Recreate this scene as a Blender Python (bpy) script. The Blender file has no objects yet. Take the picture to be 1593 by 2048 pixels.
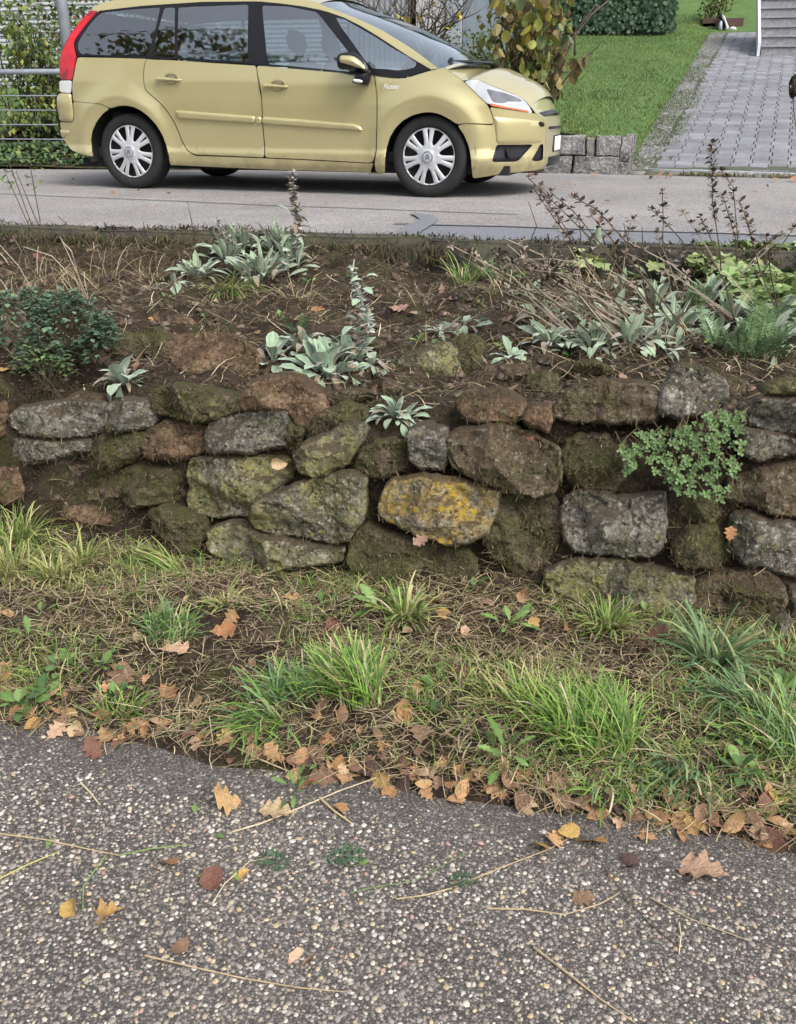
import bpy, bmesh, math, random
import numpy as np
from mathutils import Vector, Matrix, Euler
from mathutils.geometry import delaunay_2d_cdt

random.seed(7); rng = np.random.default_rng(7)
scene = bpy.context.scene
COL = scene.collection

# ------------------------------------------------------------------ camera
F = 1900.; HY = 200.; CX = 796.5; CY = 1024.; EYE = 1.5
TH = math.atan((CY - HY) / F); YAW = math.radians(13.5)
cam_data = bpy.data.cameras.new('camera'); cam = bpy.data.objects.new('camera', cam_data); COL.objects.link(cam)
cam.location = (0, 0, EYE)
cam.rotation_euler = (math.pi / 2 - TH, 0, YAW)
cam_data.sensor_fit = 'HORIZONTAL'; cam_data.sensor_width = 36.; cam_data.lens = 36. * F / 1593.
cam_data.clip_start = .05; cam_data.clip_end = 600.
scene.camera = cam
# ------------------------------------------------------------------ sky and sun (overcast)
SUN_EL = math.radians(48); SUN_AZ = math.radians(128)       # azimuth clockwise from +Y
world = bpy.data.worlds.new('World'); scene.world = world; world.use_nodes = True
nt = world.node_tree; bg = nt.nodes['Background']
sky = nt.nodes.new('ShaderNodeTexSky'); sky.sky_type = 'NISHITA'; sky.sun_disc = False
sky.sun_elevation = SUN_EL; sky.sun_rotation = SUN_AZ; sky.dust_density = 4.0; sky.air_density = 1.0; sky.ozone_density = 1.0
hs = nt.nodes.new('ShaderNodeHueSaturation'); hs.inputs['Saturation'].default_value = .35
nt.links.new(sky.outputs[0], hs.inputs['Color']); nt.links.new(hs.outputs[0], bg.inputs['Color'])
bg.inputs['Strength'].default_value = .15
sl = bpy.data.lights.new('sun', 'SUN'); sl.energy = 1.2; sl.angle = math.radians(25); sl.color = (1, .965, .92)
so = bpy.data.objects.new('sun', sl); COL.objects.link(so); so.location = (0, -4, 12)
sd = Vector((math.sin(SUN_AZ) * math.cos(SUN_EL), math.cos(SUN_AZ) * math.cos(SUN_EL), math.sin(SUN_EL)))
so.rotation_euler = sd.to_track_quat('Z', 'Y').to_euler()
vs = scene.view_settings; vs.view_transform = 'Standard'; vs.look = 'None'; vs.exposure = .92; vs.gamma = 1; vs.use_curve_mapping = False
scene.cycles.max_bounces = 8; scene.cycles.transparent_max_bounces = 12
scene.cycles.use_denoising = True

# ------------------------------------------------------------------ pixel rays
_R = np.array([math.cos(YAW), math.sin(YAW), 0]); _FW = np.array([-math.sin(YAW) * math.cos(TH), math.cos(YAW) * math.cos(TH), -math.sin(TH)])
_UP = np.cross(_R, _FW); _C = np.array([0, 0, EYE])
def ray(x, y): return _FW + _R * (x - CX) / F - _UP * (y - CY) / F
def at_z(x, y, z):
    d = ray(x, y); return _C + d * ((z - EYE) / d[2])
def at_y(x, y, Y):
    d = ray(x, y); return _C + d * (Y / d[1])
def at_plane(x, y, p0, n):
    d = ray(x, y); t = np.dot(np.asarray(p0) - _C, n) / np.dot(d, n); return _C + d * t

# ------------------------------------------------------------------ noise
def _hash(ix, iy, iz):
    h = (ix * 374761393 + iy * 668265263 + iz * 2147483647 % 4294967296 + iz * 1274126177) & 0xFFFFFFFF
    h = ((h ^ (h >> 13)) * 1274126177) & 0xFFFFFFFF
    return ((h ^ (h >> 16)) & 0xFFFF) / 65535.0
def vnoise(p):
    p = np.asarray(p, float); i = np.floor(p).astype(np.int64); f = p - i; u = f * f * (3 - 2 * f)
    r = 0
    for dx in (0, 1):
        wx = u[:, 0] if dx else 1 - u[:, 0]
        for dy in (0, 1):
            wy = u[:, 1] if dy else 1 - u[:, 1]
            for dz in (0, 1):
                wz = u[:, 2] if dz else 1 - u[:, 2]
                r = r + wx * wy * wz * _hash(i[:, 0] + dx, i[:, 1] + dy, i[:, 2] + dz)
    return r * 2 - 1
def fbm(p, o=4):
    p = np.asarray(p, float); r = 0; a = .5
    for k in range(o):
        r = r + a * vnoise(p + 17.3 * k); p = p * 2.03; a *= .5
    return r

# ------------------------------------------------------------------ objects
def props(o, label=None, cat=None, group=None, kind=None):
    if label: o['label'] = label
    if cat: o['category'] = cat
    if group: o['group'] = group
    if kind: o['kind'] = kind
    return o
def thing(name, label, cat, loc=(0, 0, 0), group=None):
    o = bpy.data.objects.new(name, None); COL.objects.link(o); o.location = loc; o.empty_display_size = .1
    return props(o, label, cat, group)
def make_mesh(name, V, Fc, mats=(), smooth=True, tint=None):
    me = bpy.data.meshes.new(name); V = np.asarray(V, np.float32)
    if isinstance(Fc, np.ndarray):
        n, k = Fc.shape
        me.vertices.add(len(V)); me.vertices.foreach_set('co', V.ravel())
        me.loops.add(n * k); me.loops.foreach_set('vertex_index', Fc.astype(np.int32).ravel())
        me.polygons.add(n); me.polygons.foreach_set('loop_start', np.arange(0, n * k, k, dtype=np.int32))
        me.update(calc_edges=True)
    else:
        me.from_pydata(V.tolist(), [], [list(map(int, f)) for f in Fc])
    me.validate()
    if smooth: me.polygons.foreach_set('use_smooth', np.ones(len(me.polygons), bool))
    for m in (mats if isinstance(mats, (list, tuple)) else [mats]): me.materials.append(m)
    if tint is not None:
        a = me.color_attributes.new('tint', 'FLOAT_COLOR', 'POINT'); t = np.asarray(tint, np.float32)
        if t.shape[1] == 3: t = np.concatenate([t, np.ones((len(t), 1), np.float32)], 1)
        a.data.foreach_set('color', t.ravel())
    me.update()
    return me
def link(name, me, parent=None, M=None):
    o = bpy.data.objects.new(name, me); COL.objects.link(o)
    if parent: o.parent = parent
    if M is not None: o.matrix_basis = M
    return o
def base_of(parent):
    b = Vector((0, 0, 0))
    while parent: b += parent.location; parent = parent.parent
    return np.array(b)
def build(name, V, Fc, mats, parent=None, smooth=True, tint=None, kind=None, local=False):
    V = np.asarray(V, float)
    if parent and not local: V = V - base_of(parent)
    o = link(name, make_mesh(name, V, Fc, mats, smooth, tint), parent)
    if kind: o['kind'] = kind
    return o
class MB:
    """collects simple shapes, built as ONE mesh"""
    def __init__(s): s.v = []; s.f = []; s.t = []
    def add(s, V, Fc, tint=None):
        n = len(s.v); s.v += [tuple(map(float, p)) for p in V]; s.f += [[int(i) + n for i in f] for f in Fc]
        s.t += [tuple(tint) if tint is not None else (1, 1, 1)] * len(V)
    def box(s, lo, hi, bev=0, tint=None):
        x0, y0, z0 = lo; x1, y1, z1 = hi
        if not bev:
            V = [(x, y, z) for x in (x0, x1) for y in (y0, y1) for z in (z0, z1)]
            s.add(V, [(0, 1, 3, 2), (4, 6, 7, 5), (0, 4, 5, 1), (2, 3, 7, 6), (0, 2, 6, 4), (1, 5, 7, 3)], tint)
        else:
            bm = bmesh.new(); bmesh.ops.create_cube(bm, size=1)
            for v in bm.verts: v.co = Vector(((x0 + x1) / 2 + v.co.x * (x1 - x0), (y0 + y1) / 2 + v.co.y * (y1 - y0), (z0 + z1) / 2 + v.co.z * (z1 - z0)))
            bmesh.ops.bevel(bm, geom=list(bm.edges), offset=bev, segments=1, affect='EDGES', clamp_overlap=True)
            bm.verts.index_update(); s.add([v.co for v in bm.verts], [[v.index for v in f.verts] for f in bm.faces], tint); bm.free()
    def tube(s, pts, r, k=6, tint=None, cap=True):
        pts = [Vector(p) for p in pts]; n = len(pts); rr = r if hasattr(r, '__len__') else [r] * n
        V = []; Fc = []; up = Vector((0, 0, 1))
        for i, p in enumerate(pts):
            d = (pts[min(i + 1, n - 1)] - pts[max(i - 1, 0)])
            d = d.normalized() if d.length > 1e-9 else Vector((0, 0, 1))
            a = d.cross(up if abs(d.z) < .95 else Vector((1, 0, 0))).normalized(); b = d.cross(a)
            for j in range(k):
                t = 2 * math.pi * j / k; V.append(p + (a * math.cos(t) + b * math.sin(t)) * rr[i])
        for i in range(n - 1):
            for j in range(k): Fc.append((i * k + j, i * k + (j + 1) % k, (i + 1) * k + (j + 1) % k, (i + 1) * k + j))
        if cap: Fc.append(list(range(k))[::-1]); Fc.append([(n - 1) * k + j for j in range(k)])
        s.add(V, Fc, tint)
    def lathe(s, prof, k=32, M=None, tint=None):
        """profile (r, h) spun about local z"""
        V = []; Fc = []; n = len(prof)
        for i, (r, h) in enumerate(prof):
            for j in range(k):
                t = 2 * math.pi * j / k; p = Vector((r * math.cos(t), r * math.sin(t), h)); V.append(M @ p if M else p)
        for i in range(n - 1):
            for j in range(k): Fc.append((i * k + j, i * k + (j + 1) % k, (i + 1) * k + (j + 1) % k, (i + 1) * k + j))
        s.add(V, Fc, tint)
    def build(s, name, mats, parent=None, smooth=False, local=False, kind=None):
        return build(name, s.v, s.f, mats, parent, smooth, s.t, kind, local)

# ------------------------------------------------------------------ materials
def nodes_of(name):
    m = bpy.data.materials.new(name); m.use_nodes = True; t = m.node_tree
    return m, t, t.nodes['Principled BSDF']
def N(t, typ, **kw):
    n = t.nodes.new('ShaderNode' + typ)
    for k, v in kw.items():
        if k in n.inputs: n.inputs[k].default_value = v
        else: setattr(n, k, v)
    return n
def ramp(t, fac, stops):
    r = t.nodes.new('ShaderNodeValToRGB'); e = r.color_ramp.elements
    while len(e) > 1: e.remove(e[-1])
    e[0].position = stops[0][0]; e[0].color = (*stops[0][1], 1)
    for p, c in stops[1:]:
        x = e.new(p); x.color = (*c, 1)
    t.links.new(fac, r.inputs['Fac']); return r.outputs['Color']
def mixc(t, fac, a, b, mode='MIX'):
    m = t.nodes.new('ShaderNodeMix'); m.data_type = 'RGBA'; m.blend_type = mode
    for sock, v in ((m.inputs['Factor'], fac), (m.inputs[6], a), (m.inputs[7], b)):
        if isinstance(v, (int, float)): sock.default_value = v
        elif isinstance(v, tuple): sock.default_value = (*v, 1) if len(v) == 3 else v
        else: t.links.new(v, sock)
    return m.outputs[2]
def mathn(t, op, a, b=0., clamp=False):
    m = t.nodes.new('ShaderNodeMath'); m.operation = op; m.use_clamp = clamp
    for s, v in zip(m.inputs, (a, b)):
        if isinstance(v, (int, float)): s.default_value = v
        else: t.links.new(v, s)
    return m.outputs[0]
def noise(t, scale, detail=4, rough=.55, vec=None, dist=0):
    n = N(t, 'TexNoise', Scale=scale, Detail=detail, Roughness=rough, Distortion=dist)
    if vec is not None: t.links.new(vec, n.inputs['Vector'])
    return n.outputs['Fac']
def pos(t): return t.nodes.new('ShaderNodeNewGeometry').outputs['Position']
def objc(t): return t.nodes.new('ShaderNodeTexCoord').outputs['Object']
def bump(t, b, h, strength=.5, dist=.01):
    n = N(t, 'Bump', Strength=strength, Distance=dist); t.links.new(h, n.inputs['Height']); t.links.new(n.outputs[0], b.inputs['Normal'])
def plain(name, col, rough=.6, metal=0., var=.25, scale=12., bumpd=0., coat=0., spec=.5):
    m, t, b = nodes_of(name)
    v = objc(t); f = noise(t, scale, 5, .6, v)
    c = ramp(t, f, [(.3, tuple(x * (1 - var) for x in col)), (.7, tuple(min(1, x * (1 + var)) for x in col))])
    t.links.new(c, b.inputs['Base Color']); b.inputs['Roughness'].default_value = rough; b.inputs['Metallic'].default_value = metal
    b.inputs['Coat Weight'].default_value = coat; b.inputs['Coat Roughness'].default_value = .06; b.inputs['Specular IOR Level'].default_value = spec
    if bumpd: bump(t, b, noise(t, scale * 6, 4, .6, v), .6, bumpd)
    return m
def tinted(name, col=(1, 1, 1), rough=.7, trans=0., rnd=0., sheen=0., var=.2, scale=60., spec=.3):
    """base colour from the mesh's own 'tint' times a random per object; for leaves, blades, pebbles"""
    m, t, b = nodes_of(name)
    a = N(t, 'Attribute'); a.attribute_name = 'tint'
    c = mixc(t, 1., a.outputs['Color'], col, 'MULTIPLY')
    f = noise(t, scale, 4, .6, pos(t))
    g = ramp(t, f, [(.3, (1 - var,) * 3), (.7, (1 + var,) * 3)])
    c = mixc(t, 1., c, g, 'MULTIPLY')
    if rnd:
        oi = t.nodes.new('ShaderNodeObjectInfo'); h = N(t, 'HueSaturation')
        t.links.new(mathn(t, 'MULTIPLY_ADD', oi.outputs['Random'], rnd * 2).node.outputs[0], h.inputs['Value'])
        h.inputs['Value'].links[0].from_node.inputs[2].default_value = 1 - rnd
        t.links.new(c, h.inputs['Color']); c = h.outputs[0]
    t.links.new(c, b.inputs['Base Color']); b.inputs['Roughness'].default_value = rough; b.inputs['Specular IOR Level'].default_value = spec
    b.inputs['Sheen Weight'].default_value = sheen
    if trans:
        tr = t.nodes.new('ShaderNodeBsdfTranslucent'); t.links.new(c, tr.inputs['Color'])
        mx = t.nodes.new('ShaderNodeMixShader'); mx.inputs[0].default_value = trans
        t.links.new(b.outputs[0], mx.inputs[1]); t.links.new(tr.outputs[0], mx.inputs[2])
        t.links.new(mx.outputs[0], t.nodes['Material Output'].inputs['Surface'])
    return m
# ================================================================== SETTING
ROADZ = .785
# ---- height of the planted bank between the lower pavement and the road
PY = [1.4, 1.70, 1.78, 1.86, 2.1, 2.5, 2.70, 2.76, 2.79, 2.825, 2.87, 2.915, 2.99, 3.3, 3.8, 4.4, 5.0, 5.3]
PZ = [-.06, -.035, .010, .018, .03, .036, .04, .07, .16, .30, .44, .535, .57, .59, .61, .62, .625, .635]
def Hgt(X, Y):
    X = np.asarray(X, float); Y = np.asarray(Y, float)
    wob = .03 * np.sin(X * 2.1 + .5) + .02 * np.sin(X * 5.3)
    w = np.clip((Y - 1.9) / .3, 0, 1)
    edge = .012 * np.sin(X * 3.7 + 1) + .010 * np.sin(X * 9.1) + .008 * np.sin(X * 23.)
    Z = np.interp(Y - np.where(Y < 2.0, edge * np.clip((2.0 - Y) / .2, 0, 1), 0) + wob * w * .5, PY, PZ)
    Z = Z + .10 * np.clip((Y - 4.75) / .35, 0, 1) * np.clip((-1.2 - X + .25 * np.sin(X * 3)) / .5, 0, 1)
    sh = X.shape; p = np.stack([X.ravel(), Y.ravel(), Z.ravel()], 1)
    n = (fbm(p * [5, 5, 5], 4) * .06 + fbm(p * 15, 4) * .045).reshape(sh)
    return Z + n * np.clip((Y - 1.72) / .25, 0, 1) * (1 - .55 * np.exp(-((Y - 2.66) / .14) ** 2))
_ts = np.linspace(0.9, 6.2, 2600)
def on_bank(x, y, up=0.):
    """where the sight line of a photo pixel meets pavement, verge, wall backing, terrace or road"""
    d = ray(x, y); P = _C + d[None] * (_ts / d[1])[:, None]
    h = np.where(P[:, 1] > 5.3, ROADZ, Hgt(P[:, 0], P[:, 1])); h = np.maximum(h, np.where(P[:, 1] < 1.9, 0., -9)) + up
    k = np.argmax(P[:, 2] < h); return P[k]

# ---- materials of the ground
def mat_soil():
    m, t, b = nodes_of('soil'); v = pos(t)
    c = ramp(t, noise(t, 9, 6, .65, v), [(.28, (.016, .011, .008)), (.45, (.042, .030, .021)), (.6, (.078, .057, .041)), (.78, (.15, .112, .082))])
    g = ramp(t, noise(t, 4.2, 6, .75, v), [(.52, (0, 0, 0)), (.62, (1, 1, 1))])
    c = mixc(t, mathn(t, 'MULTIPLY', g, .65), c, (.062, .07, .022))
    sp = ramp(t, noise(t, 120, 3, .6, v), [(.58, (0, 0, 0)), (.66, (1, 1, 1))])
    c = mixc(t, mathn(t, 'MULTIPLY', sp, .5), c, (.2, .15, .09))
    t.links.new(c, b.inputs['Base Color']); b.inputs['Roughness'].default_value = .95; b.inputs['Specular IOR Level'].default_value = .15
    bump(t, b, noise(t, 55, 8, .7, v), 1., .03); return m
def mat_asphalt():
    m, t, b = nodes_of('asphalt'); v = pos(t)
    c = ramp(t, noise(t, 85, 6, .8, v), [(.36, (.09, .088, .088)), (.5, (.225, .218, .213)), (.62, (.50, .485, .475))])
    red = ramp(t, noise(t, 1.3, 5, .7, v), [(.45, (0, 0, 0)), (.62, (1, 1, 1))])
    sp = ramp(t, noise(t, 60, 3, .7, v), [(.5, (0, 0, 0)), (.6, (1, 1, 1))])
    c = mixc(t, mathn(t, 'MULTIPLY', mathn(t, 'MULTIPLY', red, sp), .55), c, (.30, .20, .185))
    big = ramp(t, noise(t, .9, 6, .7, v), [(.3, (.66, .66, .67)), (.7, (1.06, 1.05, 1.04))])
    c = mixc(t, 1., c, big, 'MULTIPLY')
    t.links.new(c, b.inputs['Base Color']); b.inputs['Roughness'].default_value = .85
    bump(t, b, noise(t, 170, 4, .7, v), .7, .006); return m
def mat_patch():
    m, t, b = nodes_of('asphalt_patch'); v = pos(t)
    c = ramp(t, noise(t, 90, 6, .8, v), [(.34, (.07, .073, .085)), (.5, (.14, .145, .165)), (.66, (.27, .275, .30))])
    t.links.new(c, b.inputs['Base Color']); b.inputs['Roughness'].default_value = .8
    bump(t, b, noise(t, 190, 4, .7, v), .6, .005); return m
def mat_pave_base():
    m, t, b = nodes_of('pavement_matrix'); v = pos(t)
    vo = N(t, 'TexVoronoi', Scale=190.); t.links.new(v, vo.inputs['Vector'])
    sx = t.nodes.new('ShaderNodeSeparateColor'); t.links.new(vo.outputs['Color'], sx.inputs[0])
    c = ramp(t, sx.outputs[0], [(0, (.078, .072, .067)), (.55, (.142, .13, .12)), (.82, (.20, .182, .165)), (.93, (.25, .21, .165)), (.99, (.42, .40, .36))])
    gap = ramp(t, vo.outputs['Distance'], [(.25, (1, 1, 1)), (.55, (.45, .45, .45))]); c = mixc(t, 1., c, gap, 'MULTIPLY')
    big = ramp(t, noise(t, 2.4, 5, .65, v), [(.3, (.75, .73, .72)), (.7, (1.25, 1.22, 1.2))]); c = mixc(t, 1., c, big, 'MULTIPLY')
    t.links.new(c, b.inputs['Base Color']); b.inputs['Roughness'].default_value = .75
    bump(t, b, mathn(t, 'SUBTRACT', 1., vo.outputs['Distance']), .7, .004); return m
def mat_lawn():
    m, t, b = nodes_of('lawn'); v = pos(t)
    c = ramp(t, noise(t, 2.2, 6, .7, v), [(.3, (.075, .15, .032)), (.5, (.10, .19, .04)), (.7, (.15, .235, .055))])
    f = ramp(t, noise(t, 60, 4, .7, v), [(.35, (.6, .6, .6)), (.65, (1.3, 1.3, 1.3))]); c = mixc(t, 1., c, f, 'MULTIPLY')
    t.links.new(c, b.inputs['Base Color']); b.inputs['Roughness'].default_value = .9
    bump(t, b, noise(t, 60, 5, .7, v), 1., .05); return m
SOIL = mat_soil(); ASPH = mat_asphalt(); PATCH = mat_patch(); PAVE = mat_pave_base(); LAWN = mat_lawn()
SEAM = plain('bitumen_seam', (.045, .045, .05), .7, var=.3, scale=60)
CONC = plain('old_concrete', (.16, .15, .135), .9, var=.45, scale=9, bumpd=.006)
PEB = tinted('pebble', rough=.55, var=.22, scale=420, spec=.4)

def struct(name, V, Fc, m, smooth=False): return props(build(name, V, Fc, m, smooth=smooth), kind='structure')
def sheet(name, x0, x1, y0, y1, z, m): return struct(name, [(x0, y0, z), (x1, y0, z), (x1, y1, z), (x0, y1, z)], [(0, 1, 2, 3)], m)
sheet('ground', -250, 250, -250, 300, -.12, SOIL)
sheet('pavement', -30, 30, -3.0, 1.84, 0., PAVE)
# ---- bank
gx = np.concatenate([np.linspace(-9, -3.2, 40, endpoint=False), np.arange(-3.2, 2.6, .02), np.linspace(2.6, 7, 30)])
gy = np.concatenate([np.arange(1.66, 2.66, .02), np.arange(2.66, 3.02, .0075), np.arange(3.02, 5.34, .025)])
GX, GY = np.meshgrid(gx, gy, indexing='ij'); GZ = Hgt(GX, GY)
# overhanging clods under and between the stones
q = np.stack([GX.ravel(), GY.ravel(), GZ.ravel()], 1); ny = fbm(q * 14, 3).reshape(GX.shape)
GY2 = GY + ny * .05 * np.clip(1 - abs(GY - 2.83) / .15, 0, 1)
nx_, ny_ = GX.shape; idx = np.arange(nx_ * ny_).reshape(nx_, ny_)
FQ = np.stack([idx[:-1, :-1].ravel(), idx[1:, :-1].ravel(), idx[1:, 1:].ravel(), idx[:-1, 1:].ravel()], 1)
struct('earth_bank', np.stack([GX.ravel(), GY2.ravel(), GZ.ravel()], 1), FQ, SOIL, True)
# ---- road, seams, darker patch
def far_edge(X): return np.interp(X, [-12, -7, -4, -1, 1.6, 12], [9.75, 10.05, 10.6, 10.85, 10.6, 10.6])
xs = np.linspace(-14, 14, 57)
V = [(x, 5.34, ROADZ) for x in xs] + [(x, float(far_edge(x)), ROADZ) for x in xs]; n = len(xs)
struct('road', V, [(i, i + 1, n + i + 1, n + i) for i in range(n - 1)], ASPH)
def strip(name, pix, w, m, z, parent=None):
    P = [at_z(x, y, z) for x, y in pix]; V = []
    for i, p in enumerate(P):
        d = P[min(i + 1, len(P) - 1)] - P[max(i - 1, 0)]; d /= np.linalg.norm(d); nrm = np.array([-d[1], d[0], 0]); ww = w[i] if hasattr(w, '__len__') else w
        V += [p + nrm * ww / 2, p - nrm * ww / 2]
    return struct(name, V, [(2 * i, 2 * i + 1, 2 * i + 3, 2 * i + 2) for i in range(len(P) - 1)], m)
strip('road_seam', [(-120, 383), (0, 387), (140, 393), (300, 399), (430, 405), (560, 411), (720, 416), (900, 423), (1035, 428)], .022, SEAM, ROADZ + .004)
P = [at_z(x, y, ROADZ + .004) for x, y in [(842, 447), (1010, 452), (1250, 461), (1420, 465), (1700, 474)]]
P2 = [(p[0], 5.345, ROADZ + .004) for p in P]; P2[0] = at_z(795, 478, ROADZ + .004)
struct('road_patch', [tuple(p) for p in P] + [tuple(p) for p in P2], [(i, i + 1, 6 + i, 5 + i) for i in range(4)], PATCH)
strip('road_seam', [(788, 446), (860, 449), (1010, 452), (1250, 461), (1420, 465), (1700, 474)], .035, SEAM, ROADZ + .008)
strip('road_crack', [(826, 425), (848, 430), (858, 437), (846, 446), (830, 455), (808, 466), (795, 476)], [.05, .12, .12, .14, .14, .16, .16], PATCH, ROADZ + .012)
# ---- kerb of old concrete along the road edge, mossy on top
MOSS = plain('moss', (.10, .12, .022), .95, var=.45, scale=25, bumpd=.02, spec=.1)
def mat_kerb():
    m, t, b = nodes_of('kerb_concrete'); v = pos(t)
    c = ramp(t, noise(t, 7, 6, .7, v), [(.3, (.025, .021, .016)), (.55, (.065, .058, .046)), (.75, (.13, .12, .10))])
    g = ramp(t, noise(t, 3.5, 5, .7, v), [(.45, (0, 0, 0)), (.6, (1, 1, 1))])
    c = mixc(t, mathn(t, 'MULTIPLY', g, .6), c, (.05, .058, .02))
    sx = t.nodes.new('ShaderNodeSeparateXYZ'); t.links.new(v, sx.inputs[0])
    top = mathn(t, 'MULTIPLY_ADD', sx.outputs['Z'], 18.); top.node.inputs[2].default_value = -13.9; top.node.use_clamp = True
    top = mathn(t, 'MULTIPLY', top, ramp(t, noise(t, 12, 4, .6, v), [(.42, (.0,) * 3), (.6, (1,) * 3)]))
    c = mixc(t, mathn(t, 'MULTIPLY', top, .7), c, (.06, .062, .024))
    t.links.new(c, b.inputs['Base Color']); b.inputs['Roughness'].default_value = .95; bump(t, b, noise(t, 40, 6, .7, v), .8, .012); return m
KERB = mat_kerb()
kerb = props(bpy.data.objects.new('kerb', None), kind='structure'); COL.objects.link(kerb); kerb.location = (0, 5.3, .5)
x = -8.1
while x < 6:
    w = 1.0; bm = bmesh.new(); bmesh.ops.create_cube(bm, size=1)
    bmesh.ops.bevel(bm, geom=list(bm.edges), offset=.03, segments=2, affect='EDGES'); bmesh.ops.subdivide_edges(bm, edges=list(bm.edges), cuts=3, use_grid_fill=True)
    V = np.array([v.co for v in bm.verts]) * [w + .002, .13, .40] + [x + w / 2, 5.285 + random.uniform(-.008, .008), .605 + random.uniform(-.006, .006)]
    V += np.stack([fbm(V * 9 + 3, 3), fbm(V * 9 + 31, 3), fbm(V * 9 + 71, 3)], 1) * .022
    build('kerb_stone', V, [[v.index for v in f.verts] for f in bm.faces], KERB, kerb); bm.free(); x += w
# ---- pebbles of the exposed-aggregate pavement
def pebbles():
    s = .0122; px = np.arange(-2.15, 1.75, s); py = np.arange(.62, 1.86, s)
    X, Y = np.meshgrid(px, py, indexing='ij'); X = X.ravel() + rng.uniform(-.0055, .0055, X.size); Y = Y.ravel() + rng.uniform(-.0055, .0055, Y.size)
    vis = (Y > .62 + .0 * X) & (X < .55 + .35 * Y) & (X > -1.55 - .25 * Y + .45)
    dirt = fbm(np.stack([X * 3, Y * 6, 0 * X], 1), 3) * .5 + (Y - 1.56) / .2
    keep = vis & (rng.random(X.size) < np.clip(.93 - np.clip(dirt, 0, 1), 0, 1)); X = X[keep]; Y = Y[keep]; n = len(X)
    r = rng.choice([.0034, .0045, .0058, .0073], n, p=[.3, .36, .25, .09]) * rng.uniform(.85, 1.15, n)
    asp = rng.uniform(.6, 1.0, n); a0 = rng.uniform(0, 6.283, n); k = 6
    ang = np.arange(k) * 2 * np.pi / k
    irr = rng.uniform(.78, 1.15, (n, k)); hgt = r * rng.uniform(.16, .36, n)
    ca, sa = np.cos(a0), np.sin(a0); V = np.zeros((n, 2 * k + 1, 3))
    for ring, (f, h) in enumerate([(1., -.15), (.74, .72)]):
        ux = irr * f * r[:, None] * np.cos(ang); uy = irr * f * r[:, None] * np.sin(ang) * asp[:, None]
        V[:, ring * k:(ring + 1) * k, 0] = X[:, None] + ux * ca[:, None] - uy * sa[:, None]
        V[:, ring * k:(ring + 1) * k, 1] = Y[:, None] + ux * sa[:, None] + uy * ca[:, None]
        V[:, ring * k:(ring + 1) * k, 2] = (hgt * h)[:, None] + .0004
    V[:, 2 * k] = np.stack([X, Y, hgt + .0004], 1)
    tri = []
    for j in range(k):
        j2 = (j + 1) % k; tri += [(j, j2, k + j2), (j, k + j2, k + j), (k + j, k + j2, 2 * k)]
    Fc = (np.array(tri)[None] + (np.arange(n) * (2 * k + 1))[:, None, None]).reshape(-1, 3)
    pal = np.array([[.075, .07, .068], [.10, .093, .088], [.14, .127, .118], [.18, .158, .135], [.27, .225, .165], [.38, .345, .29], [.43, .41, .38], [.33, .25, .13], [.24, .13, .10]])
    pal = pal.mean(0) * .32 + pal * .68; pal[6] *= .86; ci = rng.choice(9, n, p=[.17, .20, .17, .13, .10, .085, .085, .04, .02]); tint = np.repeat(pal[ci] * 1.34 * rng.uniform(.85, 1.15, (n, 1)), 2 * k + 1, axis=0)
    o = build('pavement_pebbles', V.reshape(-1, 3), Fc, PEB, None, True, tint); props(o, kind='stuff')
pebbles()

# ---- the slope behind the road: driveway, lawn, bank
DY0 = 11.45; DZ0 = .79; DS = .16
def drive_z(Y): return DZ0 + DS * np.maximum(np.asarray(Y, float) - DY0, 0)
_dn = np.array([0, -DS, 1.])
def on_drive(x, y): return at_plane(x, y, (0, DY0, DZ0), _dn)
EL0 = on_drive(1268, 322); EL1 = on_drive(1422, 66)            # left edge of the driveway
DAX = (EL1 - EL0); DAX[2] = 0; DAX /= np.linalg.norm(DAX); DRT = np.array([DAX[1], -DAX[0], 0])
def edge_x(Y): return EL0[0] + (np.asarray(Y) - EL0[1]) * DAX[0] / DAX[1]
DEND = float(EL1[1])
def lawn_z(X, Y):
    X = np.asarray(X, float); Y = np.asarray(Y, float)
    z = drive_z(Y) + .37 * np.exp(-np.maximum(Y - 11.1, 0) / 7.) * np.clip((edge_x(Y) - .12 - X) / .35, 0, 1)
    z = z + np.where(Y > DEND, (Y - DEND) * .12, 0)
    p = np.stack([X.ravel(), Y.ravel(), 0 * X.ravel()], 1)
    return z + (fbm(p * 1.2, 3) * .06).reshape(X.shape) * np.clip((edge_x(Y) - .1 - X) / .5, 0, 1) - .006
def hillside():
    ys = np.concatenate([np.arange(11.06, DEND, .25), np.linspace(DEND, 90, 40)]); ts = np.concatenate([[0, .06, .12, .2, .3, .45], np.linspace(.7, 40, 60)])
    V = []; 
    for y in ys:
        for s in ts: V.append((float(edge_x(y)) - s, y, 0))
    V = np.array(V); V[:, 2] = lawn_z(V[:, 0], V[:, 1]); a = len(ys); b = len(ts); ii = np.arange(a * b).reshape(a, b)
    Fq = np.stack([ii[:-1, :-1].ravel(), ii[1:, :-1].ravel(), ii[1:, 1:].ravel(), ii[:-1, 1:].ravel()], 1)
    struct('lawn', V, Fq, LAWN, True)
    # right of and beyond the driveway
    ys = np.concatenate([np.arange(DEND, DEND + 4, .5), np.linspace(DEND + 4, 90, 30)]); xs = np.linspace(0, 30, 24)
    V = np.array([(float(edge_x(y)) + x, y, 0) for y in ys for x in xs]); V[:, 2] = drive_z(V[:, 1]) + (V[:, 1] - DEND) * .12 - .006
    a = len(ys); b = len(xs); ii = np.arange(a * b).reshape(a, b)
    Fq = np.stack([ii[:-1, :-1].ravel(), ii[:-1, 1:].ravel(), ii[1:, 1:].ravel(), ii[1:, :-1].ravel()], 1)
    struct('hillside', V, Fq, LAWN, True)
hillside()
PAVER = None
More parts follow.
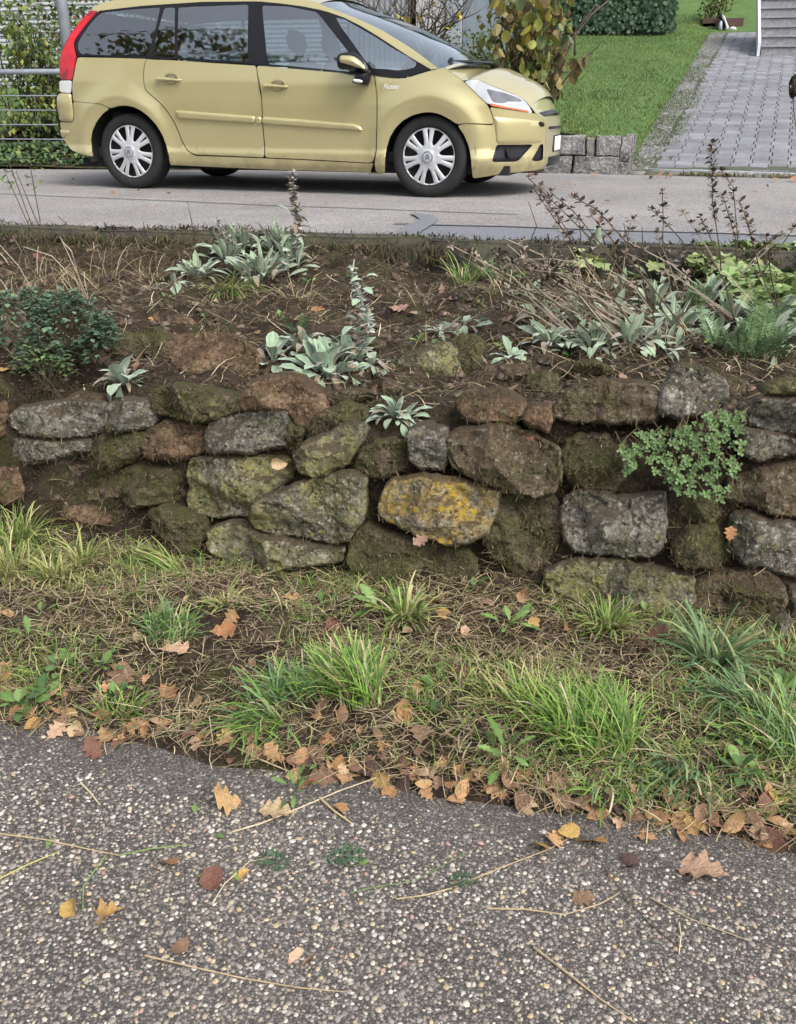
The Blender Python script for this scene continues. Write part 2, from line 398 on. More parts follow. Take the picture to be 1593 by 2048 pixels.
def mat_paver():
    m, t, b = nodes_of('paver'); v = pos(t)
    oi = t.nodes.new('ShaderNodeObjectInfo'); a = N(t, 'Attribute'); a.attribute_name = 'tint'
    r = ramp(t, oi.outputs['Random'], [(0, (.8, .8, .81)), (.5, (1, 1, 1)), (1, (1.2, 1.2, 1.24))])
    c = ramp(t, noise(t, 3.2, 6, .7, v), [(.3, (.115, .116, .126)), (.7, (.21, .212, .228))]); c = mixc(t, 1., c, r, 'MULTIPLY'); c = mixc(t, 1., c, a.outputs['Color'], 'MULTIPLY')
    w = ramp(t, noise(t, 30, 5, .75, v), [(.55, (0, 0, 0)), (.75, (1, 1, 1))]); c = mixc(t, mathn(t, 'MULTIPLY', w, .3), c, (.34, .34, .33))
    t.links.new(c, b.inputs['Base Color']); b.inputs['Roughness'].default_value = .8; bump(t, b, noise(t, 90, 4, .6, v), .5, .005); return m
PAVER = mat_paver()
JOINT = plain('joint_dirt', (.06, .068, .045), .95, var=.4, scale=20)
def driveway():
    root = props(bpy.data.objects.new('driveway', None), kind='structure'); COL.objects.link(root); root.location = tuple(EL0)
    L = 17.; W = 9.
    def pt(u, w, dz=0):
        p = EL0 + DAX * w + DRT * u; p = p.copy(); p[2] = float(drive_z(p[1])) + dz; return p
    ws = [-1.2, -.6, 0] + list(np.arange(.4, L, .5)); V = []; 
    for w in ws: V += [pt(-.1, w, -.012), pt(W, w, -.012)]
    build('joint_bed', V, [(2 * i, 2 * i + 1, 2 * i + 3, 2 * i + 2) for i in range(len(ws) - 1)], JOINT, root, False)
    # rough concrete margin along the lawn
    V = []; ws2 = np.arange(-.45, L, .25)
    for w in ws2: V += [pt(-.02, w, .004), pt(.24 + .008 * w + .03 * math.sin(w * 2), w, .004)]
    build('rough_margin', V, [(2 * i, 2 * i + 1, 2 * i + 3, 2 * i + 2) for i in range(len(ws2) - 1)], CONCM, root, False)
    pw = .20; pl = .20; g = .010; small = MB(); cnt = 0
    def block(c, ax, s, V0=None):
        pass
    # one shared block mesh, top bevelled
    bm = bmesh.new(); bmesh.ops.create_cube(bm, size=1)
    for v in bm.verts: v.co = Vector((v.co.x * (pw - g), v.co.y * (pl - g), v.co.z * .06 - .03))
    bmesh.ops.bevel(bm, geom=[e for e in bm.edges if all(v.co.z > -.01 for v in e.verts)], offset=.006, segments=1, affect='EDGES')
    me = bpy.data.meshes.new('paver'); bm.to_mesh(me); bm.free(); me.materials.append(PAVER)
    ca = me.color_attributes.new('tint', 'FLOAT_COLOR', 'POINT'); ca.data.foreach_set('color', [1.] * 4 * len(me.vertices))
    bv = np.array([v.co for v in me.vertices]); bf = [list(p.vertices) for p in me.polygons]
    cells = []
    for i in range(int(L / pl)):
        for j in range(int(W / pw)):
            u = .25 + .008 * i * pl + (j + .5) * pw + (.028 if i % 2 else 0); w = (i + .5) * pl - .5
            p = pt(u, w)
            if p[0] > 5.5 and p[1] > 12: continue
            d = p - _C; zc = d @ _FW
            if zc < 1: continue
            sx = CX + F * (d @ _R) / zc
            cells.append((p, sx < 1640, np.linalg.norm(d), u))
    cells.sort(key=lambda c: (not c[1], c[2]))
    up = Vector((0, -DS, 1)).normalized(); ya = Vector((*DAX[:2], DAX[1] * DS)).normalized(); xa = ya.cross(up).normalized(); up = xa.cross(ya)
    R3 = Matrix((xa, ya, up)).transposed()
    for k, (p, vis, d, u) in enumerate(cells):
        flat = p[1] < DY0 + .1
        loc = Vector(p) + Vector((0, 0, .004 + random.uniform(-.003, .003)))
        R = (Matrix.Rotation(-math.atan2(DAX[0], DAX[1]), 3, 'Z') if flat else R3) @ Euler((random.uniform(-.012, .012), random.uniform(-.012, .012), random.uniform(-.01, .01))).to_matrix()
        if k < 300 and vis:
            link('paver', me, root, Matrix.Translation(loc - Vector(EL0)) @ R.to_4x4())
        else:
            tn = random.uniform(.82, 1.18); small.add([R @ Vector(q) + loc for q in bv], bf, (tn, tn, tn * 1.01))
    small.build('paving_blocks', PAVER, root, kind='stuff')
def mat_margin():
    m, t, b = nodes_of('rough_concrete'); v = pos(t)
    vo = N(t, 'TexVoronoi', Scale=38.); t.links.new(v, vo.inputs['Vector']); sx = t.nodes.new('ShaderNodeSeparateColor'); t.links.new(vo.outputs['Color'], sx.inputs[0])
    c = ramp(t, sx.outputs[0], [(0, (.07, .07, .068)), (.6, (.12, .12, .115)), (.88, (.2, .2, .19)), (.98, (.38, .38, .36))])
    g = ramp(t, noise(t, 5, 5, .75, v), [(.56, (0, 0, 0)), (.63, (1, 1, 1))]); c = mixc(t, mathn(t, 'MULTIPLY', g, .7), c, (.06, .09, .022))
    t.links.new(c, b.inputs['Base Color']); b.inputs['Roughness'].default_value = .9; bump(t, b, noise(t, 50, 5, .7, v), .8, .015); return m
CONCM = mat_margin()
driveway()
# gutter stones between road and driveway, lying in front of the drain
def gutter():
    root = props(bpy.data.objects.new('gutter', None), kind='structure'); COL.objects.link(root); root.location = (0, 11, ROADZ)
    V = []; xs = np.linspace(-14, 8, 60)
    for x in xs: V += [(x, float(far_edge(x)) - .03, ROADZ - .01), (x, 12.2, ROADZ - .012)]
    build('gutter_bed', V, [(2 * i, 2 * i + 1, 2 * i + 3, 2 * i + 2) for i in range(len(xs) - 1)], SOIL, root, False)
    for x0, x1 in [(1258, 1298), (1335, 1405), (1410, 1500), (1505, 1590), (1595, 1690)]:
        a = at_z(x0, 343 + (x0 - 1258) * .025, ROADZ); b = at_z(x1, 343 + (x1 - 1258) * .025, ROADZ); mbx = MB()
        yc = (a[1] + b[1]) / 2 - .1
        mbx.box((a[0], yc - .2, ROADZ - .05), (b[0] - .02, yc + .14, ROADZ + .012), .015)
        build('gutter_stone', np.array(mbx.v) + fbm(np.array(mbx.v) * 4, 2)[:, None] * [.02, .05, .004], mbx.f, CONC, root)
gutter()
# ================================================================== DRY-STONE WALL
def stone_mat(name, cols, lichen=None, lam=.5, moss=.4, white=.3, dark=.5, mosscol=(.062, .078, .018)):
    m, t, b = nodes_of(name); v = pos(t)
    cols = [tuple(1.5 * q for q in c_) for c_ in cols]
    c = ramp(t, noise(t, 8, 8, .75, v), [(.3, cols[0]), (.5, cols[1]), (.68, cols[2])])
    fine = ramp(t, noise(t, 75, 6, .8, v), [(.32, (.35,) * 3), (.5, (1.,) * 3), (.66, (1.7,) * 3)]); c = mixc(t, 1., c, fine, 'MULTIPLY')
    def off(k):
        mp = t.nodes.new('ShaderNodeVectorMath'); mp.operation = 'ADD'; mp.inputs[1].default_value = (k * 3.1, k * 1.7, k * 2.3); t.links.new(v, mp.inputs[0]); return mp.outputs[0]
    if dark:
        d = ramp(t, noise(t, 14, 6, .75, off(1)), [(.56, (0, 0, 0)), (.66, (1, 1, 1))]); c = mixc(t, mathn(t, 'MULTIPLY', d, dark), c, (.025, .021, .017))
    if white:
        d = ramp(t, noise(t, 17, 6, .8, off(2)), [(.60, (0, 0, 0)), (.66, (1, 1, 1))]); c = mixc(t, mathn(t, 'MULTIPLY', d, white), c, (.36, .35, .31))
        d = ramp(t, noise(t, 70, 3, .7, off(7)), [(.68, (0, 0, 0)), (.72, (1, 1, 1))]); c = mixc(t, mathn(t, 'MULTIPLY', d, white * .8), c, (.42, .41, .38))
    if lichen:
        d = ramp(t, noise(t, 6.5, 7, .72, off(3)), [(.5 - .16 * lam, (0, 0, 0)), (.62 - .1 * lam, (1, 1, 1))])
        f2 = ramp(t, noise(t, 45, 5, .7, off(4)), [(.32, (.2,) * 3), (.55, (1,) * 3)])
        c = mixc(t, mathn(t, 'MULTIPLY', mathn(t, 'MULTIPLY', d, f2), min(1, .6 + lam * .3)), c, lichen)
    sp = ramp(t, noise(t, 38, 3, .6, off(5)), [(.66, (0, 0, 0)), (.71, (1, 1, 1))]); c = mixc(t, mathn(t, 'MULTIPLY', sp, .7), c, (.022, .02, .017))
    wv = t.nodes.new('ShaderNodeVectorMath'); wv.operation = 'ADD'; t.links.new(v, wv.inputs[0]); nn_ = N(t, 'TexNoise', Scale=70., Detail=3.); t.links.new(v, nn_.inputs['Vector']); sc_ = t.nodes.new('ShaderNodeVectorMath'); sc_.operation = 'SCALE'; sc_.inputs['Scale'].default_value = .014; t.links.new(nn_.outputs['Color'], sc_.inputs[0]); t.links.new(sc_.outputs[0], wv.inputs[1])
    for sc2, thr, colr, am in ((42., .74, (.44, .43, .37), white), (85., .66, (.50, .49, .44), white * .9), (55., .80, (.03, .028, .022), .8), (30., .86, lichen or (.24, .22, .10), .75)):
        vo = N(t, 'TexVoronoi', Scale=sc2); t.links.new(wv.outputs[0], vo.inputs['Vector']); sp2 = t.nodes.new('ShaderNodeSeparateColor'); t.links.new(vo.outputs['Color'], sp2.inputs[0])
        k1 = mathn(t, 'GREATER_THAN', sp2.outputs[0], thr); k2 = ramp(t, vo.outputs['Distance'], [(.26, (1, 1, 1)), (.36, (0, 0, 0))])
        c = mixc(t, mathn(t, 'MULTIPLY', mathn(t, 'MULTIPLY', k1, k2), am), c, colr)
    # soil and moss lodge on ledges that face up
    g = t.nodes.new('ShaderNodeNewGeometry'); sx = t.nodes.new('ShaderNodeSeparateXYZ'); t.links.new(g.outputs['True Normal'], sx.inputs[0])
    nz = mathn(t, 'ADD', sx.outputs['Z'], mathn(t, 'MULTIPLY', mathn(t, 'SUBTRACT', noise(t, 20, 5, .7, v), .5), 1.1))
    up = ramp(t, nz, [(.5, (0, 0, 0)), (.78, (1, 1, 1))])
    c = mixc(t, mathn(t, 'MULTIPLY', up, .85), c, (.075, .053, .035))
    mo = ramp(t, noise(t, 7, 6, .75, off(6)), [(.62 - .22 * moss, (0, 0, 0)), (.72 - .2 * moss, (1, 1, 1))])
    mf = ramp(t, noise(t, 120, 4, .7, v), [(.35, (.35,) * 3), (.65, (1,) * 3)])
    c = mixc(t, mathn(t, 'MULTIPLY', mathn(t, 'MULTIPLY', mo, mf), .8), c, mosscol)
    t.links.new(c, b.inputs['Base Color']); b.inputs['Roughness'].default_value = .92; b.inputs['Specular IOR Level'].default_value = .2
    h = mathn(t, 'ADD', noise(t, 30, 8, .72, v), mathn(t, 'MULTIPLY', mo, .35)); bump(t, b, h, 1., .03); return m
GR = [(.055, .05, .042), (.12, .112, .092), (.21, .195, .16)]
BR = [(.04, .03, .021), (.09, .068, .047), (.16, .125, .09)]
RU = [(.06, .036, .022), (.125, .08, .05), (.19, .13, .085)]
SM = {'g': stone_mat('grey_stone', GR, None, 0, .35, .6, .6), 'm': stone_mat('mossy_stone', BR, None, 0, 1.0, .15, .6),
      'b': stone_mat('brown_stone', BR, (.15, .115, .06), .4, .45, .35, .6), 'r': stone_mat('rusty_stone', RU, None, 0, .3, .15, .6),
      'l': stone_mat('lichen_stone', [(.06, .055, .042), (.13, .12, .09), (.21, .195, .15)], (.27, .255, .075), .5, .4, .5, .5),
      'y': stone_mat('yellow_lichen_stone', [(.07, .06, .045), (.145, .125, .09), (.21, .19, .14)], (.52, .34, .02), .4, .15, .45, .4),
      'w': stone_mat('pale_chipped_stone', GR, None, 0, .5, .95, .5)}
Z1 = lambda p: [(x / 2.845, 750 + y / 2.845) for x, y in p]
Z2 = lambda p: [(360 + x / 2.655, 750 + y / 2.655) for x, y in p]
Z3 = lambda p: [(860 + x / 2.173, 730 + y / 2.173) for x, y in p]
U1 = lambda p: [(x / 2.845, 400 + y / 2.845) for x, y in p]
U2 = lambda p: [(500 + x / 2.845, 400 + y / 2.845) for x, y in p]
STONES = [
 ('g', .03, Z1([(10, 240), (80, 190), (180, 165), (350, 155), (540, 160), (565, 230), (560, 290), (500, 330), (420, 355), (250, 355), (110, 345), (30, 300)])),
 ('g', .03, Z1([(575, 175), (700, 150), (815, 155), (828, 240), (808, 295), (700, 310), (615, 325), (585, 280), (565, 220)])),
 ('m', .03, Z1([(835, 110), (900, 75), (1000, 62), (1150, 85), (1330, 120), (1340, 200), (1200, 260), (1080, 250), (900, 230), (840, 200)])),
 ('g', .0, Z1([(-20, 385), (60, 350), (130, 362), (300, 368), (470, 355), (475, 440), (380, 460), (200, 490), (80, 470), (-20, 450)])),
 ('m', .0, Z1([(490, 390), (560, 340), (700, 325), (800, 330), (820, 380), (760, 470), (650, 520), (540, 500), (495, 450)])),
 ('r', -.01, Z1([(840, 300), (950, 270), (1150, 280), (1180, 330), (1160, 430), (1050, 470), (900, 480), (820, 490), (810, 400)])),
 ('r', .0, Z1([(-30, 540), (100, 520), (120, 600), (110, 700), (60, 720), (-30, 710)])),
 ('b', .0, Z1([(135, 560), (300, 520), (500, 520), (640, 550), (655, 640), (645, 705), (500, 720), (300, 720), (150, 700)])),
 ('m', -.01, Z1([(670, 540), (760, 520), (900, 540), (990, 560), (1000, 700), (900, 740), (750, 740), (690, 720), (665, 620)])),
 ('r', -.02, Z1([(180, 760), (330, 735), (500, 745), (640, 760), (700, 800), (600, 850), (400, 860), (230, 840)])),
 ('m', .01, Z1([(860, 780), (960, 755), (1080, 800), (1145, 830), (1135, 930), (1110, 1000), (1020, 1010), (960, 960), (880, 880)])),
 ('l', .01, Z2([(55, 450), (200, 440), (400, 440), (520, 445), (575, 500), (560, 560), (440, 640), (380, 690), (360, 750), (200, 760), (60, 740), (30, 680), (35, 560)])),
 ('g', .03, Z2([(140, 240), (300, 215), (430, 190), (530, 190), (540, 330), (530, 385), (380, 400), (240, 410), (150, 415), (130, 380)])),
 ('r', .02, Z2([(300, 135), (400, 20), (540, 0), (620, 30), (690, 90), (730, 150), (740, 250), (660, 290), (575, 245), (540, 180), (430, 182), (310, 205)])),
 ('l', .05, Z2([(590, 420), (650, 380), (760, 320), (870, 265), (940, 260), (960, 300), (900, 400), (840, 480), (720, 535), (640, 520), (600, 470)])),
 ('l', .07, Z2([(370, 760), (420, 660), (520, 620), (650, 585), (760, 545), (900, 520), (950, 560), (945, 720), (900, 830), (850, 890), (760, 890), (640, 850), (520, 860), (400, 820)])),
 ('l', .06, Z2([(130, 840), (250, 785), (330, 805), (430, 875), (540, 868), (680, 900), (830, 925), (825, 1000), (700, 1015), (560, 1020), (430, 1040), (300, 1010), (160, 970), (125, 920)])),
 ('y', .06, [(762, 998), (775, 965), (850, 955), (930, 968), (990, 985), (988, 1020), (960, 1075), (905, 1093), (850, 1070), (800, 1060), (757, 1035)]),
 ('m', .02, Z2([(890, 940), (940, 830), (1000, 790), (1100, 850), (1250, 880), (1380, 915), (1500, 935), (1560, 1000), (1540, 1090), (1300, 1110), (1050, 1110), (930, 1080), (900, 1010)])),
 ('g', .04, Z2([(1220, 290), (1300, 270), (1380, 300), (1408, 330), (1405, 450), (1370, 495), (1280, 490), (1225, 460)])),
 ('m', .01, Z2([(960, 420), (1050, 360), (1180, 340), (1205, 400), (1215, 490), (1100, 530), (980, 540), (935, 480)])),
 ('b', .05, Z3([(72, 320), (150, 280), (300, 268), (420, 305), (540, 365), (560, 480), (520, 550), (450, 575), (350, 550), (200, 500), (100, 450), (75, 400)])),
 ('m', .01, Z3([(590, 335), (680, 310), (760, 320), (830, 400), (845, 500), (800, 545), (700, 530), (620, 525), (580, 440)])),
 ('g', .05, Z3([(600, 605), (640, 562), (760, 575), (850, 590), (940, 572), (1010, 570), (1015, 680), (995, 800), (960, 830), (800, 830), (640, 812), (595, 760), (580, 680)])),
 ('m', -.01, Z3([(1040, 600), (1150, 570), (1250, 570), (1260, 640), (1220, 690), (1100, 690), (1040, 660)])),
 ('m', .02, Z3([(1070, 790), (1130, 710), (1240, 710), (1300, 800), (1312, 845), (1250, 880), (1120, 870), (1070, 850)])),
 ('w', .05, Z3([(1325, 680), (1400, 650), (1480, 690), (1640, 705), (1640, 940), (1500, 900), (1380, 862), (1330, 820)])),
 ('b', .03, Z3([(1330, 500), (1450, 470), (1640, 425), (1640, 680), (1500, 645), (1380, 605), (1290, 592)])),
 ('g', .04, Z3([(1370, 275), (1450, 300), (1640, 330), (1640, 395), (1450, 402), (1380, 390), (1370, 330)])),
 ('g', .02, Z3([(1370, 190), (1450, 150), (1640, 140), (1640, 310), (1500, 285), (1400, 255)])),
 ('l', .02, Z3([(1470, 90), (1530, 70), (1640, 70), (1640, 122), (1480, 125)])),
 ('w', .03, Z3([(998, 205), (1010, 120), (1080, 5), (1200, 20), (1270, 60), (1290, 140), (1240, 200), (1100, 220)])),
 ('b', .03, Z3([(520, 220), (560, 160), (640, 90), (760, 70), (900, 70), (980, 110), (988, 200), (960, 250), (800, 245), (620, 245)])),
 ('r', .0, Z3([(410, 220), (450, 180), (515, 180), (515, 240), (505, 280), (440, 262)])),
 ('m', .0, Z3([(250, 650), (290, 560), (400, 565), (520, 580), (565, 650), (560, 760), (500, 845), (460, 900), (370, 900), (280, 850), (235, 770)])),
 ('l', .06, Z3([(500, 905), (640, 860), (850, 880), (1000, 900), (1140, 930), (1150, 1040), (1110, 1090), (950, 1090), (780, 1080), (640, 1040), (520, 980)])),
 ('b', .05, Z3([(1160, 965), (1250, 915), (1450, 900), (1530, 960), (1550, 1035), (1540, 1080), (1400, 1100), (1200, 1090), (1155, 1070)])),
 ('g', .05, Z3([(1380, 1120), (1450, 1100), (1550, 1095), (1570, 1140), (1520, 1190), (1400, 1175)])),
 ('g', -.01, Z3([(1560, 960), (1660, 970), (1660, 1120), (1570, 1080)])),
 ('r', 9, U1([(930, 800), (1050, 735), (1250, 735), (1390, 790), (1440, 860), (1420, 950), (1300, 980), (1150, 990), (1000, 950), (940, 870)])),
 ('m', 9, U1([(750, 750), (860, 720), (920, 780), (920, 870), (860, 890), (760, 850)])),
 ('l', 9, U2([(840, 920), (900, 860), (1000, 830), (1110, 810), (1150, 850), (1175, 950), (1150, 1000), (1050, 1010), (950, 1010), (850, 970)])),
 ('m', 9, U2([(1135, 800), (1200, 770), (1290, 780), (1300, 850), (1280, 960), (1200, 1000), (1185, 940), (1155, 850)])),
 ('r', .0, Z3([(120, 190), (150, 130), (300, 105), (400, 150), (395, 215), (330, 255), (200, 250)])),
 ('r', .0, Z1([(0, 160), (-60, 180), (-70, 340), (0, 330), (5, 250)])),
 ('m', .0, Z2([(640, 300), (750, 200), (860, 150), (950, 190), (950, 255), (860, 260), (760, 310), (680, 350)])),
 ('m', .0, Z2([(575, 260), (640, 300), (620, 400), (580, 400), (548, 330)])),
]
WP0 = np.array([0, 2.72, .05]); WN = np.array([0, -1., .2545]); WN /= np.linalg.norm(WN)
def chaikin(P, it=1, k=.78):
    P = np.asarray(P, float)
    for _ in range(it):
        Q = np.roll(P, -1, 0); P = np.stack([k * P + (1 - k) * Q, (1 - k) * P + k * Q], 1).reshape(-1, 2)
    return P
def resample(P, step):
    P = np.asarray(P, float); Q = np.vstack([P, P[:1]]); d = np.r_[0, np.cumsum(np.linalg.norm(np.diff(Q, axis=0), axis=1))]
    n = max(8, int(d[-1] / step)); s = np.linspace(0, d[-1], n, endpoint=False)
    return np.stack([np.interp(s, d, Q[:, 0]), np.interp(s, d, Q[:, 1])], 1)
def inside(P, x, y):
    c = np.zeros(len(x), bool); n = len(P); j = n - 1
    for i in range(n):
        a = (P[i, 1] > y) != (P[j, 1] > y)
        with np.errstate(divide='ignore', invalid='ignore'): c ^= a & (x < (P[j, 0] - P[i, 0]) * (y - P[i, 1]) / (P[j, 1] - P[i, 1] + 1e-30) + P[i, 0])
        j = i
    return c
def bdist(P, Q):
    A = P; B = np.roll(P, -1, 0); d = np.full(len(Q), 1e9); AB = B - A; l = (AB ** 2).sum(1) + 1e-18
    for i in range(len(A)):
        t = np.clip(((Q - A[i]) @ AB[i]) / l[i], 0, 1); d = np.minimum(d, np.linalg.norm(Q - A[i] - t[:, None] * AB[i], axis=1))
    return d
wall_pts = []      # points on the stones, for moss and rootlets
def stone(kind, off, pix, root, seed):
    pix = np.array(pix, float); low = pix[np.argmax(pix[:, 1])]
    if off > 5:
        ground = on_bank(float(pix[:, 0].mean()), float(pix[:, 1].max()) - 3); n = np.array([0, -1., .75 if kind == 'r' else .4]); n /= np.linalg.norm(n); p0 = ground; off = .0
    else: p0 = WP0 + WN * off; n = WN
    W = np.array([at_plane(x, y, p0, n) for x, y in pix]); ex = np.array([1., 0, 0]); ey = np.cross(n, ex); ey *= np.sign(ey[2]); c = W.mean(0)
    P = np.stack([(W - c) @ ex, (W - c) @ ey], 1); P = P + P / (np.linalg.norm(P, axis=1)[:, None] + 1e-9) * .015; P = resample(chaikin(chaikin(P, 1, .9), 1, .82), .009)
    jit = fbm(np.c_[P * 35, np.full(len(P), seed)], 3); cen = P / (np.linalg.norm(P, axis=1)[:, None] + 1e-9); P = P + cen * (jit * .012)[:, None]
    st = .0085; gx, gy = np.meshgrid(np.arange(P[:, 0].min(), P[:, 0].max(), st), np.arange(P[:, 1].min(), P[:, 1].max(), st), indexing='ij')
    Q = np.stack([gx.ravel(), gy.ravel()], 1) + rng.uniform(-.002, .002, (gx.size, 2)); Q = Q[inside(P, Q[:, 0], Q[:, 1])]
    d = bdist(P, Q); Q = Q[d > .005]
    nb = len(P); r = delaunay_2d_cdt([Vector(p) for p in P] + [Vector(q) for q in Q], [], [list(range(nb))], 1, 1e-6)
    V2 = np.array([[v.x, v.y] for v in r[0]]); tri = [list(f) for f in r[2]]; org = r[3]
    d = bdist(P, V2); d[:nb] = np.where(d[:nb] < 1e-5, 0, d[:nb])
    size = min(np.ptp(P[:, 0]), np.ptp(P[:, 1])); Rr = min(.018, size * .25)
    s = np.clip(d / Rr, 0, 1); prof = 1 - (1 - s) ** 2.6
    q3 = np.c_[V2, np.full(len(V2), seed * 1.37)]
    tilt = rng.uniform(-.10, .10, 2)
    cell = np.floor(fbm(q3 * 7, 2) * 5) / 5
    fac = np.full(len(V2), 9.)
    for _ in range(8):
        a_ = rng.choice([0, 1.57, 3.14, 4.71]) + rng.normal(0, .5); sl_ = rng.uniform(.08, 1.0); c_ = P[rng.integers(len(P))] * rng.uniform(0, .8); fac = np.minimum(fac, rng.uniform(.0, .02) - sl_ * ((V2 - c_) @ [math.cos(a_), math.sin(a_)]))
    fac = np.clip(fac + .012, -.05, .03)
    w = fac * (.8 + .2 * s) + prof * .036 + (fbm(q3 * 8, 4) * .026 + fbm(q3 * 45, 3) * .014 + cell * .014) * (.3 + .7 * s) + V2 @ tilt * s
    # bedding layers: shallow horizontal ledges
    lay = np.sin((V2[:, 1] + fbm(q3 * 6, 2) * .03) * 95 + seed); w += lay * .0025 * s
    cr = np.abs(fbm(q3 * 5.5 + 9, 4)); w -= .010 * np.exp(-(cr / .018) ** 2) * s
    w -= .012
    V3 = c + V2[:, :1] * ex + V2[:, 1:2] * ey + w[:, None] * n
    # skirt back into the wall
    loop = [i for i in range(len(V2)) if d[i] < 1e-6]; loop.sort(key=lambda i: org[i][0] if org[i] else 0)
    m = len(V3); back = V3[loop] - n * .13 - (V2[loop, :1] * ex + V2[loop, 1:2] * ey) * .1
    Fc = list(tri)
    for i in range(len(loop)):
        j = (i + 1) % len(loop); Fc.append([loop[i], m + i, m + j, loop[j]])
    V = np.vstack([V3, back])
    build('stone', V, Fc, SM[kind], root, False)
    sel = np.flatnonzero((d > .004)); wall_pts.append((kind, V3[sel], np.tile(n, (len(sel), 1)), d[sel], V2[sel, 1] / (np.ptp(P[:, 1]) + 1e-9)))
def blob(k, cx, cy, rx, ry):
    a = np.sort(rng.uniform(0, 6.283, 9)); return (k, 9, [(cx + rx * math.cos(t) * rng.uniform(.8, 1.1), cy + ry * math.sin(t) * rng.uniform(.8, 1.1)) for t in a])
STONES += [blob(*q) for q in [('m', 40, 775, 55, 26), ('b', 690, 795, 60, 24), ('m', 255, 690, 40, 22), ('b', 1010, 745, 55, 24), ('m', 1090, 765, 45, 22), ('r', 590, 770, 26, 18), ('b', 770, 775, 34, 18), ('m', 1180, 745, 50, 22), ('g', 920, 790, 30, 15), ('b', 160, 800, 50, 16), ('m', 520, 735, 36, 20), ('b', 1440, 775, 60, 26), ('m', 1560, 760, 50, 24), ('r', 360, 640, 22, 12), ('b', 745, 690, 24, 13), ('m', 640, 690, 22, 12)]]
def to_px(p):
    q = np.asarray(p, float) - _C; d = q @ _FW; return (CX + F * (q @ _R) / d, CY - F * (q @ _UP) / d)
def extra(xa, xb):                                              # the wall goes on beyond both edges of the view
    for z0, z1 in ((.02, .18), (.17, .33), (.32, .46), (.45, .58)):
        x = xa
        while x < xb:
            w = rng.uniform(.17, .36); P = []
            for u, v in ((0, .1), (.05, .8), (.3, 1), (.7, .96), (.96, .85), (1, .2), (.7, 0), (.3, .03)):
                z = z0 + (z1 - z0) * (v + rng.uniform(-.08, .08)); P.append(to_px((x + w * (u + rng.uniform(-.03, .03)), 2.72 + .2545 * (z - .05), z)))
            STONES.append((rng.choice(list('gmbrlw')), rng.uniform(0, .04), P)); x += w + .012
extra(.80, 2.7); extra(-4.0, -2.62)
wall = thing('stone_wall', 'low dry stone retaining wall of mossy and lichen-covered rocks holding the planted bank', 'wall', (-.6, 2.8, .05)); wall['kind'] = 'thing'
for i, (k, o, p) in enumerate(STONES): stone(k, o, p, wall, i + 1)

# ---- ribbons: blades, straws, rootlets
def ribbons(B, az, el, L, Wd, droop, seg=4, tint=None, tip=None, twist=None, taper=.15, curl=None):
    """B (n,3) bases; az azimuth, el elevation of the start, droop = how far it bends over (radians)"""
    n = len(B); s = np.linspace(0, 1, seg + 1); el_t = el[:, None] - droop[:, None] * s[None] ** 1.3
    az_t = az[:, None] + (curl[:, None] * s[None] if curl is not None else 0)
    st = L[:, None] / seg; dx = np.cos(el_t) * np.cos(az_t) * st; dy = np.cos(el_t) * np.sin(az_t) * st; dz = np.sin(el_t) * st
    C_ = np.zeros((n, seg + 1, 3)); C_[:, :, 0] = B[:, :1]; C_[:, :, 1] = B[:, 1:2]; C_[:, :, 2] = B[:, 2:3]
    C_[:, 1:, 0] += np.cumsum(dx[:, :-1], 1); C_[:, 1:, 1] += np.cumsum(dy[:, :-1], 1); C_[:, 1:, 2] += np.cumsum(dz[:, :-1], 1)
    tw = az + np.pi / 2 if twist is None else twist
    side = np.stack([np.cos(tw), np.sin(tw), np.zeros(n)], 1)
    w = Wd[:, None] * (np.minimum(1, taper + 3 * s) * (1 - s ** 2.5 * (1 - taper)))[None] * .5
    V = np.zeros((n, seg + 1, 2, 3)); V[:, :, 0] = C_ - side[:, None] * w[..., None]; V[:, :, 1] = C_ + side[:, None] * w[..., None]
    k = 2 * (seg + 1); f = np.array([(2 * i, 2 * i + 1, 2 * i + 3, 2 * i + 2) for i in range(seg)])
    Fc = (f[None] + (np.arange(n) * k)[:, None, None]).reshape(-1, 4)
    T = None
    if tint is not None:
        t1 = tint if tip is None else tip
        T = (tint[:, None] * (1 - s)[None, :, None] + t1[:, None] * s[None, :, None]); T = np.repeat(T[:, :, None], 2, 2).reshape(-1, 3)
    return V.reshape(-1, 3), Fc, T
BLADE = tinted('grass_blade', rough=.55, trans=.25, var=.12, scale=30)
STRAW = tinted('straw', rough=.75, trans=.1, var=.2, scale=60)
def pick(pal, n, p=None, j=.2):
    pal = np.array(pal); return pal[rng.choice(len(pal), n, p=p)] * rng.uniform(1 - j, 1 + j, (n, 1))
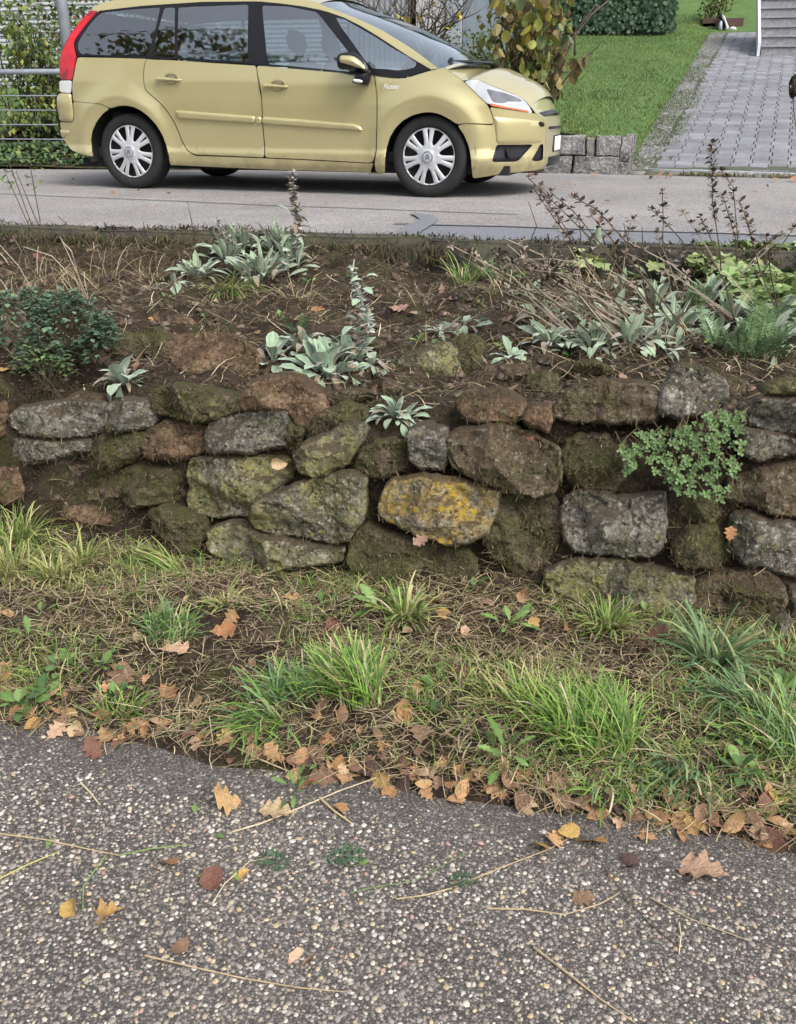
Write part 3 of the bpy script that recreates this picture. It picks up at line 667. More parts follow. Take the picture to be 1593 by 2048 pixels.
# rootlets and moss fur on the stones (uncountable)
def fur():
    B = []; Nn = []; T = []; Ls = []
    for kind, P, n, d, vy in wall_pts:
        dens = {'m': 1.5, 'b': .8, 'r': .8, 'g': .35, 'l': .16, 'y': .05, 'w': .25}[kind]
        f = fbm(P * 9 + 5, 3); near = np.exp(-d / .02)
        pr = np.clip(dens * np.clip(.55 + f * 2.2, 0, 1.4) + near * .6, 0, 2)
        for rep in range(2):
            s = rng.random(len(P)) < pr / 2; k = s.sum()
            B.append(P[s] + rng.uniform(-.004, .004, (k, 3))); Nn.append(n[s])
            g = f[s] + rng.normal(0, .25, k); green = np.array([.085, .10, .022]); brown = np.array([.085, .06, .036]); straw = np.array([.21, .165, .085])
            c = np.where((g > .22)[:, None], green, brown); c = np.where((rng.random(k) < .12)[:, None], straw, c); T.append(c * rng.uniform(.6, 1.4, (k, 1))); Ls.append(np.where(g > .12, .010, .018) * rng.uniform(.6, 1.7, k))
    # clods of the backing, between the stones
    k = 30000; X = rng.uniform(-3.4, 2.0, k); Y = rng.uniform(2.76, 3.02, k); Z = Hgt(X, Y); B.append(np.stack([X, Y, Z], 1)); Nn.append(np.tile([0, -1., .3], (k, 1)))
    T.append(pick([(.06, .04, .023), (.085, .06, .034), (.05, .06, .016), (.16, .12, .06)], k, [.45, .3, .17, .08])); Ls.append(rng.uniform(.012, .035, k))
    B = np.vstack(B); T = np.vstack(T); L = np.concatenate(Ls); n = len(B)
    az = -np.pi / 2 + rng.uniform(-1.5, 1.5, n); el = rng.uniform(-1.0, .9, n)
    V, Fc, Tt = ribbons(B, az, el, L, np.full(n, .0024) * rng.uniform(.7, 1.4, n), rng.uniform(-.3, 1.6, n), 2, T, T * 1.15, twist=az + np.pi / 2 + rng.uniform(-1, 1, n), taper=.5, curl=rng.uniform(-1.5, 1.5, n))
    build('moss_fur', V, Fc, STRAW, wall, False, Tt, kind='stuff')
fur()
# ================================================================== THE CAR
CAR_A = -math.radians(4.47)
_cf = np.array([math.cos(CAR_A), math.sin(CAR_A), 0]); _cl = np.array([-math.sin(CAR_A), math.cos(CAR_A), 0])
_rc = at_z(261, 377, ROADZ); CAR0 = _rc + _cl * .86
WB = 2.728
def Wd(x, z):
    """half width of the body at station x, height z"""
    x = np.asarray(x, float); z = np.asarray(z, float)
    w = np.interp(z, [.1, .18, .24, .30, .36, .5, .68, .85, .98, 1.06, 1.25, 1.45, 1.56, 1.66], [.80, .84, .872, .880, .868, .885, .900, .902, .892, .872, .805, .725, .672, .60])
    w = w - .60 * np.clip((x - 2.60) / 1.0, 0, 1.12) ** 4. - .20 * np.clip((-.35 - x) / .62, 0, 1.3) ** 2.6
    for cx in (0., WB):
        r = np.hypot(x - cx, z - .34); w = w + .026 * np.exp(-((r - .40) / .085) ** 2) * (z < 1.0)
    return w
def car_local(P): q = P - CAR0; return np.array([q @ _cf, q @ _cl, q[2]])
def cp(x, y):
    """pixel of the photo on the near flank -> car (x, z)"""
    w = .88
    for _ in range(14):
        L = car_local(at_plane(x, y, CAR0 - _cl * w, _cl)); w = .5 * w + .5 * float(Wd(L[0], L[2]))
    return (L[0], L[2])
zz = lambda ox, oy, s: (lambda pts: [cp(ox + x / s, oy + y / s) for x, y in pts])
CA = zz(100, 0, 6.6375); CB = zz(100, 160, 5.31); CC = zz(300, 0, 6.6375); CD = zz(500, 0, 6.6375); CE = zz(640, 0, 6.127)
CF = zz(740, 180, 5.31); CG = zz(860, 90, 6.127); CH = zz(940, 200, 8.85); CI = zz(330, 140, 3.54)

def paint_mat():
    m, t, b = nodes_of('gold_paint'); v = objc(t)
    c = ramp(t, noise(t, 1.5, 3, .5, v), [(.3, (.48, .425, .215)), (.7, (.51, .45, .235))])
    g = t.nodes.new('ShaderNodeNewGeometry'); sx = t.nodes.new('ShaderNodeSeparateXYZ'); t.links.new(v, sx.inputs[0])
    dirt = ramp(t, mathn(t, 'ADD', mathn(t, 'MULTIPLY', sx.outputs['Z'], -3.), mathn(t, 'MULTIPLY', noise(t, 6, 6, .75, v), 1.9)), [(.0, (0, 0, 0)), (.5, (1, 1, 1))])
    c = mixc(t, mathn(t, 'MULTIPLY', dirt, .5), c, (.20, .16, .10))
    t.links.new(c, b.inputs['Base Color']); b.inputs['Metallic'].default_value = .45
    r = mathn(t, 'MULTIPLY_ADD', noise(t, 3, 5, .6, v), .12); r.node.inputs[2].default_value = .26; t.links.new(r, b.inputs['Roughness'])
    b.inputs['Coat Weight'].default_value = .9; b.inputs['Coat Roughness'].default_value = .03; return m
def glass_mat(name, tint, ior=1.6):
    m = bpy.data.materials.new(name); m.use_nodes = True; t = m.node_tree; t.nodes.remove(t.nodes['Principled BSDF'])
    tr = t.nodes.new('ShaderNodeBsdfTransparent'); tr.inputs[0].default_value = (*tint, 1); gl = N(t, 'BsdfGlossy', Roughness=.02); gl.inputs['Color'].default_value = (.9, .95, 1, 1)
    fr = t.nodes.new('ShaderNodeLayerWeight'); mx = t.nodes.new('ShaderNodeMixShader')
    f5 = mathn(t, 'MULTIPLY_ADD', mathn(t, 'POWER', fr.outputs['Facing'], 4.), .9); f5.node.inputs[2].default_value = ((ior - 1) / (ior + 1)) ** 2 * 1.8
    t.links.new(f5, mx.inputs[0]); t.links.new(tr.outputs[0], mx.inputs[1]); t.links.new(gl.outputs[0], mx.inputs[2])
    t.links.new(mx.outputs[0], t.nodes['Material Output'].inputs['Surface']); return m
PAINT = paint_mat()
GLASS = glass_mat('window_glass', (.46, .55, .58), 2.3)
DGLASS = glass_mat('dark_glass', (.36, .41, .46), 2.2)
BLACK = plain('black_trim', (.012, .012, .016), .3, var=.2, scale=8, spec=.25)
RUBBER = plain('tyre_rubber', (.013, .013, .014), .85, var=.35, scale=14, bumpd=.002)
SILVER = plain('silver_plastic', (.47, .48, .50), .38, .2, var=.08, scale=6)
CHROME = plain('chrome', (.75, .76, .78), .12, .9, var=.05)
WELL = plain('wheel_well', (.012, .012, .012), .95, var=.3)
INTER = plain('interior_fabric', (.055, .062, .075), .9, var=.2, scale=20)
DASH = plain('dashboard', (.12, .135, .145), .8, var=.15)
RED = plain('red_lens', (.46, .012, .022), .2, var=.3, scale=9, coat=.35)
DRED = plain('dark_red_lens', (.22, .008, .02), .2, var=.2, scale=9, coat=.35)
LAMPW = plain('clear_lens', (.62, .65, .70), .12, .25, var=.15, scale=9, coat=1.)
LAMPD = plain('lamp_reflector', (.34, .36, .43), .15, .6, var=.25, scale=14, coat=1.)
AMBER = plain('amber_lens', (.62, .16, .07), .2, var=.15, coat=1.)
PEARL = plain('pale_lens', (.66, .68, .66), .25, .1, var=.06, coat=1.)
WHITE = plain('white_print', (.8, .8, .78), .5, var=.03)
car = thing('parked_car', 'gold metallic people carrier parked on the road, seen from the right side', 'car', tuple(CAR0))
car.rotation_euler = (0, 0, CAR_A)

def _tri(loops, grid):
    """triangulate outline (first loop) minus holes with an inset ring and a grid of points"""
    pts = []; fl = []
    for L in loops: fl.append(list(range(len(pts), len(pts) + len(L)))); pts += [Vector(p) for p in L]
    allb = [np.array(L) for L in loops]; O = allb[0]
    gx, gy = np.meshgrid(np.arange(O[:, 0].min(), O[:, 0].max(), grid), np.arange(O[:, 1].min(), O[:, 1].max(), grid), indexing='ij')
    Q = np.stack([gx.ravel(), gy.ravel()], 1)
    # inset ring
    ring = []
    for L, sgn in zip(allb, [1] + [-1] * (len(allb) - 1)):
        area = .5 * np.sum(L[:, 0] * np.roll(L[:, 1], -1) - np.roll(L[:, 0], -1) * L[:, 1])
        d = np.roll(L, -1, 0) - np.roll(L, 1, 0); nrm = np.stack([-d[:, 1], d[:, 0]], 1); nrm /= np.linalg.norm(nrm, axis=1)[:, None] + 1e-12
        ring.append(L + nrm * .006 * np.sign(area) * sgn)
    Q = np.vstack([Q] + ring); k = inside(O, Q[:, 0], Q[:, 1])
    for h in allb[1:]: k &= ~inside(h, Q[:, 0], Q[:, 1])
    Q = Q[k]; d = np.full(len(Q), 9.)
    for L in allb: d = np.minimum(d, bdist(L, Q))
    Q = Q[d > .004]
    ed = [(f[i], f[(i + 1) % len(f)]) for f in fl[1:] for i in range(len(f))]
    r = delaunay_2d_cdt(pts + [Vector(q) for q in Q], ed, fl[:1], 1, 1e-6)
    V = np.array([[v.x, v.y] for v in r[0]]); d = np.full(len(V), 9.)
    for L in allb: d = np.minimum(d, bdist(L, V))
    T = []
    for f in r[2]:
        f = list(f); T += [[f[0], f[i], f[i + 1]] for i in range(1, len(f) - 1)]
    if len(allb) > 1:
        c = V[np.array(T)].mean(1); kp = np.ones(len(c), bool)
        for h in allb[1:]: kp &= ~inside(h, c[:, 0], c[:, 1])
        T = [t for t, k_ in zip(T, kp) if k_]
    return V, T, d
def corners(P, r):
    P = np.array(P, float); out = []
    for i in range(len(P)):
        a, b, c = P[i - 1], P[i], P[(i + 1) % len(P)]
        for q in (a, c):
            l = np.linalg.norm(q - b); out.append(b + (q - b) * min(r, .3 * l) / (l + 1e-9))
    return np.array(out)
def panel(name, outline, mat, holes=(), off=0., edge=.007, grid=.04, parent=None, mirror=True, label=None, soft=True, bulge=0., kidname=None):
    parent = parent or car
    loops = [resample(corners(L, .012) if soft else np.array(L, float), .012) for L in [outline] + list(holes)]
    V, Fc, d = _tri(loops, grid); x, z = V[:, 0], V[:, 1]
    s = np.clip(d / .006, 0, 1); w = Wd(x, z) + off - edge * (1 - s) + bulge * np.clip(d / .05, 0, 1) ** .6
    e = 1e-3; wx = (Wd(x + e, z) - Wd(x - e, z)) / (2 * e); wz = (Wd(x, z + e) - Wd(x, z - e)) / (2 * e)
    nr = np.stack([-wx, -np.ones(len(x)), -wz], 1); nr /= np.linalg.norm(nr, axis=1)[:, None]
    V3 = np.stack([x, -w, z], 1)
    # face orientation: outwards is -y
    f0 = np.array(Fc); a, b_, c_ = V3[f0[:, 0]], V3[f0[:, 1]], V3[f0[:, 2]]; flip = np.cross(b_ - a, c_ - a)[:, 1] > 0
    f0[flip] = f0[flip][:, ::-1]
    outs = []
    for sgn in ((1, -1) if mirror else (1,)):
        VV = V3 * [1, sgn, 1]; ff = f0 if sgn == 1 else f0[:, ::-1].copy(); nn = nr * [1, sgn, 1]
        me = make_mesh(name, VV, ff.copy(), mat, True)
        if len(me.vertices) == len(nn) and not bulge: me.normals_split_custom_set_from_vertices(nn.tolist())
        o = link(name, me, parent)
        if label: o['label'] = label
        outs.append(o)
    return outs[0]
def pillow(name, outline, mat, w0, h, parent=None, rr=.02, grid=.012, mirror=True, flat=False, label=None):
    """rounded pad standing proud of the flank; w0 None = on the flank"""
    parent = parent or car
    P = resample(corners(corners(outline, .012), .005), .006); V, Fc, d = _tri([P], grid); x, z = V[:, 0], V[:, 1]
    s = np.clip(d / rr, 0, 1); p = np.sqrt(1 - (1 - s) ** 2)
    base = Wd(x, z) if w0 is None else np.full(len(x), w0)
    nV = len(V); front = np.stack([x, -(base + h * p), z], 1); f0 = np.array(Fc)
    if w0 is None: VV = front; FF = f0
    else: VV = np.vstack([front, np.stack([x, -(base - h * p), z], 1)]); FF = np.vstack([f0, f0[:, ::-1] + nV])
    a, b_, c_ = VV[FF[:, 0]], VV[FF[:, 1]], VV[FF[:, 2]]
    if np.cross(b_ - a, c_ - a)[:len(f0), 1].mean() > 0: FF = FF[:, ::-1].copy()
    for sgn in ((1, -1) if mirror else (1,)):
        o = link(name, make_mesh(name, VV * [1, sgn, 1], FF.copy() if sgn == 1 else FF[:, ::-1].copy(), mat, True), parent)
        if label: o['label'] = label
        if sgn == 1: r = o
    return r

# ---- outlines traced on the flank
win_top = CA([(640, 140), (900, 110), (1200, 75), (1593, 48)]) + CC([(700, 20), (1340, 13)]) + CD([(130, 15), (400, 40), (700, 80), (930, 125)]) + CE([(100, 142), (300, 212), (500, 312), (700, 432), (900, 562), (1100, 692), (1365, 848)])
win_bot = CE([(1280, 872), (1150, 912), (1050, 942), (900, 947), (700, 922), (600, 905)]) + CD([(1360, 985), (1180, 945), (700, 905), (230, 862), (0, 847)]) + CC([(1410, 852), (800, 815), (300, 780)]) + CA([(1280, 772), (700, 747), (375, 740)])
win_rear = CA([(330, 670), (315, 590), (345, 510), (420, 400), (520, 270), (600, 180)])
g_rq = CA([(366, 590), (385, 530), (525, 320), (645, 190), (695, 165), (1000, 128), (1462, 93), (1395, 400), (1290, 735), (700, 728), (410, 712), (372, 660)])
g_rs = CC([(190, 100), (330, 95), (328, 752), (15, 742)])
g_rd = CC([(375, 95), (1305, 55), (1300, 820), (370, 758)])
g_fd = CD([(160, 70), (500, 80), (880, 155), (960, 240), (1300, 680), (1470, 890), (1460, 955), (1180, 935), (235, 845), (200, 500)])
g_fq = CE([(190, 205), (300, 232), (500, 347), (700, 462), (900, 592), (1100, 702), (1190, 770), (1165, 822), (1050, 850), (950, 860), (800, 842), (650, 835), (600, 800), (400, 520), (260, 330)])
panel('window_trim', win_top + win_bot + win_rear, BLACK, [g_rq, g_rs, g_rd, g_fd, g_fq], off=.0, label='black trim round the side windows')
panel('rear_quarter_window', g_rq, DGLASS, off=-.004, edge=0); panel('door_quarter_window', g_rs, GLASS, off=-.004, edge=0)
panel('rear_door_window', g_rd, GLASS, off=-.004, edge=0); panel('front_door_window', g_fd, GLASS, off=-.004, edge=0); panel('front_quarter_window', g_fq, GLASS, off=-.004, edge=0)
tl_px = [(182, 20), (193, 10), (208, 4), (228, 0), (270, -5), (330, -9), (400, -11), (470, -11), (540, -8), (590, -3), (625, 1), (640, 6), (655, 13.5), (672, 20), (706, 33), (738, 47), (770, 63), (786, 73), (811, 88), (836, 105), (857, 121), (877, 136)]
TL = [cp(*p) for p in tl_px]
panel('roof_rail', TL + win_top[::-1] , PAINT, off=.003, edge=.003, soft=False)
def loft(name, line, mat, crown, xb=0., ny=25, parent=None, end=.0, off=0.):
    V = []; m = len(line)
    for i, (x, z) in enumerate(line):
        w = float(Wd(x, z)) + off
        for j in range(ny):
            u = -1 + 2 * j / (ny - 1); k = (1 - u * u); cr = crown[i] if hasattr(crown, '__len__') else crown
            V.append((x + (xb[i] if hasattr(xb, '__len__') else xb) * k, u * w, z + cr * k))
    Fc = [(i * ny + j, (i + 1) * ny + j, (i + 1) * ny + j + 1, i * ny + j + 1) for i in range(m - 1) for j in range(ny - 1)]
    return build(name, V, Fc, mat, parent or car, True, local=True)
def dense(L, st=.04):
    L = np.array(L); d = np.r_[0, np.cumsum(np.linalg.norm(np.diff(L, axis=0), axis=1))]; s = np.linspace(0, d[-1], max(3, int(d[-1] / st)))
    return list(zip(np.interp(s, d, L[:, 0]), np.interp(s, d, L[:, 1])))
ro = dense(TL[:12]); loft('roof', ro, PAINT, [.075 * min(1, .35 + i / 8) for i in range(len(ro))], [-.09 * max(0, 1 - i / 5) for i in range(len(ro))])
ws = dense(TL[11:]); nw = len(ws); loft('windscreen', ws, glass_mat('windscreen_glass', (.45, .55, .55), 2.1), [.055 - .02 * i / nw for i in range(nw)], [.02 + .13 * i / nw for i in range(nw)])
# lower body
quarter = CA([(362, 757), (700, 762), (1280, 776)]) + CA([(1262, 800), (1240, 900), (1232, 1000), (1240, 1100), (1262, 1180)]) + CB([(990, 60), (1020, 120), (1080, 170), (1160, 240), (1240, 330), (1310, 440), (1360, 550), (1400, 660), (1450, 745), (1510, 788)]) + CI([(220, 607), (430, 613), (700, 624), (1000, 637), (1440, 661), (1478, 656)]) + [cp(740, 345), cp(770, 344)] + CF([(155, 872), (148, 890), (0, 893)]) + CI([(1430, 722), (800, 705), (400, 688), (40, 672)]) + CB([(1275, 900), (1262, 800), (1232, 690), (1190, 580), (1130, 480), (1050, 390), (960, 320), (880, 282), (800, 268), (720, 273), (635, 298)]) + CB([(560, 261), (520, 248), (240, 224), (232, 100)]) + CA([(285, 1180), (300, 1050), (325, 930)])
panel('rear_wing', quarter, PAINT)
rdoor = CA([(1285, 778)]) + CC([(0, 786), (300, 796), (800, 831), (1405, 868)]) + CC([(1450, 1195)]) + CI([(682, 200), (688, 380), (702, 618), (430, 605), (220, 598), (175, 580), (150, 555), (120, 500)]) + CB([(1365, 545), (1315, 435), (1245, 325), (1165, 235), (1085, 165), (1025, 115), (995, 55)]) + CA([(1268, 1180), (1246, 1100), (1238, 1000), (1246, 900), (1268, 800)])
cup = [(185, 1050), (195, 1000), (225, 978), (265, 970), (310, 978), (345, 1000), (360, 1050), (335, 1105), (265, 1125), (205, 1105)]
cup_r = CC(cup); cup_f = CD([(x + 92, y + 88) for x, y in cup])
panel('rear_door', rdoor, PAINT, [cup_r])
fdoor = CC([(1415, 868)]) + CD([(230, 880), (700, 920), (1180, 962), (1360, 1000)]) + CE([(600, 920), (660, 922), (686, 1100), (691, 1195)]) + CI([(1497, 130), (1498, 400), (1488, 600), (1473, 648), (1440, 656), (1000, 631), (709, 618), (693, 380), (687, 200), (660, 20)]) + CC([(1456, 1195)])
panel('front_door', fdoor, PAINT, [cup_f])
for c_ in (cup_r, cup_f): panel('handle_cup', c_, PAINT, off=-.022, edge=-.024)
archf = CF([(160, 870), (160, 750), (175, 620), (210, 500), (270, 400), (350, 320), (450, 265), (560, 236), (650, 233), (740, 253), (830, 298), (930, 370)])
fender = CE([(672, 925), (700, 935), (900, 960), (1050, 955), (1150, 925), (1280, 884), (1365, 860), (1450, 838), (1525, 822)]) + CG([(195, 290), (300, 362), (418, 447), (515, 542), (615, 642), (695, 717), (735, 792), (762, 860), (783, 966), (560, 958), (400, 956), (337, 971)]) + archf[::-1][1:] + [cp(765, 346), cp(752, 344)] + CI([(1484, 655), (1494, 600), (1503, 400), (1503, 130)]) + CE([(697, 1195), (692, 1100)])
panel('front_wing', fender, PAINT)
panel('rear_bumper', CB([(240, 228), (520, 252), (560, 265), (632, 301), (560, 350), (490, 440), (445, 540), (430, 640), (440, 740), (460, 812), (400, 800), (300, 780), (220, 740), (150, 650), (110, 520), (100, 440), (238, 448), (252, 400)]), PAINT)
lamp = CA([(540, 135), (480, 185), (400, 270), (320, 380), (250, 480), (200, 590), (160, 680), (135, 790), (125, 880), (130, 960), (135, 1050), (288, 1060), (313, 960), (333, 850), (352, 745), (323, 660), (312, 580), (337, 510), (418, 400), (518, 270), (598, 185), (635, 140)])
panel('tail_lamp', lamp, RED, off=.004)
panel('lamp_band', CA([(150, 962), (205, 962), (215, 900), (240, 900), (232, 1045), (150, 1045)]), DRED, off=.006, edge=.002); panel('lamp_band', CA([(505, 175), (590, 150), (560, 195), (490, 215)]), DRED, off=.006, edge=.002)
panel('reversing_lamp', CB([(100, 3), (98, 60), (98, 125), (220, 143), (228, 60), (232, 3)]), PEARL, off=.003)
panel('bumper_corner', CB([(98, 135), (75, 180), (75, 290), (90, 350), (100, 430), (235, 445), (250, 400), (240, 290), (225, 160), (218, 145)]), PAINT, off=.004, bulge=.022)
panel('rear_fog_lamp', CB([(102, 520), (205, 530), (205, 560), (180, 600), (140, 618), (118, 600)]), PAINT, off=.004, bulge=.012)
# front bumper with its openings
nose = [(1063, 214), (1072, 226), (1085, 234), (1092, 250), (1093, 262), (1092, 285), (1090, 300), (1092, 318), (1091, 328), (1080, 339)]
NL = [cp(*p) for p in nose]
bump_out = CF([(930, 373), (1010, 356), (1315, 373)]) + CH([(408, 275), (385, 215), (352, 125)]) + CH([(400, 124), (700, 168), (1062, 218), (1100, 235)]) + [cp(*p) for p in nose[1:]] + CH([(1000, 1258), (700, 1288), (400, 1333), (50, 1388)]) + CF([(1085, 850), (1073, 720), (1048, 590), (998, 470)])
fog = CH([(472, 785), (1125, 780), (1075, 835), (975, 945), (875, 1060), (820, 1088), (395, 1095), (405, 1030), (445, 900)])
gr2 = CH([(1300, 770), (1250, 775), (1205, 870), (1110, 1040), (1100, 1070), (1180, 1080), (1270, 1068), (1300, 1040)])
panel('front_bumper', bump_out, PAINT, [fog, gr2])
panel('fog_recess', fog, BLACK, off=-.035, edge=-.03); panel('lower_grille', gr2, BLACK, off=-.03, edge=-.03)
pillow('fog_bezel', CH([(640, 850), (860, 870), (800, 1010), (690, 1040)]), WELL, None, .0)
panel('bumper_block', CH([(418, 285), (1000, 335), (1330, 378), (1340, 460), (1330, 510), (1325, 640), (1300, 740), (1230, 762), (1170, 768), (473, 772), (463, 600), (433, 400)]), PAINT, off=.004, bulge=.012)
panel('bumper_slot', CH([(1215, 372), (1330, 382), (1335, 470), (1240, 474)]), BLACK, off=.02)
hl = CG([(422, 447), (480, 427), (590, 421), (720, 481), (880, 546), (1080, 620), (1170, 680), (1225, 755), (1262, 840), (1225, 830), (1100, 803), (900, 762), (740, 722), (700, 713), (620, 640), (520, 540)])
panel('headlight', hl, LAMPW, off=.004)
panel('headlight_reflector', CG([(690, 532), (920, 582), (1080, 640), (1150, 690), (940, 690), (925, 712), (775, 700), (735, 620)]), LAMPD, off=.0065, edge=.002)
panel('side_marker', CG([(740, 709), (860, 738), (1110, 783), (1225, 804), (1222, 824), (1100, 801), (745, 742)]), AMBER, off=.008, edge=.002)
# bonnet, from its gap along the wing and over the lamp
bo = CG([(178, 272), (200, 289), (300, 358), (420, 443), (480, 423), (590, 417), (720, 477), (880, 542), (1080, 616), (1170, 676), (1225, 742)])
BL = []
for p in bo:
    if not BL or p[0] > BL[-1][0] + .004: BL.append(p)
bl = dense(BL); nb_ = len(bl)
loft('bonnet', bl, PAINT, [.05 + .055 * math.sin(math.pi * min(1, .08 + .85 * i / nb_)) for i in range(nb_)], [.03 * (i / nb_) ** 2 + .02 for i in range(nb_)], off=-.006)
sc = [TL[-1], (TL[-1][0] + .06, TL[-1][1] - .012), BL[0]]
loft('wiper_cowl', dense([(TL[-1][0] - .02, TL[-1][1] - .01), (BL[0][0] + .03, BL[0][1] - .012)], .02), BLACK, .065, .16, off=-.02)
nl = dense([BL[-1]] + NL, .02); loft('front_panel', nl, PAINT, [.06 * max(0, 1 - i / 6) for i in range(len(nl))], [.02 for i in range(len(nl))])
def sub(a, b): return [p for p in nl if a <= p[1] <= b]
for a, b_, m_, o_, nm in ((.595, .64, BLACK, .012, 'upper_grille'), (.645, .66, CHROME, .03, 'grille_bar'), (.57, .588, CHROME, .03, 'grille_bar'), (.49, .53, BLACK, .012, 'bumper_intake'), (.20, .30, BLACK, .012, 'front_intake')):
    q = [(p[0] + o_, p[1]) for p in sub(a, b_)]
    if len(q) > 1: loft(nm, q, m_, .02 if a > .56 else 0., .035, off=-.05)
NX = max(p[0] for p in NL) - .004; pm = MB(); pm.box((NX + .022, -.07, .33), (NX + .03, .20, .44), .003); pm.build('number_plate', WHITE, car, local=True)
pm = MB(); pm.box((NX - .03, -.10, .32), (NX + .022, .21, .45), .003); pm.build('plate_holder', BLACK, car, local=True)
# tail end, across
rl = dense([TL[0]] + [cp(*p) for p in [(178, 25), (160, 41), (148, 57), (137, 73), (128, 92), (121, 115), (119, 133), (120, 158), (117, 185), (111, 195), (112, 215), (115, 240), (118, 258), (125, 275), (140, 296), (160, 306)]], .05)
loft('tailgate', rl, PAINT, 0., [-.10 - .12 * min(1, i / 8) for i in range(len(rl))])
# ---- underside, wheel wells, inner shell that keeps the door gaps dark
mb = MB(); mb.box((-.55, -.72, .17), (3.35, .72, .24)); mb.build('underbody', WELL, car, local=True)
shell = [(-.42, .30), (-.42, .93), (.2, .96), (.9, .95), (1.5, .915), (2.2, .85), (2.75, .86), (3.1, .72), (3.25, .55), (3.2, .24)]
mid = [(WB + .40, .24)] + [(WB + .405 * math.cos(a), .31 + .395 * math.sin(a)) for a in np.linspace(0, math.pi, 14)] + [(WB - .41, .24), (.41, .24)] + [(.405 * math.cos(a), .31 + .395 * math.sin(a)) for a in np.linspace(0, math.pi, 14)]
panel('inner_shell', shell + mid, WELL, off=-.03, edge=0, soft=False)
for cx in (0., WB):
    for s in (-1, 1):
        V = []; K = 20
        for i in range(K + 1):
            a = math.pi * (-.08 + 1.16 * i / K); r = .385
            V += [(cx + r * math.cos(a), s * .86, .31 + r * math.sin(a)), (cx + r * math.cos(a), s * .45, .31 + r * math.sin(a))]
        V += [(cx, s * .46, .31)]; n2 = len(V) - 1
        build('wheel_well', V, [(2 * i, 2 * i + 1, 2 * i + 3, 2 * i + 2) for i in range(K)] + [(2 * i + 1, n2, 2 * i + 3) for i in range(K)], WELL, car, local=True)
# ---- wheels
def hubcap():
    ring = [(.222 * math.cos(a), .222 * math.sin(a)) for a in np.linspace(0, 2 * math.pi, 90, endpoint=False)]; holes = []
    pol = lambda r, a: (r * math.cos(a), r * math.sin(a)); D = math.radians
    for k in range(7):
        c = math.pi / 2 + 2 * math.pi * (k + .5) / 7
        holes.append([pol(.088, c), pol(.105, c + D(8)), pol(.14, c + D(10.5)), pol(.203, c + D(11.5)), pol(.206, c), pol(.203, c - D(11.5)), pol(.14, c - D(10.5)), pol(.105, c - D(8))])
        c = math.pi / 2 + 2 * math.pi * k / 7
        holes.append([pol(.112, c), pol(.16, c + D(1.9)), pol(.200, c + D(2.6)), pol(.200, c - D(2.6)), pol(.16, c - D(1.9))])
    loops = [ring] + [resample(h, .012) for h in holes]; V, Fc, d = _tri([np.array(l) for l in loops], .016)
    r = np.linalg.norm(V, axis=1); y = np.where(r < .05, .012, .0) + .022 * np.cos(np.clip(r / .222, 0, 1) * 1.5) - .006 * (1 - np.clip(d / .006, 0, 1))
    n = len(V); Fr = np.stack([V[:, 0], -y, V[:, 1]], 1); f = np.array(Fc); a, b_, c_ = Fr[f[:, 0]], Fr[f[:, 1]], Fr[f[:, 2]]; fl = np.cross(b_ - a, c_ - a)[:, 1] > 0; f[fl] = f[fl][:, ::-1]
    return make_mesh('hubcap', Fr, f, SILVER, True)
HUB = hubcap()
tb = MB(); Mx = Matrix.Rotation(math.pi / 2, 4, 'X'); RT = .307
prof = [(.205, .085), (.225, .10), (.245, .108), (.272, .106), (.292, .098), (.303, .082), (RT, .05), (RT, 0), (RT, -.05), (.303, -.082), (.29, -.1), (.225, -.1), (.205, -.085)]
tb.lathe(prof, 64, Mx)
TYRE = make_mesh('tyre', tb.v, tb.f, RUBBER, True)
rb = MB(); rb.lathe([(.0, .02), (.15, .02), (.20, .05), (.215, .095), (.222, .10)], 40, Mx); RIM = make_mesh('rim', rb.v, rb.f, WELL, True)
lg = MB()
for dz in (-.008, .010):                       # the two chevrons on the hub
    for sx in (-1, 1): lg.add([(0, 0, dz + .014), (sx * .020, 0, dz - .006), (sx * .020, 0, dz - .014), (0, 0, dz + .004), (0, .004, dz + .014), (sx * .020, .004, dz - .006), (sx * .020, .004, dz - .014), (0, .004, dz + .004)], [(0, 1, 2, 3), (0, 4, 5, 1), (3, 2, 6, 7)])
LOGO = make_mesh('wheel_emblem', np.array(lg.v) + [0, -.043, 0], lg.f, LAMPD, False)
rg = MB(); rg.lathe([(.034, .036), (.040, .038), (.044, .036), (.040, .033)], 30, Mx); RING = make_mesh('hub_ring', rg.v, rg.f, LAMPD, True)
for cx in (.035, WB):
    for s in (-1, 1):
        w = bpy.data.objects.new('wheel', None); COL.objects.link(w); w.parent = car; w.location = (cx, s * .752, RT); w.rotation_euler = (0, random.uniform(-.35, .35) if s > 0 else (.06 if cx < 1 else -.03), 0 if s < 0 else math.pi)
        link('tyre', TYRE, w); link('rim', RIM, w)
        h = link('hubcap', HUB, w); h.location = (0, -.088, 0)
        e = link('wheel_emblem', LOGO, w); e.location = (0, -.088, 0); e = link('hub_ring', RING, w); e.location = (0, -.088, 0)
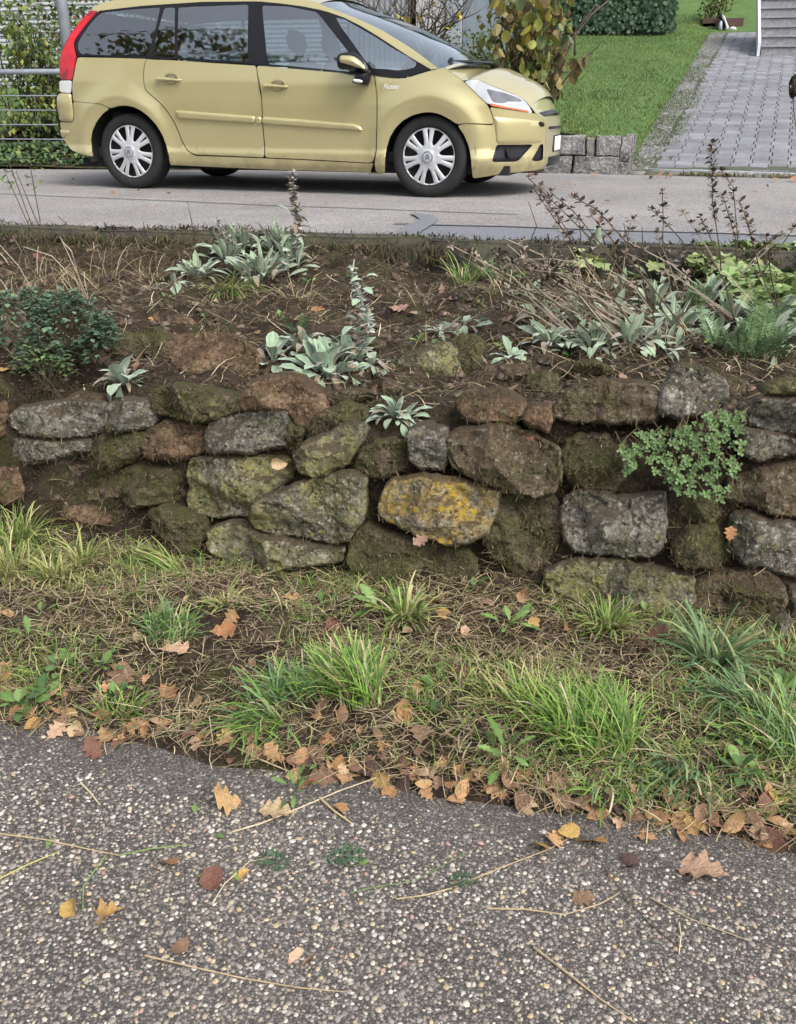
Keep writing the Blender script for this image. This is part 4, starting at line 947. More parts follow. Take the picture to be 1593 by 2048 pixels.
# ---- handles, mouldings, mirror
for Z in (lambda p: CC(p), lambda p: [(a, b) for a, b in CD([(x + 92, y + 88) for x, y in p])]):
    pillow('door_handle', Z([(88, 1040), (100, 1018), (190, 1018), (300, 1035), (420, 1045), (425, 1065), (400, 1085), (300, 1075), (190, 1075), (100, 1078)]), PAINT, None, .036, rr=.012)
pillow('side_moulding', CI([(74, 282), (640, 325), (640, 378), (104, 344)]), PAINT, None, .022, rr=.014)
pillow('side_moulding', CI([(645, 328), (684, 330), (688, 382), (645, 378)]), PAINT, None, .016, rr=.008)
pillow('side_moulding', CI([(690, 328), (1000, 350), (1340, 378), (1385, 395), (1408, 432), (1000, 405), (692, 382)]), PAINT, None, .022, rr=.014)
def cpl(w, Z0):
    ox, oy, s = Z0
    def f(pts):
        r = []
        for x, y in pts:
            L = car_local(at_plane(ox + x / s, oy + y / s, CAR0 - _cl * w, _cl)); r.append((L[0], L[2]))
        return r
    return f
ME = cpl(1.02, (640, 0, 6.127))
mir = bpy.data.objects.new('door_mirror', None)
pillow('mirror_housing', ME([(205, 690), (225, 655), (300, 635), (400, 632), (470, 665), (540, 750), (585, 850), (585, 890), (560, 905), (500, 860), (400, 860), (300, 850), (230, 850), (208, 790)]), BLACK, 1.00, .075, rr=.06)
pillow('mirror_cover', ME([(255, 690), (280, 668), (400, 668), (460, 690), (530, 760), (575, 850), (550, 850), (400, 815), (255, 785), (250, 740)]), PAINT, 1.035, .055, rr=.05)
pillow('mirror_foot', ME([(400, 850), (590, 850), (590, 960), (560, 1040), (520, 1045), (370, 1015), (375, 990), (420, 900)]), BLACK, .96, .08, rr=.05)
pillow('mirror_lamp', ME([(400, 965), (470, 958), (530, 975), (535, 1005), (500, 1018), (420, 1005)]), PEARL, 1.03, .02, rr=.02)
# wiper
wm = MB(); q = TL[-1]; wm.tube([(q[0] + .0, -.62, q[1] + .055), (q[0] + .10, -.25, q[1] + .065), (q[0] + .14, .3, q[1] + .07)], .012, 5); wm.tube([(q[0] + .03, -.66, q[1] + .02), (q[0] + .02, -.60, q[1] + .07)], .02, 6); wm.build('wiper', BLACK, car, local=True)
# lettering on the wing
tc = bpy.data.curves.new('wing_lettering', 'FONT'); tc.body = 'Picasso'; tc.size = .05; tc.shear = .35; tc.extrude = .0008
to = bpy.data.objects.new('tmp', tc); COL.objects.link(to); bpy.context.view_layer.update()
tm = bpy.data.meshes.new_from_object(to.evaluated_get(bpy.context.evaluated_depsgraph_get())); bpy.data.objects.remove(to)
q = cp(767, 177); tv = np.array([v.co for v in tm.vertices]); tx = q[0] + tv[:, 0] * .85; tz = q[1] + tv[:, 1]
build('wing_lettering', np.stack([tx, -(Wd(tx, tz) + .0025 + tv[:, 2]), tz], 1), [list(p.vertices) for p in tm.polygons], WHITE, car, False, local=True)
# ---- inside
def seat(x, y):
    m = MB(); m.box((x, y - .24, .38), (x + .5, y + .24, .52), .05); m.build('seat', INTER, car, True, True)
    m = MB(); bm = MB(); bm.box((-.07, -.24, 0), (.07, .24, .60), .055); R_ = Matrix.Translation((x + .02, y, .45)) @ Matrix.Rotation(-.28, 4, 'Y')
    build('seat_back', [R_ @ Vector(v) for v in bm.v], bm.f, INTER, car, True, local=True)
    hm = MB(); hm.box((-.05, -.13, .65), (.05, .13, .83), .045); hm.tube([(0, -.06, .55), (0, -.06, .70)], .007, 5); hm.tube([(0, .06, .55), (0, .06, .70)], .007, 5)
    build('headrest', [R_ @ Vector(v) for v in hm.v], hm.f, INTER, car, True, local=True)
for y in (-.38, .38): seat(1.62, y); seat(-.22, y)
for y in (-.5, 0, .5): seat(.72, y)
m = MB(); m.box((2.25, -.70, .62), (2.62, .70, .84), .06); m.build('dashboard', DASH, car, True, True)
sw = MB(); Ms = Matrix.Translation((2.12, .38, .86)) @ Matrix.Rotation(-1.15, 4, 'Y'); K = 24
sw.tube([Ms @ Vector((.18 * math.cos(a), .18 * math.sin(a), 0)) for a in np.linspace(0, 2 * math.pi, K)], .015, 6); sw.tube([Ms @ Vector((-.17, 0, 0)), Ms @ Vector((.17, 0, 0))], .02, 5); sw.build('steering_wheel', BLACK, car, True, True)
m = MB(); m.box((-.5, -.70, .25), (2.7, .70, .33)); m.build('cabin_floor', INTER, car, local=True)
# ================================================================== PLANTS ON THE BANK
def leaf_mesh(name, width, mat, fold=.25, droop=.6, seg=7, wave=0., lobes=0, lobe_amp=.0, pw=.8, peak=.55, tint=(1, 1, 1), rim=None, mid=None, stem=.0, cup=0., twist=0., across=3, jag=0., seed=0):
    """leaf of length 1 along +X, normal +Z"""
    r = np.random.default_rng(seed); V = []; T = []; half = across // 2
    a = droop; x = z = 0.; st = 1. / seg; C_ = [(-stem, stem * .15), (0, 0)] if stem else [(0, 0)]
    for i in range(seg):
        an = -a * ((i + .5) / seg) ** 1.2; x += st * math.cos(an); z += st * math.sin(an); C_.append((x, z))
    n = len(C_); off = n - seg - 1
    for i, (x, z) in enumerate(C_):
        t = max(0, (i - off) / seg)
        tt = t ** (math.log(.5) / math.log(peak)); w = width * .5 * max(0., math.sin(math.pi * min(1, tt))) ** pw
        if lobes: w *= 1 + lobe_amp * math.cos(2 * math.pi * lobes * t + .6) + jag * r.uniform(-1, 1)
        w = max(w, .006 if i else .005) if t < .97 else .004
        if stem and i == 0: w = .006
        for j in range(-half, half + 1):
            u = j / half; wv = wave * math.sin(t * 17 + j) * abs(u); tw = twist * t
            y = u * w * math.cos(fold); h = abs(u) * w * math.sin(fold) + wv * w + cup * (u * u) * w
            V.append((x, y * math.cos(tw) - h * math.sin(tw), z + y * math.sin(tw) + h * math.cos(tw)))
            c = np.array(tint, float)
            if rim is not None and abs(u) == 1: c = np.array(rim, float)
            if mid is not None and j == 0: c = np.array(mid, float)
            T.append(c)
    Fc = [(i * across + j, (i + 1) * across + j, (i + 1) * across + j + 1, i * across + j + 1) for i in range(n - 1) for j in range(across - 1)]
    return make_mesh(name, V, Fc, mat, True, np.array(T))
def leaf_M(p, az, el, roll, L): return Matrix.Translation(Vector(p)) @ Matrix.Rotation(az, 4, 'Z') @ Matrix.Rotation(-el, 4, 'Y') @ Matrix.Rotation(roll, 4, 'X') @ Matrix.Scale(L, 4)
LAMB = tinted('lambs_ear_leaf', rough=.9, trans=.12, rnd=.18, sheen=.7, var=.14, scale=45)
GREEN = tinted('green_leaf', rough=.55, trans=.22, rnd=.28, var=.18, scale=35)
DEAD = tinted('dry_stem', rough=.9, var=.25, scale=60)
le = [leaf_mesh('leaf', w, LAMB, f, d, 7, .05, pw=.75, peak=.58, tint=(.185, .265, .15), rim=(.33, .40, .28), mid=(.32, .39, .27), stem=.25, across=5, seed=i) for i, (w, f, d) in enumerate([(.29, .25, .5), (.31, .35, 1.1), (.26, .45, 1.6), (.33, .15, .8), (.28, .5, 0.)])]
lw = [leaf_mesh('leaf', .42, LAMB, .3, d, 7, .10, pw=.7, peak=.62, tint=(.18, .27, .165), rim=(.31, .40, .28), mid=(.30, .38, .26), stem=.3, across=5) for d in (.3, .8, 1.3)]
le += [leaf_mesh('leaf', .28, LAMB, .5, 1.7, 7, .12, tint=(.20, .155, .10), rim=(.27, .22, .15), mid=(.25, .2, .14), stem=.25, across=5)]; lw += le[-1:]
def noisy(a, s): return a + random.uniform(-s, s)
def lambs_ear(px, py, label, n=16, L=.11, el0=80, el1=5, rad=.05, meshes=le, azr=None, up=.0, name='lambs_ear_plant', at=None, dry=0):
    p = at if at is not None else on_bank(px, py); r = thing(name, label, 'plant', tuple(p), 'silvery plants on the bank' if name == 'lambs_ear_plant' else None)
    if name == 'lambs_ear_plant': n = int(n * 1.9); rad *= 1.35
    for k in range(n):
        f = k / max(1, n - 1); az = k * 2.399 + random.uniform(-.4, .4) if azr is None else random.uniform(*azr)
        el = math.radians(noisy(el0 + (el1 - el0) * f ** 1.1, 18)); l = L * (1.0 if name == 'lambs_ear_plant' else 1.) * random.uniform(.6, 1.15) * (.7 + .3 * math.sin(math.pi * min(1, f + .25)))
        q = (rad * f * math.cos(az) * random.uniform(.5, 1.4), rad * f * math.sin(az) * random.uniform(.5, 1.4), .01 + up * random.random())
        link('leaf', random.choice(meshes), r, leaf_M(q, az, el, noisy(0, .5), l))
    return r, p
def spike(root, p, tip_px, whorls, dead=False, bend=.02):
    t = at_y(*tip_px, p[1] - .02); m = MB(); n = 10; pts = [p + (t - p) * i / n + np.array([bend * math.sin(i * .5), 0, 0]) for i in range(n + 1)]
    c = (.20, .19, .16) if dead else (.28, .31, .25); m.tube(pts, [.005 - .0025 * i / n for i in range(n + 1)], 5, c)
    for i in range(whorls):
        f = .35 + .63 * i / whorls; q = p + (t - p) * f; q = q + np.array([bend * math.sin(f * n * .5), 0, 0]); w = (.034 if dead else .022) * (1.25 - f * .6)
        for k in range(12):
            a = random.uniform(0, 6.283); e = random.uniform(-.5, .8); d = np.array([math.cos(a) * math.cos(e), math.sin(a) * math.cos(e), math.sin(e)]); s = np.cross(d, [0, 0, 1]); s /= np.linalg.norm(s)
            l = w * random.uniform(.7, 1.6); cc = np.array((.34, .31, .265) if dead else (.33, .37, .30)) * random.uniform(.7, 1.25)
            m.add([q, q + d * l * .6 + s * l * .3, q + d * l, q + d * l * .6 - s * l * .3], [(0, 1, 2, 3)], cc)
    m.build('flower_spike', LAMB if not dead else DEAD, root, True)
LE = 'silvery felt-leaved plant '
r, p = lambs_ear(395, 555, LE + 'beside the kerb, leftmost of the upper ones', 16, .15)
r, p = lambs_ear(455, 520, LE + 'with a withered grey stump against the kerb', 14, .16); spike(r, p, (440, 432), 5, True)
r, p = lambs_ear(525, 555, LE + 'tall and bushy against the kerb', 30, .17, 85, 15, .12)
r, p = lambs_ear(580, 535, LE + 'sending a dead flower spike up across the road', 20, .15, 85, 20, .1); spike(r, p, (597, 335), 22, True, .03)
for k in range(14):
    f = .1 + .5 * k / 14; q = (at_y(597, 335, p[1] - .02) - p) * f; link('leaf', random.choice(le), r, leaf_M(q, k * 2.4, random.uniform(-.2, 1.), noisy(0, .5), .13 * (1.1 - .6 * f)))
r, p = lambs_ear(545, 725, LE + 'with few leaves above the reddish boulder', 10, .13, 70, 0, meshes=lw)
r, p = lambs_ear(655, 750, LE + 'spreading wide in the middle of the bank', 26, .145, 80, -25, .09, meshes=lw)
r, p = lambs_ear(700, 725, LE + 'with a leaning pale flower spike mid bank', 18, .13, 80, -10, .07, meshes=lw); spike(r, p, (735, 520), 12, False, .05)
for k in range(22):
    f = .12 + .75 * k / 22; q = (at_y(735, 520, p[1] - .02) - p) * f; link('leaf', random.choice(lw), r, leaf_M(q, k * 2.4, random.uniform(-.2, .9), noisy(0, .5), .085 * (1.15 - .6 * f)))
r, p = lambs_ear(248, 770, LE + 'growing below the dark green clump', 15, .12, 85, -35, .04, meshes=lw)
r, p = lambs_ear(795, 838, LE + 'perched on the wall top above the small square stone', 24, .085, 80, -15, .06, meshes=lw, azr=(-3.3, .2))
r, p = lambs_ear(925, 655, LE + 'small and flattened on bare soil', 9, .12, 30, 0, meshes=lw)
r, p = lambs_ear(1105, 690, LE + 'at the left foot of the dry stalks', 16, .13, 65, 5)
r, p = lambs_ear(1190, 700, LE + 'dense among the dry stalks, second from left', 26, .13, 80, 5, .1)
r, p = lambs_ear(1260, 690, LE + 'dense among the dry stalks, with bluish leaves', 24, .13, 80, 5, .1)
r, p = lambs_ear(1350, 660, LE + 'behind the dry stalks', 18, .14, 80, 15, .08)
r, p = lambs_ear(1410, 610, LE + 'beside the pale green ground cover', 16, .14, 85, 15, .08)
r, p = lambs_ear(1195, 515, LE + 'with one tall upright leaf at the kerb', 7, .17, 88, 30)
r, p = lambs_ear(1135, 545, LE + 'small against the mossy kerb', 8, .13, 70, 20)
r, p = lambs_ear(1540, 700, LE + 'grey and drooping by the ferny plant', 14, .15, 60, -10, .08)
r, p = lambs_ear(1545, 650, LE + 'behind the ferny plant', 12, .14, 80, 10, .08)
r, p = lambs_ear(1450, 560, LE + 'among the pale green ground cover', 12, .15, 85, 20, .06)
r, p = lambs_ear(1020, 720, LE + 'wilted and tiny beside bare soil', 7, .09, 50, -20, .03, meshes=lw)
r, p = lambs_ear(885, 668, LE + 'low, pale and half buried', 7, .09, 40, 0, .03)

lambs_ear(350, 575, LE + 'small, lying before the leftmost upper one', 8, .12, 50, 0)
lambs_ear(610, 700, LE + 'between the few-leaved one and the wide one', 14, .12, 75, 0, .06, meshes=lw)
lambs_ear(745, 735, LE + 'drooping at the right of the wide one', 10, .12, 45, -25, .05, meshes=lw)
lambs_ear(1150, 640, LE + 'bluish, shaded by the leaning stalks', 14, .12, 75, 5, .07)
lambs_ear(1310, 610, LE + 'grey, in the thick of the dry stalks', 16, .12, 80, 5, .08)
lambs_ear(1230, 640, LE + 'half hidden behind the stalk bundle', 16, .12, 80, 5, .08)
lambs_ear(1465, 640, LE + 'left of the ferny plant', 16, .12, 80, 5, .08)
lambs_ear(1585, 600, LE + 'pale, at the right edge of the bank', 14, .13, 80, 5, .08)
r, p = lambs_ear(480, 500, LE + 'with two woolly stalks against the kerb', 14, .16, 85, 25, .1); spike(r, p, (470, 440), 8, False); spike(r, p, (505, 448), 7, True)
r, p = lambs_ear(560, 500, LE + 'crowded below the dead flower spike', 18, .15, 85, 20, .1); spike(r, p, (560, 440), 6, False)
r, p = lambs_ear(1330, 560, LE + 'with thin woolly stalks amid the bundle', 14, .13, 80, 5, .1); spike(r, p, (1345, 480), 6, True)
lambs_ear(1500, 610, LE + 'small, above the ferny plant', 12, .12, 80, 5, .08)
lambs_ear(1090, 640, LE + 'left of the stalk bundle, leaves lying flat', 10, .12, 50, 0, .08)
for x, y, lab, n, L in [(1060, 600, 'with narrow leaves under the tips of the leaning stalks', 9, .11), (1290, 560, 'pale, deep in the stalk tangle', 10, .12), (1380, 560, 'upright, at the left end of the pale green cover', 10, .13), (1240, 580, 'bluish, high in the stalk tangle', 10, .12), (1430, 680, 'low, between the ferny plant and the stalks', 10, .12), (1330, 700, 'low, at the right foot of the stalk bundle', 11, .11), (1150, 690, 'low and wide between the first two at the stalk foot', 11, .11), (1560, 560, 'silvery, above the right edge of the bank', 9, .13), (1520, 660, 'beside the ferny plant, facing the wall', 9, .11)]: lambs_ear(x, y, LE + lab, n, L, 82, 5, .09)
ferny(1420, 650, 'feathery green plant left of the larger ferny one', 14, .15, .09) if 0 else None
# ---- dark green herb cushion at the left
def herb(px, py, label, cx, cy, rx, rz, n, tint, name='herb_clump', lsz=.026, hang=True):
    p = on_bank(px, py); c = at_y(cx, cy, p[1] - .02); r = thing(name, label, 'plant', tuple(p)); ppm = F / np.dot(c - _C, _FW); ax = rx / ppm; az_ = rz / ppm
    m = MB(); sm = MB()
    for k in range(n):
        th = random.uniform(0, 6.283); ph = math.acos(random.uniform(-.35, 1)); rr = random.uniform(.72, 1.03)
        d = np.array([math.cos(th) * math.sin(ph), math.sin(th) * math.sin(ph), math.cos(ph)]); q = c + d * rr * [ax, ax * .8, az_]
        q += fbm((q * 14)[None], 2)[0] * .09 * d
        if k % 12 == 0: sm.tube([p + [random.uniform(-.06, .06), 0, 0], (p + q) / 2 + [0, 0, .02], q], .0016, 3, (.10, .08, .05))
        az = th + random.uniform(-1, 1); el = random.uniform(-.4, .7); s = lsz * random.uniform(.6, 1.25)
        f = np.array([math.cos(az) * math.cos(el), math.sin(az) * math.cos(el), math.sin(el)]); u = np.array([-math.sin(az), math.cos(az), 0]); up = np.cross(f, u)
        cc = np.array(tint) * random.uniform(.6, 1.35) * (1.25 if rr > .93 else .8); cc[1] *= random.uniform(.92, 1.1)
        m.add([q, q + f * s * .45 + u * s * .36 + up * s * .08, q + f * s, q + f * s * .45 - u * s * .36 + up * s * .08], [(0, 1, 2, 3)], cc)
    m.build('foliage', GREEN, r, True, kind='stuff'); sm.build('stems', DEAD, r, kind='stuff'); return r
def herb2():
    p = on_bank(125, 735); r = thing('herb_clump', 'dark green cushion of small leaves spilling over the left of the wall', 'plant', tuple(p)); m = MB(); sm = MB(); ppm = F / np.dot(p - _C, _FW)
    for cx, cy, rx, rz, n in [(110, 632, 85, 42, 1100), (45, 622, 50, 30, 350), (165, 655, 60, 45, 750), (95, 675, 80, 45, 650), (190, 690, 38, 40, 260), (130, 600, 60, 22, 300), (75, 715, 50, 35, 160), (15, 600, 40, 22, 160), (20, 655, 40, 40, 220), (215, 660, 25, 40, 160), (70, 585, 40, 14, 120)]:
        c = at_y(cx, cy, p[1] - .03 - (cy - 632) * .002)
        for k in range(n):
            d = np.array([random.gauss(0, 1), random.gauss(0, 1), random.gauss(0, 1) + .25]); d /= np.linalg.norm(d); q = c + d * [rx / ppm, rx / ppm * .7, rz / ppm] * random.uniform(.6, 1.05); q += fbm((q * 16)[None], 2)[0] * .07 * d
            if fbm((q * 11 + 4)[None], 3)[0] < -.10: continue
            az = math.atan2(d[1], d[0]) + random.uniform(-1.2, 1.2); el = random.uniform(-.6, .6); s = .024 * random.uniform(.55, 1.3); f = np.array([math.cos(az) * math.cos(el), math.sin(az) * math.cos(el), math.sin(el)]); u = np.array([-math.sin(az), math.cos(az), 0]); up = np.cross(f, u)
            cc = np.array(random.choice([(.105, .175, .11), (.13, .205, .125), (.08, .135, .085), (.19, .26, .15)])) * random.uniform(.7, 1.3)
            m.add([q, q + f * s * .45 + u * s * .4 + up * s * .1, q + f * s, q + f * s * .45 - u * s * .4 + up * s * .1], [(0, 1, 2, 3)], cc)
            if k % 9 == 0: b_ = p + [random.uniform(-.1, .1), random.uniform(-.02, .05), -.02]; sm.tube([b_, (b_ + q) / 2 + [random.uniform(-.03, .03), 0, .02], q], .0015, 3, (.13, .10, .06))
    m.build('foliage', GREEN, r, True, kind='stuff'); sm.build('stems', DEAD, r, kind='stuff')
herb2()
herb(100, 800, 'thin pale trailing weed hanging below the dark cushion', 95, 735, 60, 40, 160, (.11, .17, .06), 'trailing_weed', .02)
# ---- stonecrop on the right of the wall
def stonecrop():
    p0 = WP0 + WN * .07; r = thing('stonecrop', 'pale green stonecrop with round rosettes draped over the right of the wall', 'plant', tuple(at_plane(1380, 900, p0, WN)))
    SED = tinted('stonecrop_leaf', rough=.5, trans=.1, rnd=.22, var=.12, scale=50)
    ms = []
    for v in range(4):
        m = MB()
        for k in range(9):
            a = k * 2.399 + random.uniform(-.2, .2); f = k / 8; el = 1.1 - .95 * f; l = .45 + .55 * f
            d = np.array([math.cos(a) * math.cos(el), math.sin(a) * math.cos(el), math.sin(el)]); u = np.array([-math.sin(a), math.cos(a), 0]); up = np.cross(d, u) * -1
            P = [d * .08, d * l * .5 + u * l * .2, d * l * .85 + u * l * .27 + up * l * .05, d * l + up * .08, d * l * .85 - u * l * .27 + up * l * .05, d * l * .5 - u * l * .2]
            c1 = np.array((.125, .20, .075)) * (1.2 - .3 * f); m.add(P, [(0, 1, 2, 3), (0, 3, 4, 5)], c1)
        me = make_mesh('rosette', m.v, m.f, SED, False, np.array(m.t)); ms.append(me)
    spots = [(845, 345), (865, 405), (885, 435), (860, 470), (905, 365), (940, 365), (960, 350), (925, 300), (900, 300), (1015, 410), (1030, 455), (1000, 470), (1085, 370), (1100, 400), (1110, 440), (1075, 460), (1085, 540), (1140, 325), (1150, 350), (1180, 300), (1205, 325), (1225, 275), (1240, 335), (1225, 370), (1255, 385), (1240, 430), (1240, 455), (1190, 485), (1225, 510), (1245, 545), (1270, 550), (1300, 540), (1300, 420), (1320, 400), (1310, 480), (1295, 275), (1300, 240), (1275, 225), (1250, 245), (1340, 290), (1355, 345), (1345, 375), (1360, 215), (1330, 240), (1215, 240), (1180, 265), (1150, 255), (1060, 490), (1145, 500), (1165, 430), (1205, 410), (940, 320), (980, 380), (1265, 585), (1120, 300), (1090, 300)]
    random.seed(3); hull = [(830, 330), (960, 290), (1100, 270), (1260, 205), (1370, 215), (1370, 380), (1330, 480), (1300, 580), (1080, 560), (940, 470), (850, 480)]
    while len(spots) < 190:
        x, y = random.uniform(830, 1375), random.uniform(205, 585)
        if inside(np.array(hull, float), np.array([x]), np.array([y]))[0] and random.random() < (.9 if y < 360 else .45): spots.append((x, y))
    sm = MB()
    for x, y in spots:
        q = at_plane(860 + x / 2.173, 730 + y / 2.173, p0 + WN * random.uniform(-.01, .03), WN); s = random.uniform(.010, .022)
        out = Vector((random.uniform(-.4, .4), -1, random.uniform(.3, 1.0))).normalized(); M = Matrix.Translation(Vector(q - base_of(r))) @ out.to_track_quat('Z', 'Y').to_matrix().to_4x4() @ Matrix.Rotation(random.uniform(0, 6), 4, 'Z') @ Matrix.Scale(s, 4)
        link('rosette', random.choice(ms), r, M)
        e = q + np.array([random.uniform(-.04, .04), .05, random.uniform(.0, .045)])
        if random.random() < .5: sm.tube([q, (q + e) / 2 + [random.uniform(-.02, .02), -.02, 0], e], .0013, 4, (.13, .10, .06))
    sm.build('stems', DEAD, r, kind='stuff')
stonecrop()
# ---- pale green ground cover by the kerb, lobed leaves
def lobed_leaf(name, mat, tint, n=7, seed=0):
    r = np.random.default_rng(seed); m = MB(); ring = []
    for i in range(n * 4):
        a = -2.7 + 5.4 * i / (n * 4 - 1); rr = .5 * (1 + .17 * math.cos(i * math.pi / 2 * 1.0) + r.uniform(-.05, .05)); ring.append((rr * math.cos(a) + .1, rr * math.sin(a), .08 * math.cos(a * 3) - .12 * rr + r.uniform(-.02, .02)))
    m.add([(.02, 0, 0)] + ring, [(0, i + 1, i + 2) for i in range(len(ring) - 1)], tint)
    m.tube([(.02, 0, 0), (-.15, 0, -.25), (-.2, 0, -.6)], .018, 3, np.array(tint) * .7)
    return make_mesh(name, m.v, m.f, mat, False, np.array(m.t))
ll = [lobed_leaf('leaf', GREEN, t, seed=i) for i, t in enumerate([(.27, .34, .13), (.22, .30, .12), (.32, .37, .17), (.17, .25, .09)])]
gc = [(1270, 590, 'thin scatter of lobed leaves at the kerb left of the pale green clumps', 1120, 1400), (1430, 640, 'left clump of lobed pale green leaves below the kerb', 1365, 1470), (1530, 640, 'right clump of lobed pale green leaves below the kerb', 1465, 1640)]
for bx, by, lab, x0, x1 in gc:
    b = on_bank(bx, by - 50); r = thing('ground_cover', lab, 'plant', tuple(b))
    for k in range(60 if x0 < 1200 else 170 if x0 < 1400 else 230):
        x = random.uniform(x0, x1); y = 505 + 120 * random.random() ** 1.2
        if y > 560 + (max(x, 1390) - 1390) * .5 or (x0 < 1200 and y > 560): continue
        q = on_bank(x, y + 25) + [0, 0, random.uniform(.06, .13)]
        link('leaf', random.choice(ll), r, leaf_M(q - b, random.uniform(0, 6.283), random.uniform(-.5, .7), random.uniform(-.6, .6) , random.uniform(.05, .10)))
# ---- ferny plant
def frond(name, mat, tint, n=11, w=.28, seed=0):
    m = MB(); r = random.Random(seed); m.tube([(0, 0, 0), (.5, 0, .06), (1, 0, -.02)], .008, 3, tint)
    for i in range(n):
        t = .18 + .8 * i / n; ww = w * math.sin(math.pi * (.12 + .8 * t)) ** .8
        for s in (-1, 1):
            b = np.array([t, 0, .06 * math.sin(math.pi * t)]); e = b + [ww * .5, s * ww, r.uniform(-.06, .10)]; c = np.array(tint) * r.uniform(.8, 1.25)
            d = (e - b); sd = np.array([-d[1], d[0], 0]) * .12; m.add([b, b + d * .5 + sd, e, b + d * .5 - sd], [(0, 1, 2, 3)], c)
    return make_mesh(name, m.v, m.f, mat, False, np.array(m.t))
fr = [frond('frond', GREEN, t, 15, .2, seed=i) for i, t in enumerate([(.11, .18, .085), (.14, .21, .09), (.09, .15, .07)])]
def ferny(px, py, lab, n, L, spread=.12, name='ferny_plant'):
    b = on_bank(px, py); r = thing(name, lab, 'plant', tuple(b))
    for k in range(n):
        az = random.uniform(0, 6.283); q = np.array([random.uniform(-spread, spread), random.uniform(-spread, spread) * .5, 0]); link('frond', random.choice(fr), r, leaf_M(q, az, math.radians(random.uniform(35, 88)), noisy(0, .6), L * random.uniform(.6, 1.1)))
ferny(1500, 720, 'feathery dark green plant among grey leaves at the right of the bank', 30, .20)
ferny(590, 665, 'small feathery seedling beside the pale flower spike', 7, .09, .04)
ferny(1150, 525, 'feathery green tuft against the kerb right of the bare concrete', 12, .13, .08)
ferny(740, 965, 'small grey-green feathery weed rooted between lichen stones', 10, .07, .03, 'wall_weed')
ferny(1405, 625, 'feathery green plant left of the larger ferny one', 14, .15, .09)
ferny(1570, 690, 'feathery green plant at the right edge of the bank', 14, .17, .1)
ferny(1265, 535, 'feathery green weed behind the stalk bundle', 12, .15, .1)
# ---- dry flower stalks
def stalks(base_px, label, stems):
    b = on_bank(*base_px); r = thing('dry_flower_stalks', label, 'dead stalks', tuple(b), 'dead flower stalks on the bank')
    for pts, heads, dark in stems:
        m = MB(); B0 = on_bank(*pts[0]); yy = B0[1]; P = [B0] + [at_y(x, y, yy - random.uniform(0, .05)) for x, y in pts[1:]]
        P = [P[0]] + [p + np.array([0, -.03 * i, 0]) for i, p in enumerate(P[1:], 1)]
        c = np.array((.085, .06, .045) if dark else (.31, .265, .20)) * random.uniform(.8, 1.2)
        m.tube(P, [.0036 - .0019 * i / max(1, len(P) - 1) for i in range(len(P))], 5, c); st = m.build('stem', DEAD, r)
        if heads:
            h = MB(); L = [np.linalg.norm(P[i + 1] - P[i]) for i in range(len(P) - 1)]; tot = sum(L)
            for k in range(heads):
                f = 1 - .5 * k / heads * (1 if heads > 6 else .7); s = f * tot; i = 0
                while i < len(L) - 1 and s > L[i]: s -= L[i]; i += 1
                q = P[i] + (P[i + 1] - P[i]) * min(1, s / L[i])
                for _ in range(15):
                    a = random.uniform(0, 6.283); e = random.uniform(-.6, 1.0); d = np.array([math.cos(a) * math.cos(e), math.sin(a) * math.cos(e), math.sin(e)]); sd = np.cross(d, [.3, .2, 1]); sd /= np.linalg.norm(sd)
                    l = random.uniform(.013, .034); cc = np.array((.13, .095, .075) if dark else (.19, .155, .125)) * random.uniform(.55, 1.5); q2 = q + d * random.uniform(0, .008)
                    h.add([q2, q2 + d * l * .5 + sd * l * .28, q2 + d * l, q2 + d * l * .5 - sd * l * .28], [(0, 1, 2, 3)], cc)
            h.build('seed_head', DEAD, st, kind='stuff')
S = []
random.seed(11)
for k in range(26):                                      # the leaning bundle
    bx = random.uniform(1240, 1360); f = random.random(); S.append(([(bx, random.uniform(640, 705)), (bx - 90 - 60 * f, 600 - 20 * f + random.uniform(-20, 30)), (1130 - 70 * f + random.uniform(-50, 60), 530 + random.uniform(-25, 35)), (1010 + random.uniform(0, 120), 480 + random.uniform(-15, 60))], random.choice([0, 0, 3, 5]), random.random() < .3))
stalks((1300, 680), 'bundle of bleached stalks leaning far to the left over silvery leaves', S)
S = []
for k in range(40):
    bx = random.uniform(1120, 1560); by = random.uniform(590, 700); dx = random.gauss(-90, 70); h = random.uniform(60, 200); S.append(([(bx, by), (bx + dx * .5, by - h * .6), (bx + dx + random.uniform(-20, 20), by - h + random.uniform(-10, 25))], random.choice([0, 0, 2, 3]), random.random() < .45))
stalks((1360, 670), 'tangle of short fine dead stems threaded through the silvery plants on the right', S)
S = [([(1330, 650), (1230, 520), (1150, 440), (1062, 352)], 7, True), ([(1300, 700), (1190, 540), (1110, 430), (1075, 375)], 5, True), ([(1210, 560), (1130, 450), (1085, 385)], 6, True), ([(1400, 700), (1320, 590), (1230, 480), (1185, 425)], 7, True), ([(1270, 620), (1215, 500), (1150, 420), (1105, 380)], 4, True), ([(1160, 520), (1163, 470), (1160, 440)], 1, True), ([(1285, 560), (1286, 480), (1285, 452)], 0, True), ([(1050, 510), (1075, 450), (1060, 400)], 0, True), ([(1310, 640), (1270, 500), (1195, 415), (1150, 390)], 6, True)]
stalks((1310, 690), 'dark brown stalks with small seed clusters arching left over the road', S)
